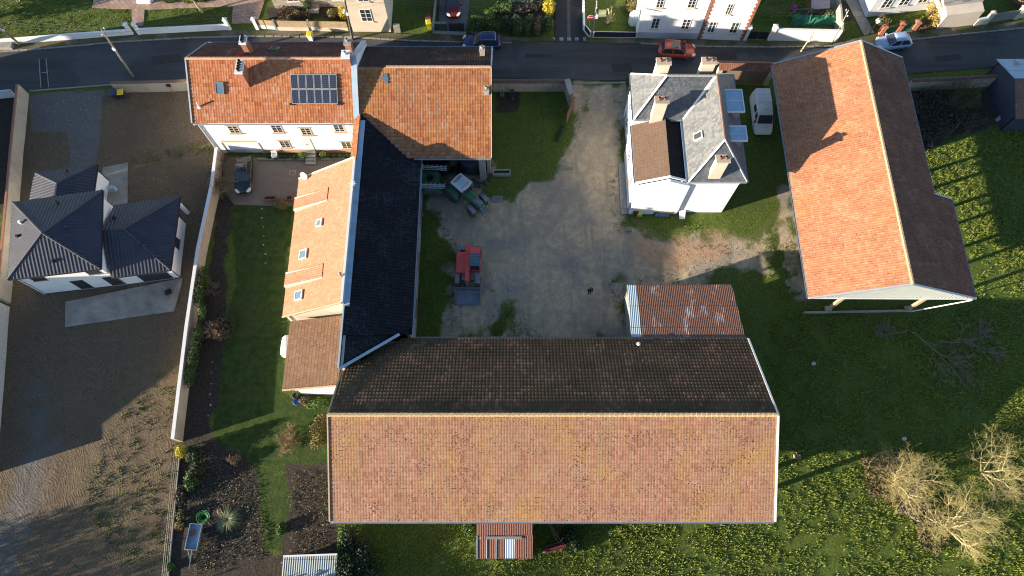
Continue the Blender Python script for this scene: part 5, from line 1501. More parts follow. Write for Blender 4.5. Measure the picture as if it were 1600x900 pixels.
# covered gateway between the slate house and the hangar
cw = thing('gateway', 'covered gateway with a red tile roof between the slate house and the hangar', 'gateway', tuple(at(1175,118,0)))
gz = 3.0
q0, q1 = at(1124,110,gz), at(1216,112,gz); r0, r1 = at(1124,98,gz+.5), at(1216,100,gz+.5)
slope('roof_slope', [q0,q1,r1,r0], M['tile_hangar_east'], cw, .24, .34)
bk0 = r0+(r0-q0); bk0.z = gz; bk1 = r1+(r1-q1); bk1.z = gz
slope('roof_slope', [bk1,bk0,r0,r1], M['tile_hangar_east'], cw, .24, .34)
m = MB(); m.bar((q0.x+.1,(q0.y+r0.y)/2+.3),(q1.x-.1,(q1.y+r1.y)/2+.3),.25,2.5,gz+.1); m.bar((q0.x+.1,r0.y),(q0.x+.6,r0.y),.5,0,2.5); m.bar((q1.x-.6,r1.y),(q1.x-.1,r1.y),.5,0,2.5); m.build('wall', M['beige'], cw)
m = MB(); m.bar((q0.x+.6,r0.y),(q1.x-.6,r1.y),.08,.05,2.5); m.build('doors', M['wood'], cw)
wall('boundary_wall', 'grey street wall with brown coping between the hangar and the blue shed', 'wall', px((1412,141),(1490,137),(1570,132)), 1.7, .3, M['stonewall'], M['coping'], .08, tile=True)
# far side of the street
def fence_wall(label, pts, h, mat, name='street_wall', cat='wall', **k): return wall(name, label, cat, px(*pts), h, .22, mat, **k)
fw = fence_wall('long low white garden wall at the top left of the street', ((-60,76),(0,70),(100,62),(204,54)), .85, M['white'])
fw2 = fence_wall('low white garden wall between two white gate pillars near the brick paved path', ((220,53),(300,49),(358,46)), .85, M['white'])
def pillar(label, a, c, h, wd, mat, cap=None, group=None, name='gate_pillar'):
    p = at(a, c, 0); t = thing(name, label, 'pillar', tuple(p), group=group)
    m = MB(); m.box(p.x-wd/2, p.x+wd/2, p.y-wd/2, p.y+wd/2, -.05, h); m.build('shaft', mat, t)
    m = MB(); e = wd/2+.06; m.box(p.x-e, p.x+e, p.y-e, p.y+e, h+.002, h+.10)
    m.add([(p.x-e,p.y-e,h+.1),(p.x+e,p.y-e,h+.1),(p.x+e,p.y+e,h+.1),(p.x-e,p.y+e,h+.1),(p.x,p.y,h+.22)], [(0,1,4),(1,2,4),(2,3,4),(3,0,4)]); m.build('cap', cap or mat, t)
    return t
GPL = 'gate pillars along the top left of the street'
pillar('white pillar at the end of the long garden wall, left of the narrow gate gap', 206,53,1.55,.34,M['white'],group=GPL)
pillar('white pillar right of the narrow gate gap in the top left garden wall', 219,53,1.55,.34,M['white'],group=GPL)
pillar('white pillar left of the wide brick paved drive entrance', 359,46,1.6,.36,M['white'],group=GPL)
pillar('white pillar right of the wide brick paved drive entrance, beside the tan fence', 403,45,1.6,.36,M['white'],group=GPL)
wf = thing('board_fence', 'tan board fence on a pale plinth in front of the cream stone house', 'fence', tuple(at(475,46,0)))
def fpan(parent, a, c, z0, z1, mat, name='panel', th=.06, rows=None, cols=None):
    p, q = at(*a, 0), at(*c, 0); m = MB(); L = (q-p).length; k = max(1, int(L/.15))
    for i in range(k):
        s, e = p+(q-p)*((i+.04)/k), p+(q-p)*((i+.96)/k); m.bar((s.x,s.y),(e.x,e.y),th,z0,z1)
    return m.build(name, mat, parent)
for a, c in (((434,47),(484,48)), ((501,48),(545,49))):
    fpan(wf, a, c, .62, 1.55, M['wood_tan'])
    p, q = at(*a,0), at(*c,0); m = MB(); m.bar((p.x,p.y),(q.x,q.y),.2,0,.6); m.build('plinth', M['cream'], wf)
for a, c in (((405,45),(417,46)),((418.5,46),(432,47)),((488,48),(500,48.3))):
    fpan(wf, a, c, .7, 1.55, M['wood_tan'], 'gate_leaf'); fpan(wf, a, c, .1, .69, M['zinc_white'], 'gate_leaf')
for a in (433, 486):
    p = at(a, 47.3, 0); m = MB(); m.box(p.x-.1,p.x+.1,p.y-.1,p.y+.1,0,1.7); m.build('post', M['wood_grey'], wf)
dg = thing('metal_gate', 'dark green-grey sheet metal gate before the slab drive with the dark red car', 'gate', tuple(at(703,48,0)))
for a, c in (((680,48),(700,49)),((702,49),(726,50))):
    p, q = at(*a,0), at(*c,0); m = MB(); m.bar((p.x,p.y),(q.x,q.y),.08,.1,1.5); m.build('leaf', pm('green grey gate', (.05,.075,.075), .6, .1) if a[0] == 680 else M['shutter'], dg)
m = MB(); p, q = at(676,50,0), at(728,53,0); m.bar((p.x,p.y),(q.x,q.y),.5,0,.10); m.build('threshold', M['concrete'], dg)
m = MB(); p, q = at(677,50,0), at(682,4,0); m.bar((p.x,p.y),(q.x,q.y),.18,0,.9); m.build('side_wall', M['concrete'], dg)
tm = wall('tree_stump_wall', 'short broken stone wall stub beside the cream stone house', 'wall', px((616,49),(626,48)), 1.0, .5, M['stonewall'])
cw2 = fence_wall('low white corner wall with dark panels at the side street', ((925,57.5),(994,58.5)), .8, M['white'])
m = MB(); p, q = at(928,57.3,.8), at(993,58.2,.8); m.bar((p.x,p.y),(q.x,q.y),.06,.81,1.6); m.build('panel', M['shutter'], cw2)
cw3 = fence_wall('white wall running along the side street past the no entry sign', ((922,57.5),(912,46),(910,-30)), .8, M['white'])
m = MB(); p, q = at(921,56.5,.8), at(913.5,46.5,.8); m.bar((p.x,p.y),(q.x,q.y),.06,.81,1.5); m.build('panel', M['shutter'], cw3)
gd2 = thing('metal_gate', 'dark ribbed metal gate between the cream house and a white wall', 'gate', tuple(at(1180,60,0)))
for a, c in (((1166,61.5),(1181,61.5)),((1182,61.5),(1197,62))):
    fpan(gd2, a, c, .15, 1.35, M['shutter'], 'leaf', .08)
fence_wall('bright white street wall between the ribbed gate and the pole', ((1206,62),(1260,63.5),(1306,64.5)), 1.75, M['white'], cap=M['zinc_white'], capw=.03)
GP2 = 'white posts of the street wall near the ribbed gate'
pillar('white post at the left end of the ribbed metal gate by the cream house', 1163,62,2.1,.36,M['white'],group=GP2)
pillar('white post between the ribbed metal gate and the bright street wall', 1202,62,2.2,.42,M['white'],group=GP2)
sw = fence_wall('old mottled stone wall running back from the bright street wall', ((1307,64.5),(1304,30),(1298,-5)), 1.8, M['stonewall'])
BP = 'brick piers before the white house at top right'
for a, c, lb in ((1375,53,'brick gate pier nearest the light blue car'),(1402,48.5,'middle brick pier before the white house at top right'),(1426,46.5,'brick pier nearest the yellow shrub')):
    pillar(lb, a, c, 1.3, .5, M['brick'], M['brick'], BP, 'brick_pier')
gf = thing('wire_fence', 'green mesh fence panels between the brick piers at top right', 'fence', tuple(at(1410,48,0)))
for a, c in (((1378,52.6),(1399,49.2)),((1405,48.6),(1423,47))):
    p, q = at(*a,0), at(*c,0); m = MB(); m.bar((p.x,p.y),(q.x,q.y),.16,0,.3)
    for k in range(12):
        r = p+(q-p)*(k/11.); m.tube(r, r+Vector((0,0,1.0)), .012, .012, 4)
    for zz in (.45,.7,.98): m.tube(p+Vector((0,0,zz)), q+Vector((0,0,zz)), .012, .012, 4)
    m.build('panel', M['net_green'], gf)
cb = thing('outbuilding', 'small cream outbuilding on the street at top right with a grey flat roof', 'building', tuple(at(1490,40,0)))
a, c = at(1462,46,0), at(1519,39,0)
m = MB(); m.prism([(a.x,a.y),(c.x,c.y),(c.x+.1,c.y+2.6),(a.x+.1,a.y+2.6)], 0, 2.3); m.build('wall', M['cream'], cb)
m = MB(); m.prism([(a.x-.1,a.y+1.3),(c.x+.1,c.y+1.3),(c.x+.2,c.y+2.8),(a.x,a.y+2.8)], 2.303, 2.45); m.build('roof', M['concrete'], cb)
m = MB(); m.box(c.x-2.6, c.x-2.0, c.y+1.6, c.y+2.3, 2.452, 2.85); m.build('chimney', M['beige'], cb)
wl_ = fence_wall('pale wall with old espaliered shrub running back at top right', ((1463,44),(1448,10),(1440,-20)), 1.9, M['cream'])
fence_wall('low pale street wall with a white rail at top right', ((1521,39),(1537,37)), .9, M['cream'], cap=M['zinc_white'])
GP3 = 'cream gate piers at the top right corner'
pillar('cream gate pier left of the grey double gate at the top right corner', 1538,36,1.7,.45,M['cream'],group=GP3)
pillar('cream gate pier right of the grey double gate at the top right corner', 1586,28,1.7,.45,M['cream'],group=GP3)
leaf_gate('wooden_gate', 'grey-brown double gate at the top right corner of the street', px((1541,36),(1562,33),(1583,29.5)), 1.5, M['wood_grey'], boards=10)
fence_wall('pale wall at the extreme top right corner', ((1590,27.5),(1660,20)), 1.2, M['cream'])

# ------------------------------------------------------------------ poles, signs, wires
def pole(label, a, c, ta, tc, h, r=.14, mat=None, group='utility poles along the street', arms=True, lamp=False):
    p = at(a, c, 0); t = thing('utility_pole', label, 'pole', tuple(p), group=group)
    q = at(ta, tc, h); d = Vector((q.x-p.x, q.y-p.y, 0))
    top = p+Vector((d.x,d.y,h))
    m = MB(); m.tube(p, top, r, r*.62, 10); m.build('shaft', mat or M['pole'], t)
    if arms:
        m = MB(); z = top-Vector((0,0,.5)); m.tube(z-Vector((.0,.45,0)), z+Vector((0,.45,0)), .035, .035, 5); m.build('cross_arm', M['steel'], t)
        for s in (-.42, 0, .42):
            m = MB(); m.lathe([(.05,0),(.07,.06),(.045,.10),(.06,.15),(0,.18)], 8, Matrix.Translation(z+Vector((0,s,.04)))); m.build('insulator', M['zinc_white'], t)
        m = MB(); k = p+(top-p)*.62; m.box(k.x-.12,k.x+.12,k.y-.2,k.y-.04,k.z-.2,k.z+.2); m.build('junction_box', M['zinc_white'], t)
    if lamp:
        m = MB(); k = p+(top-p)*.8; m.tube(k, k+Vector((0,-1.0,.35)), .035, .03, 6); ar = m.build('lamp_arm', M['steel'], t)
        m = MB(); m.loft([[k+Vector((sx*wd,-1.0-dy,.36+zz)) for sx,zz in ((-1,0),(1,0),(1,.10),(-1,.10))] for dy,wd in ((-.05,.06),(.15,.13),(.45,.12),(.55,.05))]); m.build('lamp_head', M['zinc_white'], ar)
    return t, top
T1 = pole('leaning timber pole standing on the street edge at the beige plot wall', 208,120,158,45,8.2)
T2 = pole('dark timber pole at the far left beside the long white wall', 31,70,-14,28,7.5)
T3 = pole('dark pole with a street lamp in front of the cream stone house', 551,62,537,-8,8.0, lamp=True, mat=pm('dark pole', (.10,.095,.09), .8, .2))
T4 = pole('pale pole standing on the verge before the bright white wall, nearest the hangar', 1252,80,1272,50,4.4, .11, pm('pale pole timber', (.45,.38,.26), .85, .2))
T5 = pole('thin pole with a lamp at the right end of the bright white wall', 1300,67,1326,16,6.6, .08, pm('pale pole', (.40,.36,.28), .85, .2))
T6 = pole('thin timber pole at the side street corner by the no entry sign', 924,60,933,3,7.0, .10, lamp=True)
tops = [x[1] for x in (T2, T1, T3, T6, T5)]
wr = thing('overhead_wires', 'thin overhead wires strung between the street poles', 'wires', tuple(tops[0]))
for s in (-.4, 0, .4):
    m = MB()
    for a, c in zip(tops[:-1], tops[1:]):
        prev = None
        for k in range(13):
            f = k/12.; p = a+(c-a)*f+Vector((0,s,-.35-.9*4*f*(1-f)*(c-a).length/60))
            if prev is not None: m.tube(prev, p, .011, .011, 3, cap=False)
            prev = p
    m.build('wire', M['black_metal'], wr)
# no entry sign
p = at(925,52,0); p = at(919.5,47,0)
sg = thing('no_entry_sign', 'round red no entry sign with a white bar at the corner of the side street', 'road sign', tuple(p))
m = MB(); m.tube(p, p+Vector((0,0,2.5)), .03, .03, 8); m.build('post', M['steel'], sg)
Ms = Matrix.Translation(p+Vector((0,-.05,2.15))) @ Euler((R(90),0,R(8))).to_matrix().to_4x4()
m = MB(); m.lathe([(.36,0),(.36,.03),(0,.03)], 28, Ms); m.build('rim', M['sign_white'], sg)
m = MB(); m.lathe([(.34,.032),(.34,.036),(0,.036)], 28, Ms); pl_ = m.build('disc', M['sign_red'], sg)
m = MB(); m.box(-.25,.25,-.06,.06,.037,.042, Ms); m.build('bar', M['sign_white'], pl_)
p = at(1355,56,0)
hl_ = thing('street_lamp', 'short post with a round white lamp head near the light blue car', 'street lamp', tuple(p))
m = MB(); m.tube(p, p+Vector((.1,0,2.2)), .04, .03, 8); m.build('post', M['black_metal'], hl_)
m = MB(); m.lathe([(0,-.3),(.22,-.22),(.32,0),(.22,.22),(0,.3)], 16, Matrix.Translation(p+Vector((.1,0,2.45)))); m.build('lamp_head', M['lamp'], hl_, smooth=True)
# yellow-lid bins
def wbin(label, a, c, body, lid, rz=0.0, z=1.0, group='wheelie bins along the street'):
    p = at(a, c, 0); t = thing('wheelie_bin', label, 'bin', tuple(p), R(rz), group=group)
    m = MB(); rings = [[Vector((sx*wd,sy*dp,zz)) for sx,sy in ((-1,-1),(1,-1),(1,1),(-1,1))] for zz,wd,dp in ((.05,.21,.24),(.5,.25,.29),(.95,.29,.34),(1.0,.31,.36))]
    m.loft(rings); m.build('body', body, t, local=True)
    m = MB(); m.loft([[Vector((sx*wd,sy*dp-.02,zz)) for sx,sy in ((-1,-1),(1,-1),(1,1),(-1,1))] for zz,wd,dp in ((1.003,.33,.39),(1.06,.33,.39),(1.10,.24,.28))]); m.build('lid', lid, t, local=True)
    for s in (-1,1):
        m = MB(); m.tube((s*.22-.03,.30,.10),(s*.22+.03,.30,.10),.10,.10,12); m.build('wheel', M['rubber'], t, local=True)
    m = MB(); m.tube((-.25,.40,.97),(.25,.40,.97),.025,.025,6); m.build('handle', body, t, local=True)
    return t
wbin('dark bin with a bright yellow lid inside the beige plot wall', 195,152, M['bin_dark'], M['yellow'], 8)
wbin('dark blue bin with its dark lid, left of the yellow-lidded one by the plot wall', 183,153, M['bin_dark'], pm('dark blue plastic', (.03,.04,.10), .5, .1), 20)
wbin('yellow-lidded pale bin on the kerb behind the solar panel house', 487,62, M['zinc_white'], M['yellow'], -5)
wbin('yellow-lidded bin at the metal gate of the slab drive', 671,44, M['yellow'], M['yellow'], 10)
wbin('pale red-topped bin behind the yellow one at the metal gate', 670,35, M['zinc_white'], M['red_old'], 12)
p = at(268,138,0)
bx = thing('letter_box', 'small dark letter box on a post at the beige plot wall', 'letter box', tuple(at(271,144,0)))
q = at(271,143,0); m = MB(); m.box(q.x-.06,q.x+.06,q.y-.06,q.y+.06,0,1.0); m.build('post', M['wood_tan'], bx)
m = MB(); m.box(q.x-.22,q.x+.22,q.y-.15,q.y+.15,1.003,1.35); m.build('box', M['bin_dark'], bx)
# cable cabinet and boxes on the far verge
q = at(11,75,0); cbx = thing('cable_cabinet', 'low grey utility cabinet on the verge at the far left', 'cabinet', tuple(q))
m = MB(); m.box(q.x-.8,q.x+.8,q.y-.3,q.y+.3,0,.5); m.build('body', M['concrete'], cbx)
m = MB(); m.box(q.x-.85,q.x+.85,q.y-.35,q.y+.35,.502,.56); m.build('lid', M['concrete'], cbx)

def crate(label, a, c, sx, sy, sz, mat, rz=0, name='crate', cat='crate', slats=True):
    p = at(a,c,0); t = thing(name, label, cat, (p.x,p.y,.0), R(rz))
    m = MB(); m.box(-sx/2,sx/2,-sy/2,sy/2,.02,.06)
    for k in range(3):
        z = .06+sz*k/3.
        m.box(-sx/2,sx/2,-sy/2,-sy/2+.03,z+.01,z+sz/3-.02); m.box(-sx/2,sx/2,sy/2-.03,sy/2,z+.01,z+sz/3-.02); m.box(-sx/2,-sx/2+.03,-sy/2+.03,sy/2-.03,z+.01,z+sz/3-.02); m.box(sx/2-.03,sx/2,-sy/2+.03,sy/2-.03,z+.01,z+sz/3-.02)
    m.build('slats', mat, t, local=True)
    m = MB()
    for x in (-sx/2+.05,sx/2-.05):
        for y in (-sy/2+.05,sy/2-.05): m.box(x-.03,x+.03,y-.03,y+.03,0,sz+.06)
    m.build('corner_posts', M['wood'], t, local=True)
    return t
# ------------------------------------------------------------------ vehicles
def car(label, a, c, rz, col, L=4.25, Wd=1.8, H=1.5, kind='hatch', group='parked and driving cars', roofm=None, sunroof=False, z=0.0):
    p = at(a, c, z); t = thing('car', label, 'car', (p.x,p.y,0.005), rz, group)
    h = L/2; hw = Wd/2
    zb = .24; belt = H*.60; hood = H*.56; tail = H*.62 if kind != 'sedan' else H*.57
    # body: stations front(+x) to rear; each ring is a rounded section
    st = [(h, .62, .34, hood*.62), (h-.10, .80, .27, hood*.80), (h-.35, .93, zb, hood*.93), (h*.50, 1.0, zb, hood*1.02), (h*.30, 1.0, zb, belt), (-h*.2, 1.0, zb, belt*1.01), (-h+.45, .98, zb, tail*1.03), (-h+.12, .90, .28, tail), (-h, .80, .36, tail*.80)]
    rings = []
    for x, s, z0, z1 in st:
        w2 = hw*s; zm = z0+(z1-z0)*.45
        rings.append([Vector((x,-w2*.90,z0)), Vector((x,-w2,zm-.08)), Vector((x,-w2,zm+.12)), Vector((x,-w2*.93,z1-.05)), Vector((x,-w2*.78,z1)), Vector((x,0,z1+.035)), Vector((x,w2*.78,z1)), Vector((x,w2*.93,z1-.05)), Vector((x,w2,zm+.12)), Vector((x,w2,zm-.08)), Vector((x,w2*.90,z0))])
    m = MB(); m.loft(rings); m.build('body', col, t, local=True, smooth=True)
    # greenhouse
    xf0, xf1 = h*.44, h*.10          # windscreen bottom / top
    if kind == 'sedan': xr1, xr0 = -h*.42, -h*.68
    elif kind == 'suv': xr1, xr0 = -h*.74, -h*.90
    else: xr1, xr0 = -h*.60, -h*.84
    wb, wt = hw*.90, hw*.70; zt = H-.03; zb_ = belt-.02
    bl = [Vector((xf0,-wb,zb_)), Vector((xf0,wb,zb_)), Vector((xr0,wb,zb_)), Vector((xr0,-wb,zb_))]
    tp = [Vector((xf1,-wt,zt)), Vector((xf1,wt,zt)), Vector((xr1,wt,zt)), Vector((xr1,-wt,zt))]
    def pane(nm, q, sh=.06, out=.012, mat=None):
        c_ = sum(q, Vector((0,0,0)))/4; n = (q[1]-q[0]).cross(q[3]-q[0]).normalized()
        if n.dot(c_-Vector((0,0,belt-.2))) < 0: n = -n
        e = [c_+(p_-c_)*(1-sh)+n*out for p_ in q]
        m = MB(); m.add(e+[p_-n*.03 for p_ in e], [(0,1,2,3),(7,6,5,4),(0,4,5,1),(1,5,6,2),(2,6,7,3),(3,7,4,0)])
        return m.build(nm, mat or M['glass'], t, local=True)
    m = MB(); m.add(bl+tp, [(0,1,5,4),(1,2,6,5),(2,3,7,6),(3,0,4,7),(4,5,6,7)]); m.build('cabin', col, t, local=True)
    pane('windscreen', [bl[0],bl[1],tp[1],tp[0]], .07)
    pane('rear_window', [bl[2],bl[3],tp[3],tp[2]], .14)
    for s in (0, 1):
        b0, b1, t1, t0 = (bl[3],bl[0],tp[0],tp[3]) if s == 0 else (bl[1],bl[2],tp[2],tp[1])
        f = .5
        pane('side_window', [b0,b0+(b1-b0)*.49,t0+(t1-t0)*.49,t0], .10); pane('side_window', [b0+(b1-b0)*.51,b1,t1,t0+(t1-t0)*.51], .10)
    m = MB(); rr = []
    for x, s, dz in ((xf1+.03,.97,-.01),(xf1-.25,1.0,.03),((xf1+xr1)/2,1.02,.055),(xr1+.2,1.0,.035),(xr1-.03,.97,-.005)):
        w2 = wt*s; rr.append([Vector((x,-w2,zt-.03+dz*.3)), Vector((x,-w2*.8,zt+dz)), Vector((x,0,zt+dz+.025)), Vector((x,w2*.8,zt+dz)), Vector((x,w2,zt-.03+dz*.3)), Vector((x,0,zt-.05))])
    m.loft(rr); rf = m.build('roof', roofm or col, t, local=True, smooth=True)
    if sunroof:
        m = MB(); m.box(xr1*.55, xf1-.22, -wt*.68, wt*.68, zt+.03, zt+.088); m.build('glass_roof', M['glass'], rf, local=True)
    if kind == 'suv':
        for s in (-1,1):
            m = MB(); m.tube((xf1-.2,s*wt*.88,zt+.10),(xr1+.15,s*wt*.88,zt+.10),.025,.025,6); m.build('roof_rail', M['steel'], rf, local=True)
    for sx in (h*.62, -h*.60):
        for s in (-1,1):
            Mw = Matrix.Translation((sx,s*(hw-.13),.325)) @ Matrix.Rotation(R(90)*-s,4,'X')
            m = MB(); m.lathe([(.20,-.10),(.31,-.10),(.325,-.05),(.325,.07),(.30,.12),(.20,.12)], 18, Mw); wl = m.build('wheel', M['rubber'], t, local=True)
            m = MB(); m.lathe([(0,.10),(.08,.12),(.19,.09),(.215,.115),(.215,.0),(0,0)], 14, Mw); m.build('rim', M['rim'], wl, local=True)
    for s in (-1,1):
        m = MB(); m.loft([[Vector((x,s*y0,z0)),Vector((x,s*y1,z0)),Vector((x,s*y1,z1)),Vector((x,s*y0,z1))] for x,y0,y1,z0,z1 in ((h-.02,hw*.40,hw*.66,hood*.62,hood*.78),(h-.16,hw*.45,hw*.86,hood*.66,hood*.90),(h-.42,hw*.72,hw*.93,hood*.80,hood*.95))]); m.build('headlight', M['lamp'], t, local=True)
        m = MB(); m.box(-h+.0,-h+.20,min(s*hw*.60,s*hw*.90),max(s*hw*.60,s*hw*.90),tail*.74,tail*.93); m.build('taillight', M['tail'], t, local=True)
        m = MB(); m.loft([[Vector((xf0-.22+dx,s*(wb+oy),belt+z0)),Vector((xf0-.22+dx,s*(wb+oy),belt+z1)),Vector((xf0-.05+dx,s*(wb+oy),belt+z1)),Vector((xf0-.05+dx,s*(wb+oy),belt+z0))] for dx,oy,z0,z1 in ((0,-.02,.02,.07),(0,.10,0,.14),(.0,.22,.01,.13))]); m.build('mirror', col, t, local=True)
    for sx, nm in ((h-.045,'front_plate'),(-h-.005,'rear_plate')):
        m = MB(); m.box(sx, sx+.02, -.26, .26, .40, .51); m.build(nm, M['sign_white'], t, local=True)
    m = MB(); m.box(h-.10, h-.005, -hw*.5, hw*.5, hood*.40, hood*.60); m.build('grille', M['black_metal'], t, local=True)
    return t
car('orange-red hatchback driving on the street with a dark glass roof', 1056,84, -4*math.pi/180, M['car_red'], 4.2, 1.82, 1.55, 'suv', sunroof=True)
car('dark navy estate car at the kerb below the clipped hedge', 753,71, R(181), M['car_navy'], 4.4, 1.85, 1.55, 'suv')
car('light blue hatchback parked beside the hangar roof end', 1392,71, R(187), M['car_blue'], 4.0, 1.75, 1.5, 'hatch')
car('black saloon parked on the paved drive of the solar panel house', 384,277, R(-84), M['car_black'], 4.35, 1.8, 1.45, 'sedan')
car('dark red car on the grey slab drive across the street', 709,9, R(-88), M['car_maroon'], 4.2, 1.78, 1.5, 'hatch')
# van
p = at(1187,187,0); van = thing('van', 'off-white high-roofed van parked between the slate house and the hangar', 'van', (p.x-.1,p.y+.15,0), R(-91))
h = 2.45; hw = .95
rings = []
for x, s, z0, z1 in ((2.45,.82,.40,.85),(2.38,.90,.32,1.05),(2.05,.97,.28,1.20),(1.55,.99,.26,1.36),(1.50,1.0,.26,1.38),(-2.3,1.0,.28,1.38),(-2.45,.97,.36,1.36)):
    w2 = hw*s; rings.append([Vector((x,-w2*.92,z0)),Vector((x,-w2,z0+.25)),Vector((x,-w2,z1-.12)),Vector((x,-w2*.92,z1)),Vector((x,0,z1+.02)),Vector((x,w2*.92,z1)),Vector((x,w2,z1-.12)),Vector((x,w2,z0+.25)),Vector((x,w2*.92,z0))])
m = MB(); m.loft(rings); m.build('body', M['van_white'], van, local=True)
rings = []
for x, s, zt in ((1.62,.96,1.35),(.95,.90,2.12),(.70,.90,2.24),(-.8,.92,2.30),(-2.30,.91,2.26),(-2.43,.86,2.15)):
    w2 = hw*s; rings.append([Vector((x,-hw*.97,1.30)),Vector((x,-w2*.97,max(1.32,zt-.25))),Vector((x,-w2*.86,zt)),Vector((x,0,zt+.03)),Vector((x,w2*.86,zt)),Vector((x,w2*.97,max(1.32,zt-.25))),Vector((x,hw*.97,1.30))])
m = MB(); m.loft(rings); cab_ = m.build('upper_body', M['van_white'], van, local=True)
m = MB(); m.hull_quad([(1.60,-.78,1.42),(1.60,.78,1.42),(1.00,.70,2.10),(1.00,-.70,2.10)], .04); m.v = [v_+Vector((.03,0,.03)) for v_ in m.v]; m.build('windscreen', M['glass'], van, local=True)
for s in (-1,1):
    m = MB(); m.hull_quad([(1.35,s*.945,1.45),(.55,s*.945,1.45),(.55,s*.90,2.0),(1.0,s*.90,2.0)], .03*s); m.build('side_window', M['glass'], van, local=True)
    m = MB(); m.hull_quad([(.30,s*.948,1.45),(-.55,s*.948,1.45),(-.55,s*.90,1.98),(.30,s*.90,1.98)], .03*s); m.build('side_window', M['glass'], van, local=True)
    m = MB(); m.box(2.36,2.47,min(s*.50,s*.82),max(s*.50,s*.82),.72,.92); m.build('headlight', M['lamp'], van, local=True)
    m = MB(); m.box(1.42,1.56,min(s*1.0,s*1.18),max(s*1.0,s*1.18),1.45,1.75); m.build('mirror', M['black_metal'], van, local=True)
    for sx in (1.55,-1.5):
        Mw = Matrix.Translation((sx,s*.82,.34)) @ Matrix.Rotation(R(90)*-s,4,'X')
        m = MB(); m.lathe([(.2,-.1),(.33,-.1),(.34,0),(.33,.11),(.2,.11)], 18, Mw); wl = m.build('wheel', M['rubber'], van, local=True)
        m = MB(); m.lathe([(0,.09),(.2,.10),(.2,0),(0,0)], 12, Mw); m.build('rim', M['rim'], wl, local=True)
m = MB(); m.box(-.2,.35,-.28,.28,2.31,2.40); m.build('roof_hatch', M['cabwhite'], cab_, local=True)
for x in (-.55,-1.05,-1.6): 
    m = MB(); m.box(x-.05,x+.05,-.62,.62,2.30,2.335); m.build('roof_rib', M['van_white'], cab_, local=True)
m = MB(); m.box(2.30,2.50,-.9,.9,.36,.56); m.build('bumper', M['black_metal'], van, local=True)

# tractor with implement
p = at(727,315,0); tr = thing('tractor', 'green tractor with a white cab roof and red rear wheels in the shaded yard', 'tractor', (p.x+.1,p.y+.35,0), R(-43))
def wheel(parent, x, y, r, wd, rim, lugs=18, turn=0.0, nm='wheel'):
    s = 1 if y > 0 else -1
    Mw = Matrix.Translation((x,y,r)) @ Matrix.Rotation(turn,4,'Z') @ Matrix.Rotation(R(90)*-s,4,'X')
    m = MB(); w2 = wd/2
    m.lathe([(r*.56,-w2*.8),(r*.86,-w2),(r*.95,-w2*.8),(r*.97,0),(r*.95,w2*.8),(r*.86,w2),(r*.56,w2*.8)], 26, Mw)
    for k in range(lugs):
        for sd_ in (-1,1):
            t_ = 2*math.pi*(k+(.25 if sd_ > 0 else -.25))/lugs
            m.box(r*.93, r*1.01, -.035, .035, 0, sd_*w2*.85, Mw @ Matrix.Rotation(t_,4,'Z') @ Matrix.Rotation(sd_*.35,4,'X')) if False else m.box(r*.93, r*1.01, -.04, .04, min(0,sd_*w2*.85), max(0,sd_*w2*.85), Mw @ Matrix.Rotation(t_,4,'Z'))
    wl = m.build(nm, M['rubber'], parent, local=True)
    m = MB(); m.lathe([(0,w2*.35),(r*.18,w2*.45),(r*.22,w2*.25),(r*.48,w2*.30),(r*.58,w2*.75),(r*.58,-w2*.7),(0,-w2*.5)], 20, Mw); m.build('rim', rim, wl, local=True)
    return wl
for s in (-1,1):
    wheel(tr, -1.0, s*.98, .92, .62, M['rim_red'])
    wheel(tr, 1.55, s*.90, .66, .50, M['rim_red'], 14, R(-18))
    m = MB()
    for k in range(7):
        t0_, t1_ = R(20+20*k), R(40+20*k)
        q = [Vector((-1.0+1.0*math.cos(t_),yy,.92+1.0*math.sin(t_))) for t_, yy in ((t0_,s*.66),(t0_,s*1.24),(t1_,s*1.24),(t1_,s*.66))]
        m.hull_quad(q, .03)
    m.build('mudguard', M['green_paint'], tr, local=True)
    m = MB()
    for k in range(5):
        t0_, t1_ = R(40+20*k), R(60+20*k)
        q = [Vector((1.55+.74*math.cos(t_),yy,.66+.74*math.sin(t_))) for t_, yy in ((t0_,s*.68),(t0_,s*1.12),(t1_,s*1.12),(t1_,s*.68))]
        m.hull_quad(q, .03)
    m.build('mudguard', M['dark_steel'], tr, local=True)
m = MB(); m.loft([[Vector((x,-w2,z0)),Vector((x,w2,z0)),Vector((x,w2,z1-.12)),Vector((x,w2*.75,z1)),Vector((x,-w2*.75,z1)),Vector((x,-w2,z1-.12))] for x,w2,z0,z1 in ((.25,.44,.85,1.72),(1.2,.42,.85,1.68),(2.0,.38,.88,1.58),(2.35,.30,.92,1.42))]); m.build('bonnet', M['green_paint'], tr, local=True)
m = MB(); m.box(1.3,2.2,-.25,.25,1.60,1.70); m.build('bonnet_grille', M['dark_steel'], tr, local=True)
m = MB(); m.box(-1.4,2.1,-.28,.28,.5,.9); m.box(1.45,1.65,-.8,.8,.58,.74); m.box(-1.1,-.9,-.8,.8,.82,1.02); m.build('chassis', M['dark_steel'], tr, local=True)
m = MB()
cb_, ct_ = [(-1.15,-.62),(.35,-.62),(.35,.62),(-1.15,.62)], [(-1.05,-.66),(.18,-.66),(.18,.66),(-1.05,.66)]
for (x0_,y0_),(x1_,y1_) in zip(cb_, ct_): m.tube((x0_,y0_,1.2),(x1_,y1_,2.70),.05,.05,6)
m.box(-1.15,.35,-.62,.62,.95,1.55); m.build('cab_frame', M['green_paint'], tr, local=True)
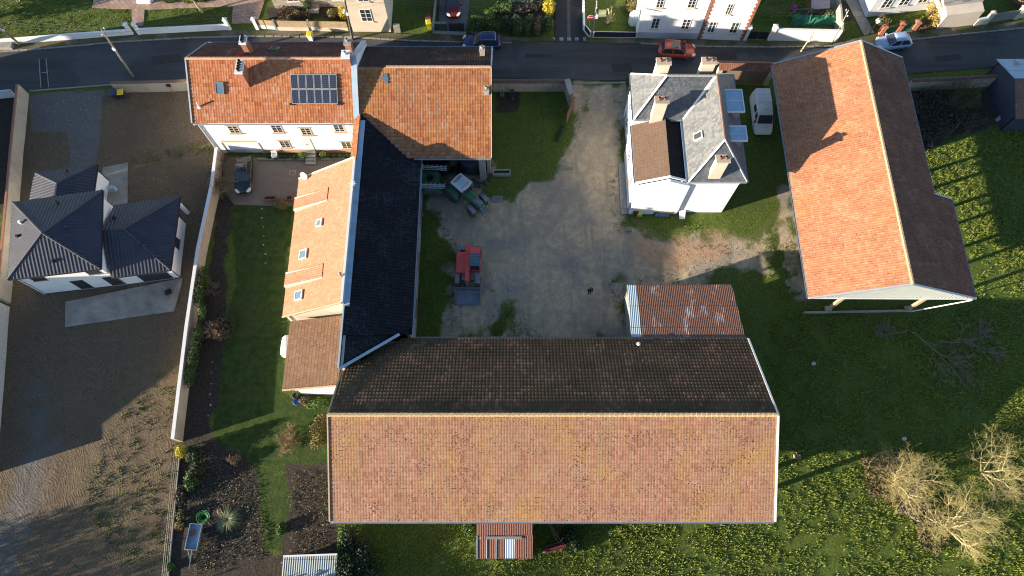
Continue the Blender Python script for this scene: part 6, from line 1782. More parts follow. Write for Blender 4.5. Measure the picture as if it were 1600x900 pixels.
for k in range(4):
    a_, b_ = k, (k+1)%4
    q = [Vector((*cb_[a_],1.56)),Vector((*cb_[b_],1.56)),Vector((*ct_[b_],2.66)),Vector((*ct_[a_],2.66))]
    m = MB(); m.hull_quad(q, .02); m.build('cab_window', M['glass'], tr, local=True)
m = MB(); m.loft([[Vector((x,-w2,z)) for x,w2 in ((-1.2,.72),)]+[Vector((.32,-.74*sc,z)),Vector((.40,0,z)),Vector((.32,.74*sc,z)),Vector((-1.2,.72*sc,z)),Vector((-1.28,0,z))] for z,sc in ((2.70,1.0),(2.84,1.0),(2.92,.9))]); cr_ = m.build('cab_roof', M['cabwhite'], tr, local=True)
m = MB(); m.box(-.72,-.08,-.32,.32,2.915,2.96); m.build('roof_hatch', M['zinc_blue'], cr_, local=True)
m = MB(); m.box(-1.02,-.82,-.5,.5,2.915,2.95); m.box(.02,.12,-.5,.5,2.915,2.95); m.build('roof_vent', M['steel'], cr_, local=True)
m = MB(); m.tube((.32,-.5,1.5),(.32,-.5,2.9),.05,.05,8); m.build('exhaust', M['dark_steel'], tr, local=True)
m = MB(); m.box(2.35,2.65,-.35,.35,.55,.95); m.tube((2.6,-.42,.7),(3.05,-.38,.45),.05,.05,6); m.tube((2.6,.42,.7),(3.05,.38,.45),.05,.05,6); m.build('front_linkage', M['dark_steel'], tr, local=True)
for s in (-1,1):
    m = MB(); m.tube((.2,s*.68,2.3),(.3,s*1.05,2.3),.02,.02,5); m.box(.26,.32,min(s*1.0,s*1.2),max(s*1.0,s*1.2),2.05,2.45); m.build('mirror', M['black_metal'], tr, local=True)
    m = MB(); m.box(2.30,2.37,min(s*.12,s*.28),max(s*.12,s*.28),1.15,1.32); m.build('headlight', M['lamp'], tr, local=True)
# sprayer behind the tractor
p = at(674,291,0); im = thing('sprayer', 'green trailed sprayer with folded grey booms half under the orange barn', 'sprayer', (p.x,p.y,0), R(-2))
m = MB(); m.loft([[Vector((x,-w2,.6)),Vector((x,w2,.6)),Vector((x,w2,z1-.25)),Vector((x,w2*.7,z1)),Vector((x,-w2*.7,z1)),Vector((x,-w2,z1-.25))] for x,w2,z1 in ((-2.2,.75,1.6),(-1.9,.95,1.9),(.6,.95,1.9),(1.1,.7,1.7))]); m.build('tank', M['green_paint'], im, local=True)
m = MB(); m.lathe([(.36,0),(.36,.12),(.26,.12),(.26,.04),(0,.04)], 20, Matrix.Translation((.1,-.1,1.9))); m.build('tank_lid', M['black_metal'], im, local=True)
for s in (-1,1):
    for dz in (0,.28,.52):
        m = MB(); m.tube((-2.4,s*1.08+dz*.2,1.7+dz),(1.7,s*1.08+dz*.2,1.62+dz),.06,.06,5)
        for k in range(9): m.tube((-2.3+.48*k,s*1.08+dz*.2,1.7+dz),(-2.06+.48*k,s*1.08+dz*.2+.10,1.88+dz),.03,.03,4)
        m.build('boom', M['boom'], im, local=True)
    wheel(im, -.6, s*.95, .62, .4, M['rim'])
m = MB(); m.loft([[Vector((x,-1.35,.75)),Vector((x,-.55,.75)),Vector((x,-.55,z1)),Vector((x,-1.35,z1))] for x,z1 in ((-.8,1.2),(-.4,1.5),(.9,1.5),(1.4,1.1))]); m.build('side_locker', pm('dull teal panel', (.10,.16,.14), .6, .2, 2), im, local=True)
m = MB(); m.tube((1.0,.25,.7),(2.6,-.35,.6),.07,.06,6); m.tube((1.0,-.35,.7),(2.6,-.35,.6),.07,.06,6); m.build('drawbar', M['dark_steel'], im, local=True)
# round tank inside the open barn
p = at(738,272,0); tk = thing('water_tank', 'large dark round tank standing under the open barn beside the concrete pillar', 'tank', (p.x-.2,p.y+.9,0))
m = MB(); m.lathe([(1.0,0),(1.05,.2),(1.05,1.7),(.9,1.95),(.35,2.1),(.35,2.2),(0,2.2)], 24); m.build('body', pm('dark blue tank', (.045,.055,.085), .6, .15), tk, local=True)
m = MB(); m.lathe([(.28,2.203),(.28,2.28),(0,2.28)], 14, Matrix.Translation((-.3,.1,-.1))); m.build('lid', M['zinc_white'], tk, local=True)
hs = MB(); pts = [at(a,c,.06) for a,c in ((737,279),(742,283),(748,284),(755,286),(760,289),(763,291))]
for a, c in zip(pts[:-1], pts[1:]): hs.tube(a, c, .06, .06, 6)
tag(hs.build('hose', M['black_metal']), 'thick black hose lying on the yard beside the tractor', 'hose')

for a, c, sx, sy, sz, mt, lb in ((724,283,1.1,.9,.7,'dark_steel','dark steel tractor weight block beside the round tank'),(716,288,.8,.6,.45,'wood','broken brown crate on the dark ground behind the tractor cab'),(747,290,.7,.5,.4,'dark_steel','small dark metal crate before the concrete pillar')):
    crate(lb, a, c, sx, sy, sz, M[mt], 15 if sx > 1 else -12)
# telehandler
p = at(733,430,0); te = thing('telehandler', 'red telescopic handler with its grey bucket lowered in the shaded yard', 'telehandler', (p.x-.05,p.y+.45,0), R(-91))
m = MB(); m.loft([[Vector((x,-1.08,.55)),Vector((x,-.22,.55)),Vector((x,-.22,z1)),Vector((x,-1.0,z1)),Vector((x,-1.08,z1-.15))] for x,z1 in ((-1.35,1.25),(-1.1,1.5),(.3,1.5),(.65,1.3))]); m.build('engine_cover', M['red_paint'], te, local=True)
m = MB(); m.box(-1.9,1.2,-.55,.55,.5,.95); m.box(-2.0,-1.6,-.9,.95,.7,1.2); m.build('chassis', M['dark_steel'], te, local=True)
cq = [(-1.35,.22),(.35,.22),(.35,1.08),(-1.35,1.08)]
m = MB()
for x, y in cq: m.tube((x,y,.9),(x*.92,y,2.25),.045,.045,6)
m.box(-1.35,.35,.22,1.08,.6,1.25); m.build('cab_frame', M['red_paint'], te, local=True)
for k in range(4):
    a_, b_ = cq[k], cq[(k+1)%4]
    m = MB(); m.hull_quad([(a_[0],a_[1],1.26),(b_[0],b_[1],1.26),(b_[0]*.92,b_[1],2.22),(a_[0]*.92,a_[1],2.22)], .02); m.build('cab_window', M['glass'], te, local=True)
m = MB(); m.box(-.78,.36,.19,1.08,2.25,2.32); cr_ = m.build('cab_roof', pm('dark cab roof', (.08,.13,.17), .3, .3, 3), te, local=True)
m = MB()
for k in range(4): m.box(-.62+.2*k,-.56+.2*k,.2,.94,2.322,2.36)
m.build('roof_guard', M['dark_steel'], cr_, local=True)
m = MB(); m.box(-1.45,-.80,.19,1.08,2.22,2.30); m.build('cab_rear_roof', M['red_paint'], te, local=True)
m = MB(); m.loft([[Vector((x,-.20,z-.2)),Vector((x,.18,z-.2)),Vector((x,.18,z+.2)),Vector((x,-.20,z+.2))] for x,z in ((-1.75,1.95),(1.55,1.35))]); m.build('boom', M['red_paint'], te, local=True)
m = MB(); m.loft([[Vector((x,-.12,z-.14)),Vector((x,.12,z-.14)),Vector((x,.12,z+.14)),Vector((x,-.12,z+.14))] for x,z in ((1.4,1.40),(1.7,1.0),(1.92,.55))]); m.build('boom_head', M['dark_steel'], te, local=True)
m = MB(); m.tube((-.3,.30-.05,1.1),(1.2,.22,1.25),.07,.07,8); m.build('lift_ram', M['red_old'], te, local=True)
for sx in (1.15,-1.5):
    for s in (-1,1): wheel(te, sx, s*.92, .56, .42, M['rim'], 14)
for s in (-1,1):
    m = MB(); m.box(.70,1.6,min(s*.72,s*1.12),max(s*.72,s*1.12),1.13,1.17); m.build('mudguard', M['dark_steel'], te, local=True)
    m = MB(); m.box(-1.95,-1.05,min(s*.72,s*1.10),max(s*.72,s*1.10),1.13,1.17); m.build('mudguard', M['dark_steel'], te, local=True)
prof = [(1.85,.75),(1.9,.25),(2.2,.06),(3.25,.03),(3.25,.07),(2.25,.12),(1.98,.30),(1.93,.75)]
m = MB(); m.loft([[Vector((x,y,z)) for x,z in prof] for y in (-1.1,1.1)])
for y in (-1.1,1.1): m.hull_quad([(1.85,y,.75),(1.9,y,.2),(2.2,y,.04),(3.25,y,.04),(2.9,y,.4)], .05)
m.build('bucket', M['dark_steel'], te, local=True)
te.scale = (1.12,1.12,1.08); tr.scale = (1.06,1.06,1.03)
# trailer in the garden
p = at(308,838,0); tl = thing('trailer', 'small pale blue tipping trailer with a drawbar on the dark soil at lower left', 'trailer', (p.x,p.y,0), R(-4))
m = MB(); m.box(-.55,.55,-1.15,1.05,.50,.56); m.box(-.55,-.50,-1.15,1.05,.56,.80); m.box(.50,.55,-1.15,1.05,.56,.80); m.box(-.50,.50,1.0,1.05,.56,.80); m.box(-.50,.50,-1.15,-1.10,.56,.80); m.build('bed', pm('pale blue trailer bed', (.20,.28,.38), .5, .2, 3, grime=.4), tl, local=True)
m = MB(); m.box(-.25,.2,.1,.55,.562,.66, Matrix.Rotation(.5,4,'Z')); m.build('rusty_patch_lid', M['wood_red'], tl, local=True)
for s in (-1,1): wheel(tl, s*0+0, 0, .3, .18, M['rim'], 0) if False else None
for s in (-1,1):
    Mw = Matrix.Translation((s*.62,.0,.28)) @ Matrix.Rotation(R(90)*s,4,'Y'); m = MB(); m.lathe([(.12,-.08),(.27,-.08),(.28,0),(.27,.08),(.12,.08)], 16, Mw); w0 = m.build('wheel', M['rubber'], tl, local=True)
    m = MB(); m.lathe([(0,.07),(.14,.07),(.14,-.06),(0,-.06)], 12, Mw); m.build('rim', M['rim'], w0, local=True)
m = MB(); m.tube((0,-1.1,.45),(.08,-2.7,.42),.05,.04,6); m.tube((-.4,-1.1,.45),(.05,-2.0,.44),.04,.04,6); m.tube((.08,-2.6,.4),(.08,-2.6,.0),.03,.03,6); m.build('drawbar', M['steel'], tl, local=True)
# old red machine at the foot of the long barn
p = at(866,855,0); rm = thing('hay_rake', 'old dark red hay machine with a long drawbar in grass before the long barn', 'farm machine', (p.x,p.y,0), R(15))
m = MB(); m.box(-.8,.8,-.30,-.22,.35,.62); m.box(-.8,.8,.22,.30,.35,.55); m.box(-.80,-.70,-.22,.22,.35,.58); m.box(.70,.80,-.22,.22,.35,.58); m.build('frame', M['red_old'], rm, local=True)
m = MB(); m.tube((-.68,0,.42),(.68,0,.42),.17,.17,12)
for k in range(9):
    for t_ in range(4):
        m.tube((-.6+.15*k,0,.42),(-.6+.15*k,.30*math.cos(t_*1.57),.42+.30*math.sin(t_*1.57)),.012,.012,4)
m.build('drum', M['red_old'], rm, local=True)
m = MB(); m.tube((.4,.3,.5),(.05,2.0,.5),.04,.035,6); m.tube((.7,.3,.5),(.12,2.0,.5),.04,.035,6); m.tube((.55,.3,.65),(.95,.55,1.0),.03,.03,6); m.build('drawbar', M['wood'], rm, local=True)
for s in (-1,1):
    Mw = Matrix.Translation((s*.92,0,.33)) @ Matrix.Rotation(R(90),4,'Y'); m = MB(); m.lathe([(.25,-.05),(.33,-.05),(.33,.05),(.25,.05)], 18, Mw)
    for k in range(6): m.tube(Mw @ Vector((0,0,0)), Mw @ Vector((.27*math.cos(k*1.047),.27*math.sin(k*1.047),0)), .02, .02, 4)
    m.build('wheel', M['red_old'], rm, local=True)

# ------------------------------------------------------------------ small things
# person standing in the yard
pp = at(920.5,459,0); pe = thing('person', 'person in black clothing standing alone in the gravel yard near the tin shed', 'person', (pp.x,pp.y,0), R(10))
def skin_body(name, verts, edges, rad, mat, parent, root=0, sub=2):
    me = bpy.data.meshes.new(name); me.from_pydata(verts, edges, []); me.update()
    o = bpy.data.objects.new(name, me); COL.objects.link(o)
    o.modifiers.new('s','SKIN'); sm = o.modifiers.new('d','SUBSURF'); sm.levels = sub; sm.render_levels = sub
    for i, r in enumerate(rad): me.skin_vertices[0].data[i].radius = (r[0], r[1]) if isinstance(r, tuple) else (r, r)
    me.skin_vertices[0].data[root].use_root = True
    dg = bpy.context.evaluated_depsgraph_get(); me2 = bpy.data.meshes.new_from_object(o.evaluated_get(dg))
    bpy.data.objects.remove(o); bpy.data.meshes.remove(me); me2.name = name
    me2.materials.clear(); me2.materials.append(mat)
    for f in me2.polygons: f.use_smooth = True
    o2 = bpy.data.objects.new(name, me2); COL.objects.link(o2); o2.parent = parent
    return o2
vs = [(0,0,.95),(0,.01,1.15),(0,.0,1.38),(0,-.01,1.50),(0,-.03,1.58),(0,-.04,1.68),(0,-.03,1.75),
      (.10,0,.90),(.12,-.02,.50),(.12,.02,.09),(.13,-.14,.05),(-.10,0,.90),(-.13,-.06,.50),(-.14,-.02,.09),(-.16,-.18,.05),
      (.19,0,1.42),(.25,.02,1.15),(.20,-.20,1.05),(.14,-.28,1.06),(-.19,0,1.42),(-.25,.02,1.15),(-.20,-.20,1.05),(-.14,-.28,1.06)]
ed = [(0,1),(1,2),(2,3),(3,4),(4,5),(5,6),(0,7),(7,8),(8,9),(9,10),(0,11),(11,12),(12,13),(13,14),(2,15),(15,16),(16,17),(17,18),(2,19),(19,20),(20,21),(21,22)]
rd = [(.16,.12),(.15,.11),(.17,.12),(.07,.07),(.055,.06),(.085,.10),(.07,.08),(.10,.10),(.07,.07),(.05,.05),(.045,.04),(.10,.10),(.07,.07),(.05,.05),(.045,.04),.065,.05,.04,.045,.065,.05,.04,.045]
skin_body('body', vs, ed, rd, M['cloth_black'], pe)
m = MB(); m.lathe([(0,-.12),(.05,-.115),(.078,-.05),(.088,.02),(.08,.08),(.045,.115),(0,.122)], 14, Matrix.Translation((0,-.055,1.665))); m.build('face', M['skin'], pe, local=True, smooth=True)
m = MB(); m.lathe([(.097,-.04),(.104,.03),(.092,.09),(.055,.13),(0,.14)], 14, Matrix.Translation((0,-.030,1.675))); m.build('hair', M['hair'], pe, local=True, smooth=True)
# trough, manhole, benches, planters
p = at(784,272,0); t = thing('stone_trough', 'long grey stone trough full of dark water on the grass by the pillar', 'trough', (p.x,p.y,0))
m = MB(); m.box(-.95,.95,-.30,-.20,0,.5); m.box(-.95,.95,.20,.30,0,.5); m.box(-.95,-.84,-.2,.2,0,.5); m.box(.84,.95,-.2,.2,0,.5); m.build('basin', M['concrete'], t, local=True)
m = MB(); m.box(-.84,.84,-.2,.2,.0,.30); m.build('water', pm('dark water', (.02,.035,.03), .08, .2), t, local=True)
def plate(name, label, cat, a, c, wd, ht, mat, rz=0, frame=M['concrete'], nm='cover'):
    p = at(a,c,0); t = thing(name, label, cat, (p.x,p.y,0), rz)
    m = MB(); m.box(-wd/2,wd/2,-ht/2,ht/2,-.02,.03); m.build(nm, mat, t, local=True)
    m = MB(); e=.06
    m.box(-wd/2-e,wd/2+e,-ht/2-e,-ht/2-.002,-.02,.025); m.box(-wd/2-e,wd/2+e,ht/2+.002,ht/2+e,-.02,.025); m.box(-wd/2-e,-wd/2-.002,-ht/2,ht/2,-.02,.025); m.box(wd/2+.002,wd/2+e,-ht/2,ht/2,-.02,.025); m.build('frame', frame, t, local=True)
    return t
plate('manhole_cover', 'dark square metal cover in the yard beside the tractor', 'cover', 777,311, .95,.62, M['dark_steel'])
plate('drain_grate', 'small brown square drain grate in the paved drive', 'drain', 457,270, .55,.5, M['wood'])
plate('manhole_cover', 'small dark double cover on the gravel right of the red handler', 'cover', 763,445, .4,.35, M['dark_steel'], .3)
p = at(934.5,167,0); t = MB(); t.lathe([(.34,0),(.34,.04),(.26,.06),(.24,.02),(0,.02)], 18, Matrix.Translation((p.x,p.y,-.03))); tag(t.build('manhole_cover', M['concrete']), 'pale round manhole ring in the entrance track', 'cover')
def planter(label, a, c, L, wd):
    p = at(a,c,0); t = thing('planter', label, 'planter', (p.x,p.y,.012), R(2), 'planters on the paved drive')
    m = MB(); m.box(-L/2,L/2,-wd/2,-wd/2+.05,0,.45); m.box(-L/2,L/2,wd/2-.05,wd/2,0,.45); m.box(-L/2,-L/2+.05,-wd/2+.05,wd/2-.05,0,.45); m.box(L/2-.05,L/2,-wd/2+.05,wd/2-.05,0,.45); m.build('box', M['terracotta'], t, local=True)
    m = MB(); m.box(-L/2+.05,L/2-.05,-wd/2+.05,wd/2-.05,.05,.36); m.build('soil', M['dark'], t, local=True)
planter('long terracotta planter box at the edge of the lawn', 424,312,1.2,.42)
planter('small square terracotta planter by the pale orange roof eave', 454,312,.6,.5)
# bench seat by the house wall, bin and barrel
p = at(431,246,0); t = thing('garden_chair', 'white plastic garden chair by the white house wall', 'chair', (p.x,p.y,.012), R(8))
m = MB(); m.box(-.28,.28,-.28,.25,.40,.44); m.build('seat', M['sign_white'], t, local=True)
m = MB(); m.box(-.28,.28,.25,.30,.44,.88); m.build('backrest', M['sign_white'], t, local=True)
for x in (-.25,.25):
    for y in (-.25,.25):
        m = MB(); m.tube((x,y,0),(x*.95,y*.95,.40),.025,.025,6); m.build('leg', M['sign_white'], t, local=True)
    m = MB(); m.box(x-.03,x+.03,-.25,.28,.60,.64); m.build('armrest', M['sign_white'], t, local=True)
wallb = MB(); a, c = at(404,249.5,0), at(487,249,0); wallb.bar((a.x,a.y),(c.x,c.y),.12,-.03,.22); tag(wallb.build('bed_edging', M['concrete']), 'low concrete edging of the flower bed left of the white house steps', 'edging')
wallb = MB(); a, c = at(503,249,0), at(548,248.5,0); wallb.bar((a.x,a.y),(c.x,c.y),.12,-.03,.22); tag(wallb.build('bed_edging', M['concrete']), 'low concrete edging of the flower bed right of the white house steps', 'edging')
p = at(465,621,0); t = thing('water_butt', 'dark blue water butt at the corner of the brown roofed annex', 'barrel', (p.x,p.y,0))
m = MB(); m.lathe([(.26,0),(.32,.3),(.33,.5),(.30,.85),(.27,.87),(.25,.80),(0,.78)], 18); m.build('barrel', M['bin_dark'], t, local=True)
m = MB(); m.lathe([(.30,0),(.34,.1),(.33,.45),(.30,.47),(.29,.38),(0,.36)], 16, Matrix.Translation((.15,-.5,0))); tag(m.build('tub', M['blue_plastic'], None), 'blue plastic tub below the water butt', 'tub'); bpy.data.objects['tub'].location = (p.x+.05,p.y-.5,0)
p = at(447,545,0); t = thing('gas_tank', 'white rounded tank half hidden under the brown roof eave', 'tank', (p.x+.35,p.y,0))
m = MB(); m.lathe([(0,-1.15),(.32,-1.05),(.52,-.8),(.56,0),(.52,.8),(.32,1.05),(0,1.15)], 20, Matrix.Translation((0,0,.9)) @ Matrix.Rotation(R(90),4,'X')); m.build('shell', M['zinc_white'], t, local=True, smooth=True)
for y in (-.6,.6):
    m = MB(); m.box(-.35,.35,y-.08,y+.08,0,.5); m.build('foot', M['concrete'], t, local=True)
# hose coil and pampas handled below; stuff by the slate house wall
p = at(319,808,0); m = MB()
rng = random.Random(4)
for k in range(7):
    r = .26+.07*rng.random()*k*.35+.04*k; cx, cy = rng.uniform(-.06,.06), rng.uniform(-.06,.06); prev = None
    for j in range(29):
        t_ = j*2*math.pi/28; q = Vector((p.x+cx+r*math.cos(t_), p.y+cy+r*math.sin(t_)*(.85+.1*rng.random()), .05+.03*k))
        if prev is not None: m.tube(prev, q, .022, .022, 5, cap=False)
        prev = q
tag(m.build('hose_coil', M['hose']), 'green garden hose coil on the soil above the blue trailer', 'hose')
crate('tan slatted crate leaning stuff against the white wall, right of the blue tarpaulin', 1044,331,.8,.7,.6,M['cardboard'],5)
crate('brown slatted crate against the white wall, left of the blue tarpaulin', 1024,331,.7,.6,.5,M['wood'],-4)
tp = MB(); p = at(1034,332,0)
prevr = None; rings = []
for x in np.linspace(-.75,.75,7):
    rings.append([Vector((p.x+x, p.y-.5, .05+.05*math.sin(x*9))), Vector((p.x+x*.9, p.y-.2, .38+.06*math.cos(x*11))), Vector((p.x+x*.75, p.y+.15, .58+.05*math.sin(x*14))), Vector((p.x+x*.75, p.y+.2, .1))])
tp.loft(rings); tag(tp.build('tarpaulin', M['tarp_blue']), 'grey-blue tarpaulin heap against the white wall of the slate house', 'tarpaulin')
p = at(992,334,0); t = thing('barrel', 'dark red and black drum by the corner of the white wall', 'barrel', (p.x,p.y,0))
m = MB(); m.lathe([(.28,0),(.28,.85),(.25,.87),(.24,.82),(0,.82)], 18); m.build('drum', M['red_old'], t, local=True)
m = MB(); m.lathe([(.29,.28),(.30,.30),(.29,.32)], 18); m.build('rib', M['black_metal'], t, local=True)
m = MB(); m.add([(-.3,-.2,0),(.3,-.2,0),(.3,.2,0),(-.3,.2,0),(-.22,-.15,.42),(.22,-.15,.36),(.2,.15,.5),(-.2,.12,.46)], [(0,3,2,1),(4,5,6,7),(0,1,5,4),(1,2,6,5),(2,3,7,6),(3,0,4,7)]); o = m.build('sack', M['yellow']); o.location = (*at(999,336,0)[:2], 0); tag(o, 'yellow sack beside the dark red drum at the white wall', 'sack')
p = at(1244.5,714,0); t = thing('wooden_box', 'small tan wooden box lying alone on the sunlit grass right of the long barn', 'box', (p.x,p.y,0), R(-5))
m = MB(); m.box(-.28,.28,-.2,-.15,0,.28); m.box(-.28,.28,.15,.2,0,.28); m.box(-.28,-.23,-.15,.15,0,.28); m.box(.23,.28,-.15,.15,0,.28); m.box(-.23,.23,-.15,.15,0,.12); m.build('box', M['cardboard'], t, local=True)
for a, c, lb in ((1411,686,'white plastic pot lying at the edge of the barn shadow'),(1270,569,'small white pot in the shaded grass nearer the hangar')):
    p = at(a,c,0); m = MB(); m.lathe([(.12,0),(.16,.3),(.17,.32),(.14,.32),(.11,.05),(0,.05)], 12, Matrix.Translation((p.x,p.y,-.02))); tag(m.build('pot', M['sign_white']), lb, 'pot')
m = MB(); p = at(285,455,.04); m.box(-.3,.3,-.25,.25,0,.22, Matrix.Rotation(.5,4,'Z')); m.box(-.12,.12,-.1,.1,.222,.34, Matrix.Rotation(.5,4,'Z')); o = m.build('toolbox', M['black_metal']); o.location = (*at(264,457,0)[:2], .036); tag(o, 'small black box on the concrete terrace of the new house', 'box')
# ladder and junk beside the orange barn
p = at(785,147,0); t = thing('garden_cart', 'small pale green wheeled ladder frame on soil beside the orange barn', 'cart', (p.x,p.y,0), R(3))
m = MB()
for x in (-.16,.16): m.tube((x,-.5,.2),(x,.45,.5),.03,.03,6)
for k in range(5): m.tube((-.16,-.42+.2*k,.23+.06*k),(.16,-.42+.2*k,.23+.06*k),.02,.02,5)
m.build('frame', M['leaf_bright'] and pm('pale green metal', (.35,.50,.25), .5, .1), t, local=True)
m = MB(); m.tube((-.2,.4,.12),(.2,.4,.12),.12,.12,12); m.build('wheel', M['rubber'], t, local=True)
p = at(800,148,0); t = thing('wheelbarrow', 'dark wheelbarrow standing on soil at the yard wall', 'wheelbarrow', (p.x,p.y,0), R(-80))
m = MB(); m.loft([[Vector((x,-w2,z)) ,Vector((x,w2,z)),Vector((x,w2*1.1,z+.05)),Vector((x,-w2*1.1,z+.05))] for x,w2,z in ((-.3,.22,.5),(.0,.26,.36),(.4,.22,.34),(.6,.18,.55))]); m.build('tray', M['black_metal'], t, local=True)
m = MB()
for y in (-.2,.2): m.tube((-.9,y*1.3,.6),(.7,y*.3,.25),.025,.025,6); m.tube((-.2,y,.4),(-.3,y,0),.025,.025,6)
m.build('frame', M['wood'], t, local=True)
m = MB(); m.lathe([(.1,-.04),(.2,-.04),(.2,.04),(.1,.04)], 14, Matrix.Translation((.75,0,.2)) @ Matrix.Rotation(R(90),4,'X')); m.build('wheel', M['rubber'], t, local=True)
# swing frame and netting at top right garden
p = at(1246,34,0); t = thing('swing_frame', 'green and tan garden swing frame in the garden behind the bright white wall', 'swing', (p.x,p.y,0), R(5))
for x in (-1.0,1.0):
    for y in (-.8,.8):
        m = MB(); m.tube((x*1.1,y,0),(x,0,2.1),.05,.05,6); m.build('leg', M['net_green'] if y < 0 else M['wood_tan'], t, local=True)
m = MB(); m.tube((-1.1,0,2.1),(1.1,0,2.1),.05,.05,6); m.build('beam', M['net_green'], t, local=True)
m = MB(); m.tube((-.3,0,2.05),(-.3,0,.6),.015,.015,4); m.tube((.3,0,2.05),(.3,0,.6),.015,.015,4); m.build('chains', M['steel'], t, local=True)
m = MB(); m.box(-.35,.35,-.12,.12,.55,.6); m.build('seat', M['net_green'], t, local=True)
p = at(1273,16,0); t = thing('playhouse', 'pale pink-grey wooden playhouse in the garden at top right', 'playhouse', (p.x,p.y,0), R(4))
m = MB(); m.box(-.95,.95,-.7,.7,.0,1.3); m.build('wall', M['wood_red'], t, local=True)
m = MB(); m.hull_quad([(-1.1,-.9,1.25),(1.1,-.9,1.25),(1.1,0,1.75),(-1.1,0,1.75)], .06); m.hull_quad([(1.1,.9,1.25),(-1.1,.9,1.25),(-1.1,0,1.75),(1.1,0,1.75)], .06); m.build('roof', pm('pale mauve boards', (.40,.34,.36), .8, .2, 4), t, local=True)
m = MB(); rr = random.Random(8); rings = []
p = at(1272,32,0)
for i, x in enumerate(np.linspace(-2.6,2.6,14)):
    rings.append([Vector((p.x+x, p.y-.7+rr.uniform(-.1,.1), .02)), Vector((p.x+x, p.y-.35, .35+rr.uniform(0,.35))), Vector((p.x+x, p.y+.3, .45+rr.uniform(0,.4))), Vector((p.x+x, p.y+.8+rr.uniform(-.1,.1), .02))])
m.loft(rings); tag(m.build('net_heap', M['net_green']), 'heap of green netting behind the bright white wall', 'netting')
m = MB(); p = at(1240,15,0); rr = random.Random(3); m.lathe([(0,.0),(.35,.05),(.42,.25),(.25,.55),(0,.6)], 9, Matrix.Translation(p)); o = m.build('toy_tent', M['tarp_purple']); tag(o, 'small purple pop-up toy in the garden at top right', 'toy')
# ------------------------------------------------------------------ vegetation
def tubes_np(segs, n=4):
    """segs: list of (p0, p1, r0, r1) -> arrays of one tube mesh"""
    P0 = np.array([s[0] for s in segs], float); P1 = np.array([s[1] for s in segs], float)
    R0 = np.array([s[2] for s in segs]); R1 = np.array([s[3] for s in segs])
    D = P1-P0; D /= np.maximum(np.linalg.norm(D, axis=1, keepdims=True), 1e-6)
    ref = np.where(np.abs(D[:, 2:3]) < .9, np.array([[0,0,1.]]), np.array([[1.,0,0]]))
    A = np.cross(D, ref); A /= np.linalg.norm(A, axis=1, keepdims=True); B = np.cross(D, A)
    t = 2*np.pi*np.arange(n)/n
    ring = A[:,None,:]*np.cos(t)[None,:,None]+B[:,None,:]*np.sin(t)[None,:,None]
    V = np.stack([P0[:,None]+ring*R0[:,None,None], P1[:,None]+ring*R1[:,None,None]], 1).reshape(-1,3)
    base = (np.arange(len(segs))*2*n)[:,None]
    k = np.arange(n)[None,:]; k2 = (k+1) % n
    F = np.stack([base+k, base+k2, base+n+k2, base+n+k], 2).reshape(-1,4)
    return V, F
def grow(rng, p, d, L, r, lev, maxlev, out, kids=(3,4), spread=.6, up=.15, shrink=.68, bend=.18, steps=3, rmin=.008, side=.75):
    """one limb with bends, side limbs along it, and a fork at its tip"""
    p = Vector(p); d = Vector(d).normalized(); st = L/steps
    for i in range(steps):
        d = (d+Vector((rng.gauss(0,bend),rng.gauss(0,bend),rng.gauss(0,bend)+up*.25))).normalized()
        q = p+d*st; r1 = max(rmin, r*(1-.28/steps*1.4))
        out.append((tuple(p), tuple(q), r, r1, lev))
        if lev < maxlev and i > 0 or (lev > 0 and lev < maxlev):
            if rng.random() < side:
                a = rng.uniform(0, 2*math.pi); s = d.orthogonal().normalized(); s = Matrix.Rotation(a,3,d) @ s
                grow(rng, p+(q-p)*rng.random(), (d*(1-spread*.6)+s*spread).normalized(), L*shrink*rng.uniform(.6,1), r1*.55, lev+1, maxlev, out, kids, spread, up, shrink, bend, steps, rmin, side)
        p, r = q, r1
    if lev < maxlev:
        n = rng.randint(*kids)
        for k in range(n):
            a = 2*math.pi*(k+rng.random()*.7)/n; s = Matrix.Rotation(a,3,d) @ d.orthogonal().normalized()
            grow(rng, p, (d*(1-spread*.45)+s*spread*rng.uniform(.5,1.1)+Vector((0,0,up*.3))).normalized(), L*shrink*rng.uniform(.75,1.1), r*.68, lev+1, maxlev, out, kids, spread, up, shrink, bend, steps, rmin, side)
def bare_tree(name, label, cat, base, stems, L, r, maxlev, seed, mats, cut=2, group=None, lean=(0,0), **kw):
    rng = random.Random(seed); t = thing(name, label, cat, tuple(base), group=group); out = []
    n = stems
    for k in range(n):
        a = 2*math.pi*(k+rng.random()*.6)/n
        tilt = rng.uniform(.25,1.0) if n > 1 else rng.uniform(0,.12)
        d = Vector((math.cos(a)*tilt+lean[0], math.sin(a)*tilt+lean[1], 1))
        grow(rng, Vector((math.cos(a)*.12*(n>1), math.sin(a)*.12*(n>1), -.1)), d, L*rng.uniform(.8,1.1), r*rng.uniform(.8,1.1), 0, maxlev, out, **kw)
    tr_ = [s[:4] for s in out if s[4] < cut]; tw = [s[:4] for s in out if s[4] >= cut]
    V, F = tubes_np(tr_, 6); raw_mesh('trunk', V, F, mats[0], t, True)
    V, F = tubes_np(tw, 3); raw_mesh('crown', V, F, mats[1], t)
    return t
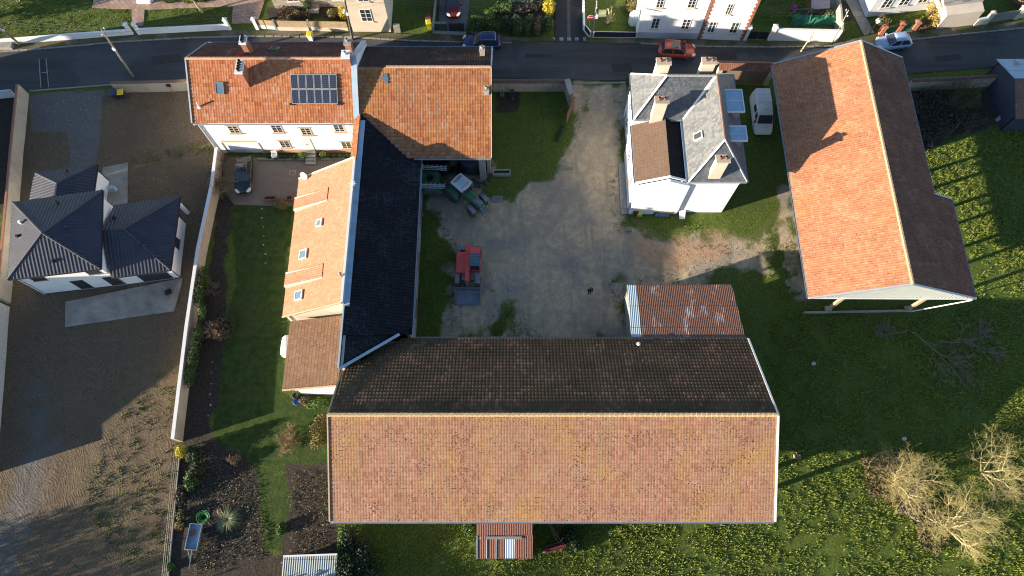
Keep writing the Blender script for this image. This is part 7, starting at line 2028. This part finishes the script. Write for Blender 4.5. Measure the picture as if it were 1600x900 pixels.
def leaf_cloud(rng, blobs, n, size, flat=.0):
    """n small leaf quads scattered through ellipsoid blobs (cx,cy,cz,rx,ry,rz), denser outside"""
    w_ = np.array([b[3]*b[4]*b[5] for b in blobs])**.67; w_ /= w_.sum()
    idx = rng.choice(len(blobs), n, p=w_); Bq = np.array(blobs)[idx]
    d = rng.normal(size=(n,3)); d /= np.linalg.norm(d, axis=1, keepdims=True)
    rad = rng.uniform(.15,1,n)**.45
    C = Bq[:,:3]+d*rad[:,None]*Bq[:,3:]*(1+rng.normal(size=(n,1))*.10)
    C[:,2] = np.maximum(C[:,2], .03)
    nrm = d*.7+rng.normal(size=(n,3))*.6; nrm[:,2] += flat; nrm /= np.linalg.norm(nrm, axis=1, keepdims=True)
    a = np.cross(nrm, rng.normal(size=(n,3))); a /= np.linalg.norm(a, axis=1, keepdims=True); b = np.cross(nrm, a)
    s = size*rng.uniform(.55,1.4,n)[:,None]
    V = np.stack([C-a*s, C+b*s*.55+nrm*s*.15, C+a*s, C-b*s*.55+nrm*s*.15], 1).reshape(-1,3)
    F = np.arange(n*4).reshape(n,4)
    return V, F
def shrub(name, label, cat, base, blobs, n, size, mat, seed=0, stem=True, group=None, part='foliage', twigs=None):
    rng = np.random.RandomState(seed); t = thing(name, label, cat, tuple(base), group=group)
    V, F = leaf_cloud(rng, blobs, n, size); raw_mesh(part, V, F, mat, t)
    if stem:
        segs = []
        for b_ in blobs:
            for k in range(5):
                e = np.array(b_[:3])+rng.normal(size=3)*np.array(b_[3:])*.35
                segs.append(((rng.uniform(-.08,.08)+b_[0]*.4, rng.uniform(-.08,.08)+b_[1]*.4, -.05), tuple(e), .03, .01))
        V, F = tubes_np(segs, 4); raw_mesh('stems', V, F, M['twig_dark'], t)
    return t
def blades(rng, n, R_, h, droop=.5, wd=.03, seg=4):
    """fountain of arching blades"""
    V = []; F = []
    for k in range(n):
        a = rng.uniform(0,2*np.pi); L = h*rng.uniform(.6,1.1); out_ = R_*rng.uniform(.35,1.05); prev = None
        w0 = wd*rng.uniform(.7,1.3); c, s = np.cos(a), np.sin(a); b0 = len(V)
        for j in range(seg+1):
            f = j/seg; x = out_*f**1.2; z = L*(f-droop*f*f*1.25)
            ww = w0*(1-f*.85)
            V.append((c*x-s*ww, s*x+c*ww, max(z,.02))); V.append((c*x+s*ww, s*x-c*ww, max(z,.02)))
        for j in range(seg): F.append((b0+2*j, b0+2*j+1, b0+2*j+3, b0+2*j+2))
    return np.array(V), np.array(F)

# three bare willows in the lit meadow
WIL = dict(kids=(2,3), spread=.66, up=.06, shrink=.72, bend=.15, steps=3, rmin=.0065, side=.72)
GT = 'bare trees in the meadow'
def willow(label, a, c, stems, L, r, seed, lean=(0,0), lev=4, mats=('bark_pale','twig_yellow')):
    return bare_tree('bare_tree', label, 'tree', at(a,c,0), stems, L, r, lev, seed, (M[mats[0]],M[mats[1]]), 3, GT, lean, **WIL)
willow('bushy bare yellow-twigged tree nearest the long barn in the meadow', 1400,752, 9, 1.75, .085, 11, (.02,.02))
willow('bare yellow-twigged tree lowest in the meadow, its limbs spread to the right', 1478,822, 9, 1.95, .095, 23, (.04,.0))
willow('open bare tree farthest right in the meadow with fewer pale limbs', 1536,738, 6, 1.8, .085, 37, (.05,.03))
# red brown bramble and dead litter round the willows
def patch_stuff(name, polys, n, size, mat, seed, zmax=.5, label=None):
    rng = np.random.RandomState(seed); C = []
    xs = [p[0] for q in polys for p in q]; ys = [p[1] for q in polys for p in q]
    while len(C) < n:
        X_ = rng.uniform(min(xs),max(xs),n); Y_ = rng.uniform(min(ys),max(ys),n)
        ok = np.zeros(n, bool)
        for q in polys: ok |= sdist(X_,Y_,q)+fbm(X_,Y_,.8,seed)*1.6 > 0
        C += list(zip(X_[ok],Y_[ok]))
    C = np.array(C[:n]); z = rng.uniform(0,1,n)**1.6*zmax*(.5+fbm(C[:,0],C[:,1],.6,seed+1)+.5)
    C = np.column_stack([C, z+.02])
    nrm = rng.normal(size=(n,3)); nrm[:,2] += .5; nrm /= np.linalg.norm(nrm,axis=1,keepdims=True)
    a = np.cross(nrm, rng.normal(size=(n,3))); a /= np.linalg.norm(a,axis=1,keepdims=True); b = np.cross(nrm,a)
    s = size*rng.uniform(.5,1.5,n)[:,None]
    V = np.stack([C-a*s, C+b*s*.45, C+a*s, C-b*s*.45],1).reshape(-1,3)
    o = raw_mesh(name, V, np.arange(n*4).reshape(n,4), mat); o['kind'] = 'stuff'; return o
patch_stuff('brambles', [px((1346,720),(1400,700),(1440,720),(1450,770),(1420,800),(1380,790),(1355,760)), px((1425,800),(1470,800),(1480,850),(1460,870),(1435,850))], 4200, .10, M['leaf_rust'], 3, .45)
patch_stuff('brambles', [px((1415,150),(1470,145),(1500,175),(1545,190),(1500,208),(1450,235),(1425,215))], 9000, .11, M['bramble'], 5, .9)
patch_stuff('garden_litter', [px((300,700),(400,730),(418,860),(440,880),(520,870),(520,735),(455,738),(450,865),(300,900),(285,760))], 5200, .065, leafmat('soil litter', (.05,.04,.028), (.20,.165,.115)), 8, .14)
patch_stuff('loose_stones', [px((910,140),(985,140),(965,250),(968,330),(1050,372),(1190,392),(1180,420),(980,440),(985,525),(800,525),(720,525),(725,400),(690,340),(790,310),(870,265))], 2600, .045, leafmat('loose stones', (.10,.09,.075), (.50,.46,.39)), 19, .05)
patch_stuff('garden_weeds', [px((300,720),(400,750),(415,860),(300,900)), px((455,740),(518,735),(522,800),(455,800))], 1300, .07, M['leaf'], 9, .12)
patch_stuff('dead_stalks', [px((1425,765),(1450,790),(1430,815),(1395,800))], 2500, .12, M['twig_grey'], 7, .5)
# dead branches lying on the shaded grass
def fallen(label, a, c, e, f, L, seed, lev=3):
    p, q = at(a,c,.25), at(e,f,.25); d = q-p; rng = random.Random(seed); out = []
    grow(rng, Vector((0,0,0)), d, d.length*.55, .045, 0, lev, out, kids=(3,5), spread=.5, up=0, shrink=.66, bend=.13, steps=4, rmin=.011)
    segs = []
    for s in out:
        z = lambda v_: (v_[0], v_[1], -.12+.45*math.tanh(abs(v_[2])*.7))
        segs.append((z(s[0]), z(s[1]), s[2], s[3]))
    t = thing('fallen_branch', label, 'branch', tuple(p), group='fallen branches on the shaded grass')
    V, F = tubes_np(segs, 4); raw_mesh('limbs', V, F, M['twig_grey'], t)
fallen('long dead branch lying on the shaded grass, fanning out to the lower right', 1420,514,1525,556,8,5,3)
fallen('dead branch on the shaded grass with twigs curling left, nearest the hangar', 1420,516,1380,533,4,9,3)
fallen('third dead branch lying at the right end of the shaded brush, nearest the meadow trees', 1470,533,1552,548,5,14)
# big leafless shrub at the street wall right
shrub_ = bare_tree('bare_shrub', 'large olive-green bare shrub against the grey street wall right of the hangar', 'shrub', at(1488,168,0), 14, 1.5, .04, 3, 51, (M['twig_tan'], pm('olive twigs', (.105,.105,.045), .9, .25, 2)), 1, None, (0,0), kids=(3,4), spread=.45, up=.5, shrink=.66, bend=.14, steps=3, rmin=.012)
# shrubs along the garden wall
GS = 'bare shrubs along the garden wall'
def bshrub(label, a, c, stems, L, seed, mat='twig_tan', lev=3, r=.03, **k):
    return bare_tree('bare_shrub', label, 'shrub', at(a,c,0), stems, L, r, lev, seed, (M['bark_pale'] if mat == 'twig_tan' else M['bark'], M[mat]), 1, GS, (0,0), kids=(3,4), spread=.6, up=.25, shrink=.66, bend=.15, steps=3, rmin=.010)
bshrub('tall tan bare shrub between the garden wall and the black saloon', 352,296, 9, .95, 61)
bshrub('tan bare shrub hanging over the garden wall beside the paved drive corner', 346,262, 7, .8, 62)
bshrub('small grey bare shrub at the foot of the garden wall beside the terrace', 333,455, 8, .55, 63, 'twig_grey')
bshrub('round pale bare shrub in the shaded lawn border, largest along the wall', 345,520, 12, .8, 64)
bshrub('twiggy brown shrub on the lawn at the corner of the long barn', 452,690, 14, .75, 65, 'twig_tan')
bshrub('small pale twiggy shrub on the soil bed below the lawn', 367,720, 8, .45, 66)
shrub('evergreen_shrub', 'dark evergreen shrub right of the round bare shrub in the lawn border', 'shrub', at(360,502,0), [(0,0,.6,.75,.9,.7),(.2,-.8,.5,.5,.6,.5)], 2200, .07, M['leaf_dark'], 71)
shrub('ivy', 'bright green ivy spilling over the garden wall below the terrace', 'climbing plant', at(311,560,0), [(0,0,1.3,.5,1.6,.7),(.1,2.2,1.2,.45,1.1,.6),(-.1,-1.8,1.1,.45,1.3,.7),(.2,4.3,1.4,.4,.9,.5)], 3800, .085, M['leaf'], 72)
shrub('ivy', 'green ivy on the garden wall opposite the round bare shrub', 'climbing plant', at(319,462,0), [(0,0,1.3,.45,1.5,.6),(.1,1.9,1.3,.35,.8,.5)], 1700, .085, M['leaf'], 73)
shrub('conifer', 'bright yellow conifer at the lower end of the garden wall', 'shrub', at(291,708,0), [(0,0,.9,.55,.6,.9),(.1,.2,1.5,.35,.4,.5)], 2000, .07, M['leaf_yellow'], 74)
shrub('evergreen_shrub', 'dark green bushy shrub just right of the yellow conifer', 'shrub', at(308,712,0), [(0,0,.7,.8,.8,.8),(.4,-1.3,.6,.6,.9,.6)], 2600, .08, M['leaf_dark'], 75)
shrub('evergreen_shrub', 'mid green spiky shrub below the dark bushy one by the wire fence', 'shrub', at(303,752,0), [(0,0,.6,.6,.9,.7)], 1500, .10, M['leaf'], 76)
shrub('evergreen_shrub', 'grey-brown dying shrub by the wire fence', 'shrub', at(284,775,0), [(0,0,.4,.5,.9,.5)], 1100, .09, M['bramble'], 77)
shrub('small_shrub', 'small green and rust shrub by the wire fence near the hose coil', 'shrub', at(283,812,0), [(0,.4,.3,.4,.5,.4),(0,-.5,.25,.45,.4,.35)], 900, .08, M['leaf_olive'], 78)
shrub('small_shrub', 'bright green weed at the lowest fence post', 'plant', at(267,886,0), [(0,0,.2,.45,.35,.25)], 500, .09, M['leaf_bright'], 79)
shrub('small_shrub', 'round green clump on the strip between the two soil beds', 'plant', at(441,826,0), [(0,0,.3,.45,.6,.35)], 900, .09, M['leaf'], 80)
shrub('evergreen_shrub', 'sunlit olive green shrub against the left end of the long barn', 'shrub', at(498,682,0), [(0,0,.6,.8,1.3,.8),(.2,1.3,.5,.7,.7,.6)], 2600, .085, M['leaf_olive'], 81)
shrub('evergreen_shrub', 'bright green bush under the white end wall of the brown annex', 'shrub', at(500,632,0), [(0,0,.4,.9,.5,.5),(-.9,-.1,.3,.5,.4,.4)], 1800, .08, M['leaf_bright'], 82)
shrub('small_shrub', 'brown dried bush beside the dark water butt', 'shrub', at(478,628,0), [(0,0,.4,.55,.5,.45)], 900, .07, M['leaf_rust'], 83)
shrub('box_bush', 'rounded green bush left of the white house steps', 'shrub', at(476,247,0), [(0,0,.55,.5,.4,.55)], 1300, .06, M['leaf_bright'], 84)
shrub('box_bush', 'rounded green bush right of the white house steps', 'shrub', at(507,246,0), [(0,0,.5,.42,.38,.5)], 1000, .06, M['leaf_bright'], 85)
shrub('low_hedge', 'low dark clipped hedge along the foot of the white house, right of the steps', 'hedge', at(530,246.5,0), [(-.6,0,.3,.6,.25,.32),(.4,0,.3,.7,.25,.32),(1.1,0,.3,.5,.25,.3)], 1500, .05, M['leaf_dark'], 86)
shrub('low_hedge', 'low dark clipped hedge behind the white chair at the house wall', 'hedge', at(447,248,0), [(-.8,0,.25,.6,.25,.3),(0,0,.25,.6,.25,.3),(1.0,0,.25,.5,.25,.3)], 1500, .05, M['leaf_dark'], 87)
shrub('small_shrub', 'greyish round shrub by the white house garage door corner', 'shrub', at(448,247,0), [(-1.9,0,.3,.3,.3,.3)], 350, .05, M['leaf_dark'], 89)
shrub('small_shrub', 'olive feathery bush beside the square planter at the lawn edge', 'shrub', at(442,322,0), [(0,0,.45,.75,.6,.5)], 1600, .06, M['leaf_olive'], 88)
sh_ = thing('pampas_grass', 'large clump of arching pale green reed grass beside the hose coil', 'plant', tuple(at(357,812,0)))
V, F = blades(np.random.RandomState(5), 420, 1.35, 1.5, .75, .022); raw_mesh('blades', V, F, M['pampas'], sh_)
sh_ = thing('pampas_grass', 'tan dried plume clump left of the big reed grass', 'plant', tuple(at(341,803,0)))
V, F = blades(np.random.RandomState(6), 90, .5, .8, .5, .03); raw_mesh('blades', V, F, M['twig_tan'], sh_)
# hedge left of the dark meadow strip
hd = thing('hedge', 'tall dark hedge end with bright green left face below the long barn corner', 'hedge', tuple(at(553,905,0)))
rng = np.random.RandomState(9)
V, F = leaf_cloud(rng, [(-.6,3.0,.9,.7,1.4,1.0),(-.5,.8,1.1,.8,1.6,1.3),(.6,1.8,.8,1.2,1.7,1.0),(-.4,-2,1.2,1.0,2,1.4),(1.6,.4,.6,1.1,1.4,.8)], 7000, .10); raw_mesh('foliage', V, F, M['leaf_dark'], hd)
V, F = leaf_cloud(rng, [(-1.25,3.2,.8,.25,1.2,.8),(-1.2,.8,1.0,.3,1.6,1.0)], 1500, .10); raw_mesh('new_growth', V, F, M['leaf_bright'], hd)
# unseen off-picture trees added to throw the broken shade on the lower left and bottom strip
GO = 'bare trees below the left edge'
for k, (x, y, L) in enumerate(((-24,-11,2.3),)):
    bare_tree('bare_tree', 'unseen bare brown tree added for shade outside the bottom edge', 'tree', (x,y,0), 1, L, .2, 4, 90+k, (M['bark'],M['twig_tan']), 2, None, (0,0), kids=(3,4), spread=.6, up=.3, shrink=.76, bend=.12, steps=3, rmin=.014)
for k, (l_, s_, h_) in enumerate(((-60,14.6,6.2),(-61,11.6,7.0),(-60,8.6,7.2),(-61,5.4,7.4),(-62,2,7.4))):
    q_ = ls(l_, s_)
    shrub('shade_tree', 'unseen loose-leaved tree added for shade outside the lower left edge', 'tree', (q_.x,q_.y,0), [(0,0,h_*.5,2.1,2.1,h_*.5),(.4,-.3,h_*.7,1.5,1.6,h_*.28)], 4200, .11, M['leaf_dark'], 96+k, group='added shade trees below the left edge')
# unseen evergreen mass added off frame to shade the strip under the barn eave
shrub('shade_hedge', 'unseen evergreen hedge added for shade beyond the bottom edge left of the meadow', 'hedge', (-22,-9,0), [(0,0,2,1.6,3,2.4),(1.5,3.6,1.6,1.4,2.4,2),(-1,-4,2,1.6,3,2.4)], 4000, .22, M['leaf_dark'], 95)

# across the street
GH = 'clipped hedge shrubs above the navy estate car'
hx = 742
for k, (a, w_, h_, mt, lb) in enumerate(((744,1.5,1.5,'leaf','broad green shrub at the left end of the roadside hedge, beside the metal gate'),(768,1.4,1.5,'leaf','green hedge shrub second from the metal gate'),(792,1.2,1.3,'leaf_dark','dark hedge shrub in the gap of the roadside hedge'),(809,1.2,1.6,'leaf','rounded green hedge shrub right of the dark gap'),(826,1.0,1.5,'leaf','green hedge shrub left of the rust coloured one'),(841,.8,1.4,'leaf_rust','rust and yellow shrub in the roadside hedge'),(856,1.2,1.5,'leaf','green hedge shrub at the side street corner'))):
    rr = np.random.RandomState(100+k)
    shrub('hedge_shrub', lb, 'shrub', at(a,47,0), [(rr.uniform(-.2,.2),rr.uniform(-.3,.3),.7,w_*.62,1.1,.8),(rr.uniform(-.3,.3),.6,h_*.6,w_*.5,.7,.5)], 1500, .10, M[mt], 100+k, group=GH)
shrub('yellow_shrub', 'bright yellow and green shrub at the side street corner of the vegetable bed', 'shrub', at(858,18,0), [(0,0,.8,.7,1.1,.9)], 1300, .10, M['leaf_yellow'], 110)
shrub('evergreen_shrub', 'green shrub above the bright yellow one at the side street', 'shrub', at(862,2,0), [(0,0,.8,.7,.8,.9)], 1000, .10, M['leaf'], 111)
patch_stuff('vegetable_bed_plants', [px((752,20),(775,8),(800,6),(800,20),(760,28))], 1800, .11, M['leaf_bright'], 113, .4)
patch_stuff('vegetable_bed_plants', [px((800,2),(866,-4),(862,12),(800,22),(770,30))], 2200, .11, M['bramble'], 115, .35)
patch_stuff('vegetable_bed_plants', [px((795,-4),(835,-4),(830,5),(800,6))], 700, .11, pm('grey green cabbage leaves', (.12,.19,.14), .7, .2, 4), 116, .35)
shrub('flowering_shrub', 'bright yellow flowering bush at the corner of the cream stone house', 'shrub', at(534,26,0), [(.3,0,.7,.55,.8,.7)], 1400, .09, M['leaf_yellow'], 117)
shrub('small_shrub', 'grey-green bush beside the yellow flowering bush', 'shrub', at(521,27,0), [(0,0,.6,.6,.6,.6)], 900, .08, M['leaf_olive'], 118)
shrub('small_shrub', 'green bush beside the stone house steps', 'shrub', at(483,14,0), [(0,0,.7,.5,.7,.7)], 900, .09, M['leaf'], 119)
patch_stuff('flower_bed_plants', [px((436,14),(480,18),(484,30),(440,30))], 1800, .10, M['leaf_rust'], 120, .5)
pt = bare_tree('pollarded_tree', 'cut-back pale tree with bare stubby limbs in the corner garden', 'tree', at(952,33,0), 6, 1.25, .13, 1, 41, (M['bark_pale'],M['bark_pale']), 1, None, (0,0), kids=(2,2), spread=.35, up=.3, shrink=.45, bend=.1, steps=3, rmin=.05)
shrub('evergreen_shrub', 'olive evergreen shrub beside the white house in the corner garden', 'shrub', at(984,14,0), [(0,0,1.0,.7,1.1,1.1)], 1600, .09, M['leaf_olive'], 121)
m = MB(); p = at(989,36,0); m.lathe([(.55,0),(.6,.3),(.6,1.3),(.45,1.6),(0,1.75)], 18, Matrix.Translation(p)); tag(m.build('rain_tank', M['sign_white'], None, smooth=False), 'white upright tank in the corner garden at the white house wall', 'tank')
m = MB(); p = at(940,27,.3); m.hull_quad([(p.x-.5,p.y-.4,.8),(p.x+.4,p.y-.3,.7),(p.x+.5,p.y+.4,1.1),(p.x-.4,p.y+.3,1.2)], .04); tag(m.build('board', pm('pale yellow board', (.55,.53,.30), .7, .1)), 'pale yellow board leaning behind the dark panel fence', 'board')
# palm-like tree in the top left garden and big yellow-green tree at the corner
pl = thing('palm_tree', 'yellow-green tufted tree leaning on the lawn beside the brick path', 'tree', tuple(at(316,19,0)))
V, F = tubes_np([((0,0,-.1),(-.2,.05,1.2),.14,.11),((-.2,.05,1.2),(-.35,.1,2.2),.11,.10)], 7); raw_mesh('trunk', V, F, M['bark_pale'], pl)
V, F = leaf_cloud(np.random.RandomState(7), [(-.4,.2,2.7,.95,.8,.7),(-1.0,.5,2.9,.5,.5,.5)], 1600, .13); raw_mesh('crown', V, F, leafmat('yellow green leaves', (.16,.17,.02), (.36,.33,.04)), pl)
ct = thing('conifer', 'large yellow-green tree cut by the top left corner of the picture', 'tree', tuple(at(-22,30,0)))
V, F = tubes_np([((0,0,-.1),(0,0,3),.2,.1)], 7); raw_mesh('trunk', V, F, M['bark'], ct)
V, F = leaf_cloud(np.random.RandomState(8), [(0,0,2.4,2.0,2.2,1.9),(.8,.9,3.2,1.3,1.4,1.3),(-1,.5,3,1.5,1.5,1.4)], 5000, .14); raw_mesh('crown', V, F, leafmat('olive yellow needles', (.06,.07,.012), (.22,.21,.03)), ct)
bare_tree('bare_tree', 'bare grey-twigged tree on the shaded lawn at the top left', 'tree', at(28,2,0), 3, 1.0, .07, 3, 44, (M['bark_pale'],M['twig_grey']), 2, 'bare trees across the street', (.1,0), kids=(2,3), spread=.5, up=.3, shrink=.7, bend=.12, steps=3, rmin=.012)
m = MB()
p = at(228,4,0); m.add([(p.x-1.0,p.y-.2,0),(p.x+.6,p.y-.2,0),(p.x+1.5,p.y+1.4,0),(p.x-.2,p.y+1.4,0),(p.x-1.0,p.y-.2,.35),(p.x+.6,p.y-.2,.35),(p.x+1.5,p.y+1.4,.9),(p.x-.2,p.y+1.4,.9)], [(0,3,2,1),(4,5,6,7),(0,1,5,4),(1,2,6,5),(2,3,7,6),(3,0,4,7)]); tag(m.build('steps', M['white']), 'white sloped entrance step block on the brick paved path at the top left', 'steps')
shrub('low_hedge', 'low green planting along the brick path at the top edge', 'plant', at(285,2,0), [(-1.6,0,.3,1.2,.5,.4),(.8,0,.3,1.2,.5,.4),(2.6,.1,.3,.8,.5,.4)], 1500, .09, M['leaf'], 123)
bare_tree('bare_shrub', 'wispy yellow-brown shrub by the lamp post before the white house at top right', 'shrub', at(1374,40,0), 8, .7, .025, 2, 45, (M['twig_tan'],M['leaf_olive']), 1, 'bare trees across the street', (0,0), kids=(3,4), spread=.6, up=.3, shrink=.7, bend=.15, steps=3, rmin=.02)
shrub('yellow_shrub', 'yellow and tan shrub trained on the pale wall at top right', 'shrub', at(1452,34,0), [(0,0,.8,.6,1.3,.8),(.1,1.4,.9,.4,1.0,.7)], 1600, .09, leafmat('yellow tan leaves', (.22,.15,.05), (.50,.38,.10)), 124)
shrub('small_shrub', 'brown bush between the brick piers and the cream outbuilding', 'shrub', at(1440,44,0), [(0,0,.35,.9,.7,.4)], 900, .08, M['leaf_rust'], 125)
shrub('evergreen_shrub', 'tan round bush at the extreme top right corner', 'shrub', at(1590,2,0), [(0,0,1.0,1.4,1.3,1.1)], 2200, .10, M['twig_tan'], 126)
shrub('dry_shrub', 'dry straw-coloured bush behind the bright white wall', 'shrub', at(1288,22,0), [(0,0,.5,.8,1.0,.6)], 1200, .10, M['pampas'], 127)
# plants at the slate house, entrance and yard margins
shrub('small_shrub', 'low green and rust plants along the west wall of the slate house', 'plant', at(976,225,0), [(0,0,.25,.35,1.3,.35),(.1,1.5,.3,.4,.7,.4)], 1200, .08, M['leaf_olive'], 130)
shrub('ivy', 'dark ivy at the street corner of the slate house', 'climbing plant', at(982,140,0), [(0,0,1.0,.4,1.3,1.0),(0,-1.6,.6,.35,.6,.6)], 1700, .09, M['leaf'], 131)
m = MB(); p = at(973,183,0); m.add([(p.x-.5,p.y-.4,0),(p.x+.3,p.y-.5,0),(p.x+.5,p.y+.3,0),(p.x-.3,p.y+.5,0),(p.x-.3,p.y-.2,.3),(p.x+.2,p.y-.3,.35),(p.x+.3,p.y+.2,.28),(p.x-.2,p.y+.3,.3)], [(0,3,2,1),(4,5,6,7),(0,1,5,4),(1,2,6,5),(2,3,7,6),(3,0,4,7)]); tag(m.build('boulder', M['concrete']), 'pale boulder beside the entrance track near the slate house', 'boulder')
bare_tree('bare_shrub', 'thin leafless sapling at the hedge corner in the dark grass', 'shrub', at(535,872,0), 4, .7, .02, 2, 46, (M['twig_tan'],M['twig_tan']), 1, None, (.2,.1), kids=(2,3), spread=.5, up=.3, shrink=.7, bend=.12, steps=3, rmin=.008)
shrub('small_shrub', 'bright green plants at the left foot of the red-brown lean-to', 'plant', at(733,826,0), [(0,0,.25,.6,.7,.35)], 800, .10, M['leaf_bright'], 132)
shrub('small_shrub', 'dark bramble clump behind the old red hay machine', 'shrub', at(890,838,0), [(0,0,.45,.8,.9,.6),(.5,-.8,.3,.5,.6,.4)], 2000, .09, M['leaf_dark'], 133)
# rocks edging the flower bed, wood posts round lawn
rr = random.Random(12)
for k, (a, c) in enumerate([(409+6*(k_/13.)+1.2*math.sin(k_*2.1),326+92*k_/13.) for k_ in range(0,14,2)]+[(332-6*(k_/11.)+1.5*math.sin(k_*1.7),566+92*k_/11.) for k_ in range(0,12,2)]):
    p = at(a,c,0); m = MB(); r = .045+.04*rr.random()
    m.lathe([(r,0),(r*1.15,r*.4),(r*.7,r*.8),(0,r*.9)], 7, Matrix.Translation((p.x,p.y,-.03)) @ Matrix.Rotation(rr.random()*6,4,'Z') @ Matrix.Scale(1.6,4,(0,1,0)))
    tag(m.build('edging_stone', M['stonewall']), 'pale edging stone in the lawn line beside the annex' if k < 7 else 'pale edging stone between the dark border and the shaded lawn', 'stone', 'edging stones on the lawn')
# ------------------------------------------------------------------ grass
def tufts(name, polys, dens, h, wd, mat, seed, blades_=4, excl=()):
    rng = np.random.RandomState(seed)
    xs = [p[0] for q in polys for p in q]; ys = [p[1] for q in polys for p in q]
    x0, x1, y0_, y1_ = min(xs), max(xs), min(ys), max(ys); n = int((x1-x0)*(y1_-y0_)*dens)
    X_ = rng.uniform(x0,x1,n); Y_ = rng.uniform(y0_,y1_,n); ok = np.zeros(n,bool)
    for q in polys: ok |= sdist(X_,Y_,q) > 0
    for q in excl: ok &= sdist(X_,Y_,q) < 0
    cl = 1.2*fbm(X_,Y_,1.5,seed)+.5*fbm(X_,Y_,.25,seed+5)
    ok &= (cl+rng.uniform(-.14,.14,n) > -.06)
    X_, Y_, cl = X_[ok], Y_[ok], cl[ok]; n = len(X_)
    k = blades_; a = rng.uniform(0,2*np.pi,(n,k)); hh = h*(.6+1.3*np.clip(cl+.25,0,1))[:,None]*rng.uniform(.5,1.3,(n,k)); ln = hh*rng.uniform(.3,1.0,(n,k))
    bx = X_[:,None]+rng.normal(0,.09,(n,k)); by_ = Y_[:,None]+rng.normal(0,.09,(n,k))
    ww = wd*rng.uniform(.6,1.3,(n,k)); c, s = np.cos(a), np.sin(a); z0 = np.full((n,k),-.06)
    A = np.stack([bx-s*ww, by_+c*ww, z0],-1); B = np.stack([bx+s*ww, by_-c*ww, z0],-1); T = np.stack([bx+c*ln, by_+s*ln, hh-.05],-1)
    V = np.stack([A,B,T],2).reshape(-1,3); F = np.arange(len(V)).reshape(-1,3)
    o = raw_mesh(name, V, F, mat); o['kind'] = 'stuff'; return o
yd = px((1190,520),(1255,500),(1290,440),(1250,300))
meadow = [px((1195,540),(1205,500),(1262,480),(1420,495),(1530,470),(1495,310),(1450,300),(1440,240),(1520,215),(1600,200),(1720,200),(1720,560),(1680,960),(520,960),(530,818),(1205,818),(1212,650))]
tufts('meadow_grass', meadow, 34, .17, .038, M['grass_blade'], 31, 5)
tufts('meadow_grass', [px((1190,372),(1240,380),(1255,470),(1200,480)), px((985,335),(1125,340),(1110,360),(1010,358)), px((790,470),(810,480),(830,528),(765,528)), px((658,330),(692,350),(712,400),(712,470),(690,528),(655,528)), px((950,440),(982,445),(988,528),(965,500))], 26, .13, .03, M['grass_blade'], 33)
tufts('lawn_grass', [px((0,66),(-60,70),(-60,-20),(144,-20),(144,12),(206,16),(206,42),(190,46),(100,56)), px((224,42),(226,16),(364,11),(362,38)), px((1172,40),(1162,-20),(1230,-20),(1300,0),(1280,30),(1215,38)), px((1366,40),(1470,14),(1462,36),(1440,44),(1380,50))], 24, .14, .03, M['grass_blade'], 35)
tufts('yard_grass', [px((770,176),(812,176),(812,144),(880,146),(888,165),(900,172),(890,215),(868,252),(835,288),(800,302),(772,300),(800,282),(800,264),(768,262))], 16, .09, .025, M['grass_blade'], 37)
tufts('plot_weeds', [px((230,600),(300,530),(277,690),(262,905),(180,880),(130,780),(150,700)), px((200,240),(340,220),(344,236),(205,258))], 6.5, .17, .045, leafmat('weeds', (.05,.085,.015), (.15,.17,.03)), 39, 6)

tufts('yard_weeds', [px((900,175),(912,180),(905,225),(880,262),(840,296),(790,312),(770,306),(800,296),(836,282),(868,250),(890,212)), px((960,200),(972,190),(966,330),(955,345),(1060,378),(1190,390),(1190,420),(1090,440),(970,446),(955,470),(940,440),(980,432),(1090,425),(1160,405),(1040,380),(960,362),(950,300)), px((656,300),(700,345),(722,400),(722,470),(700,530),(690,520),(712,470),(710,400),(690,355),(656,330)), px((770,470),(815,480),(850,528),(760,528))], 9, .10, .035, leafmat('yard weeds', (.030,.055,.012), (.085,.105,.025)), 41, 5)
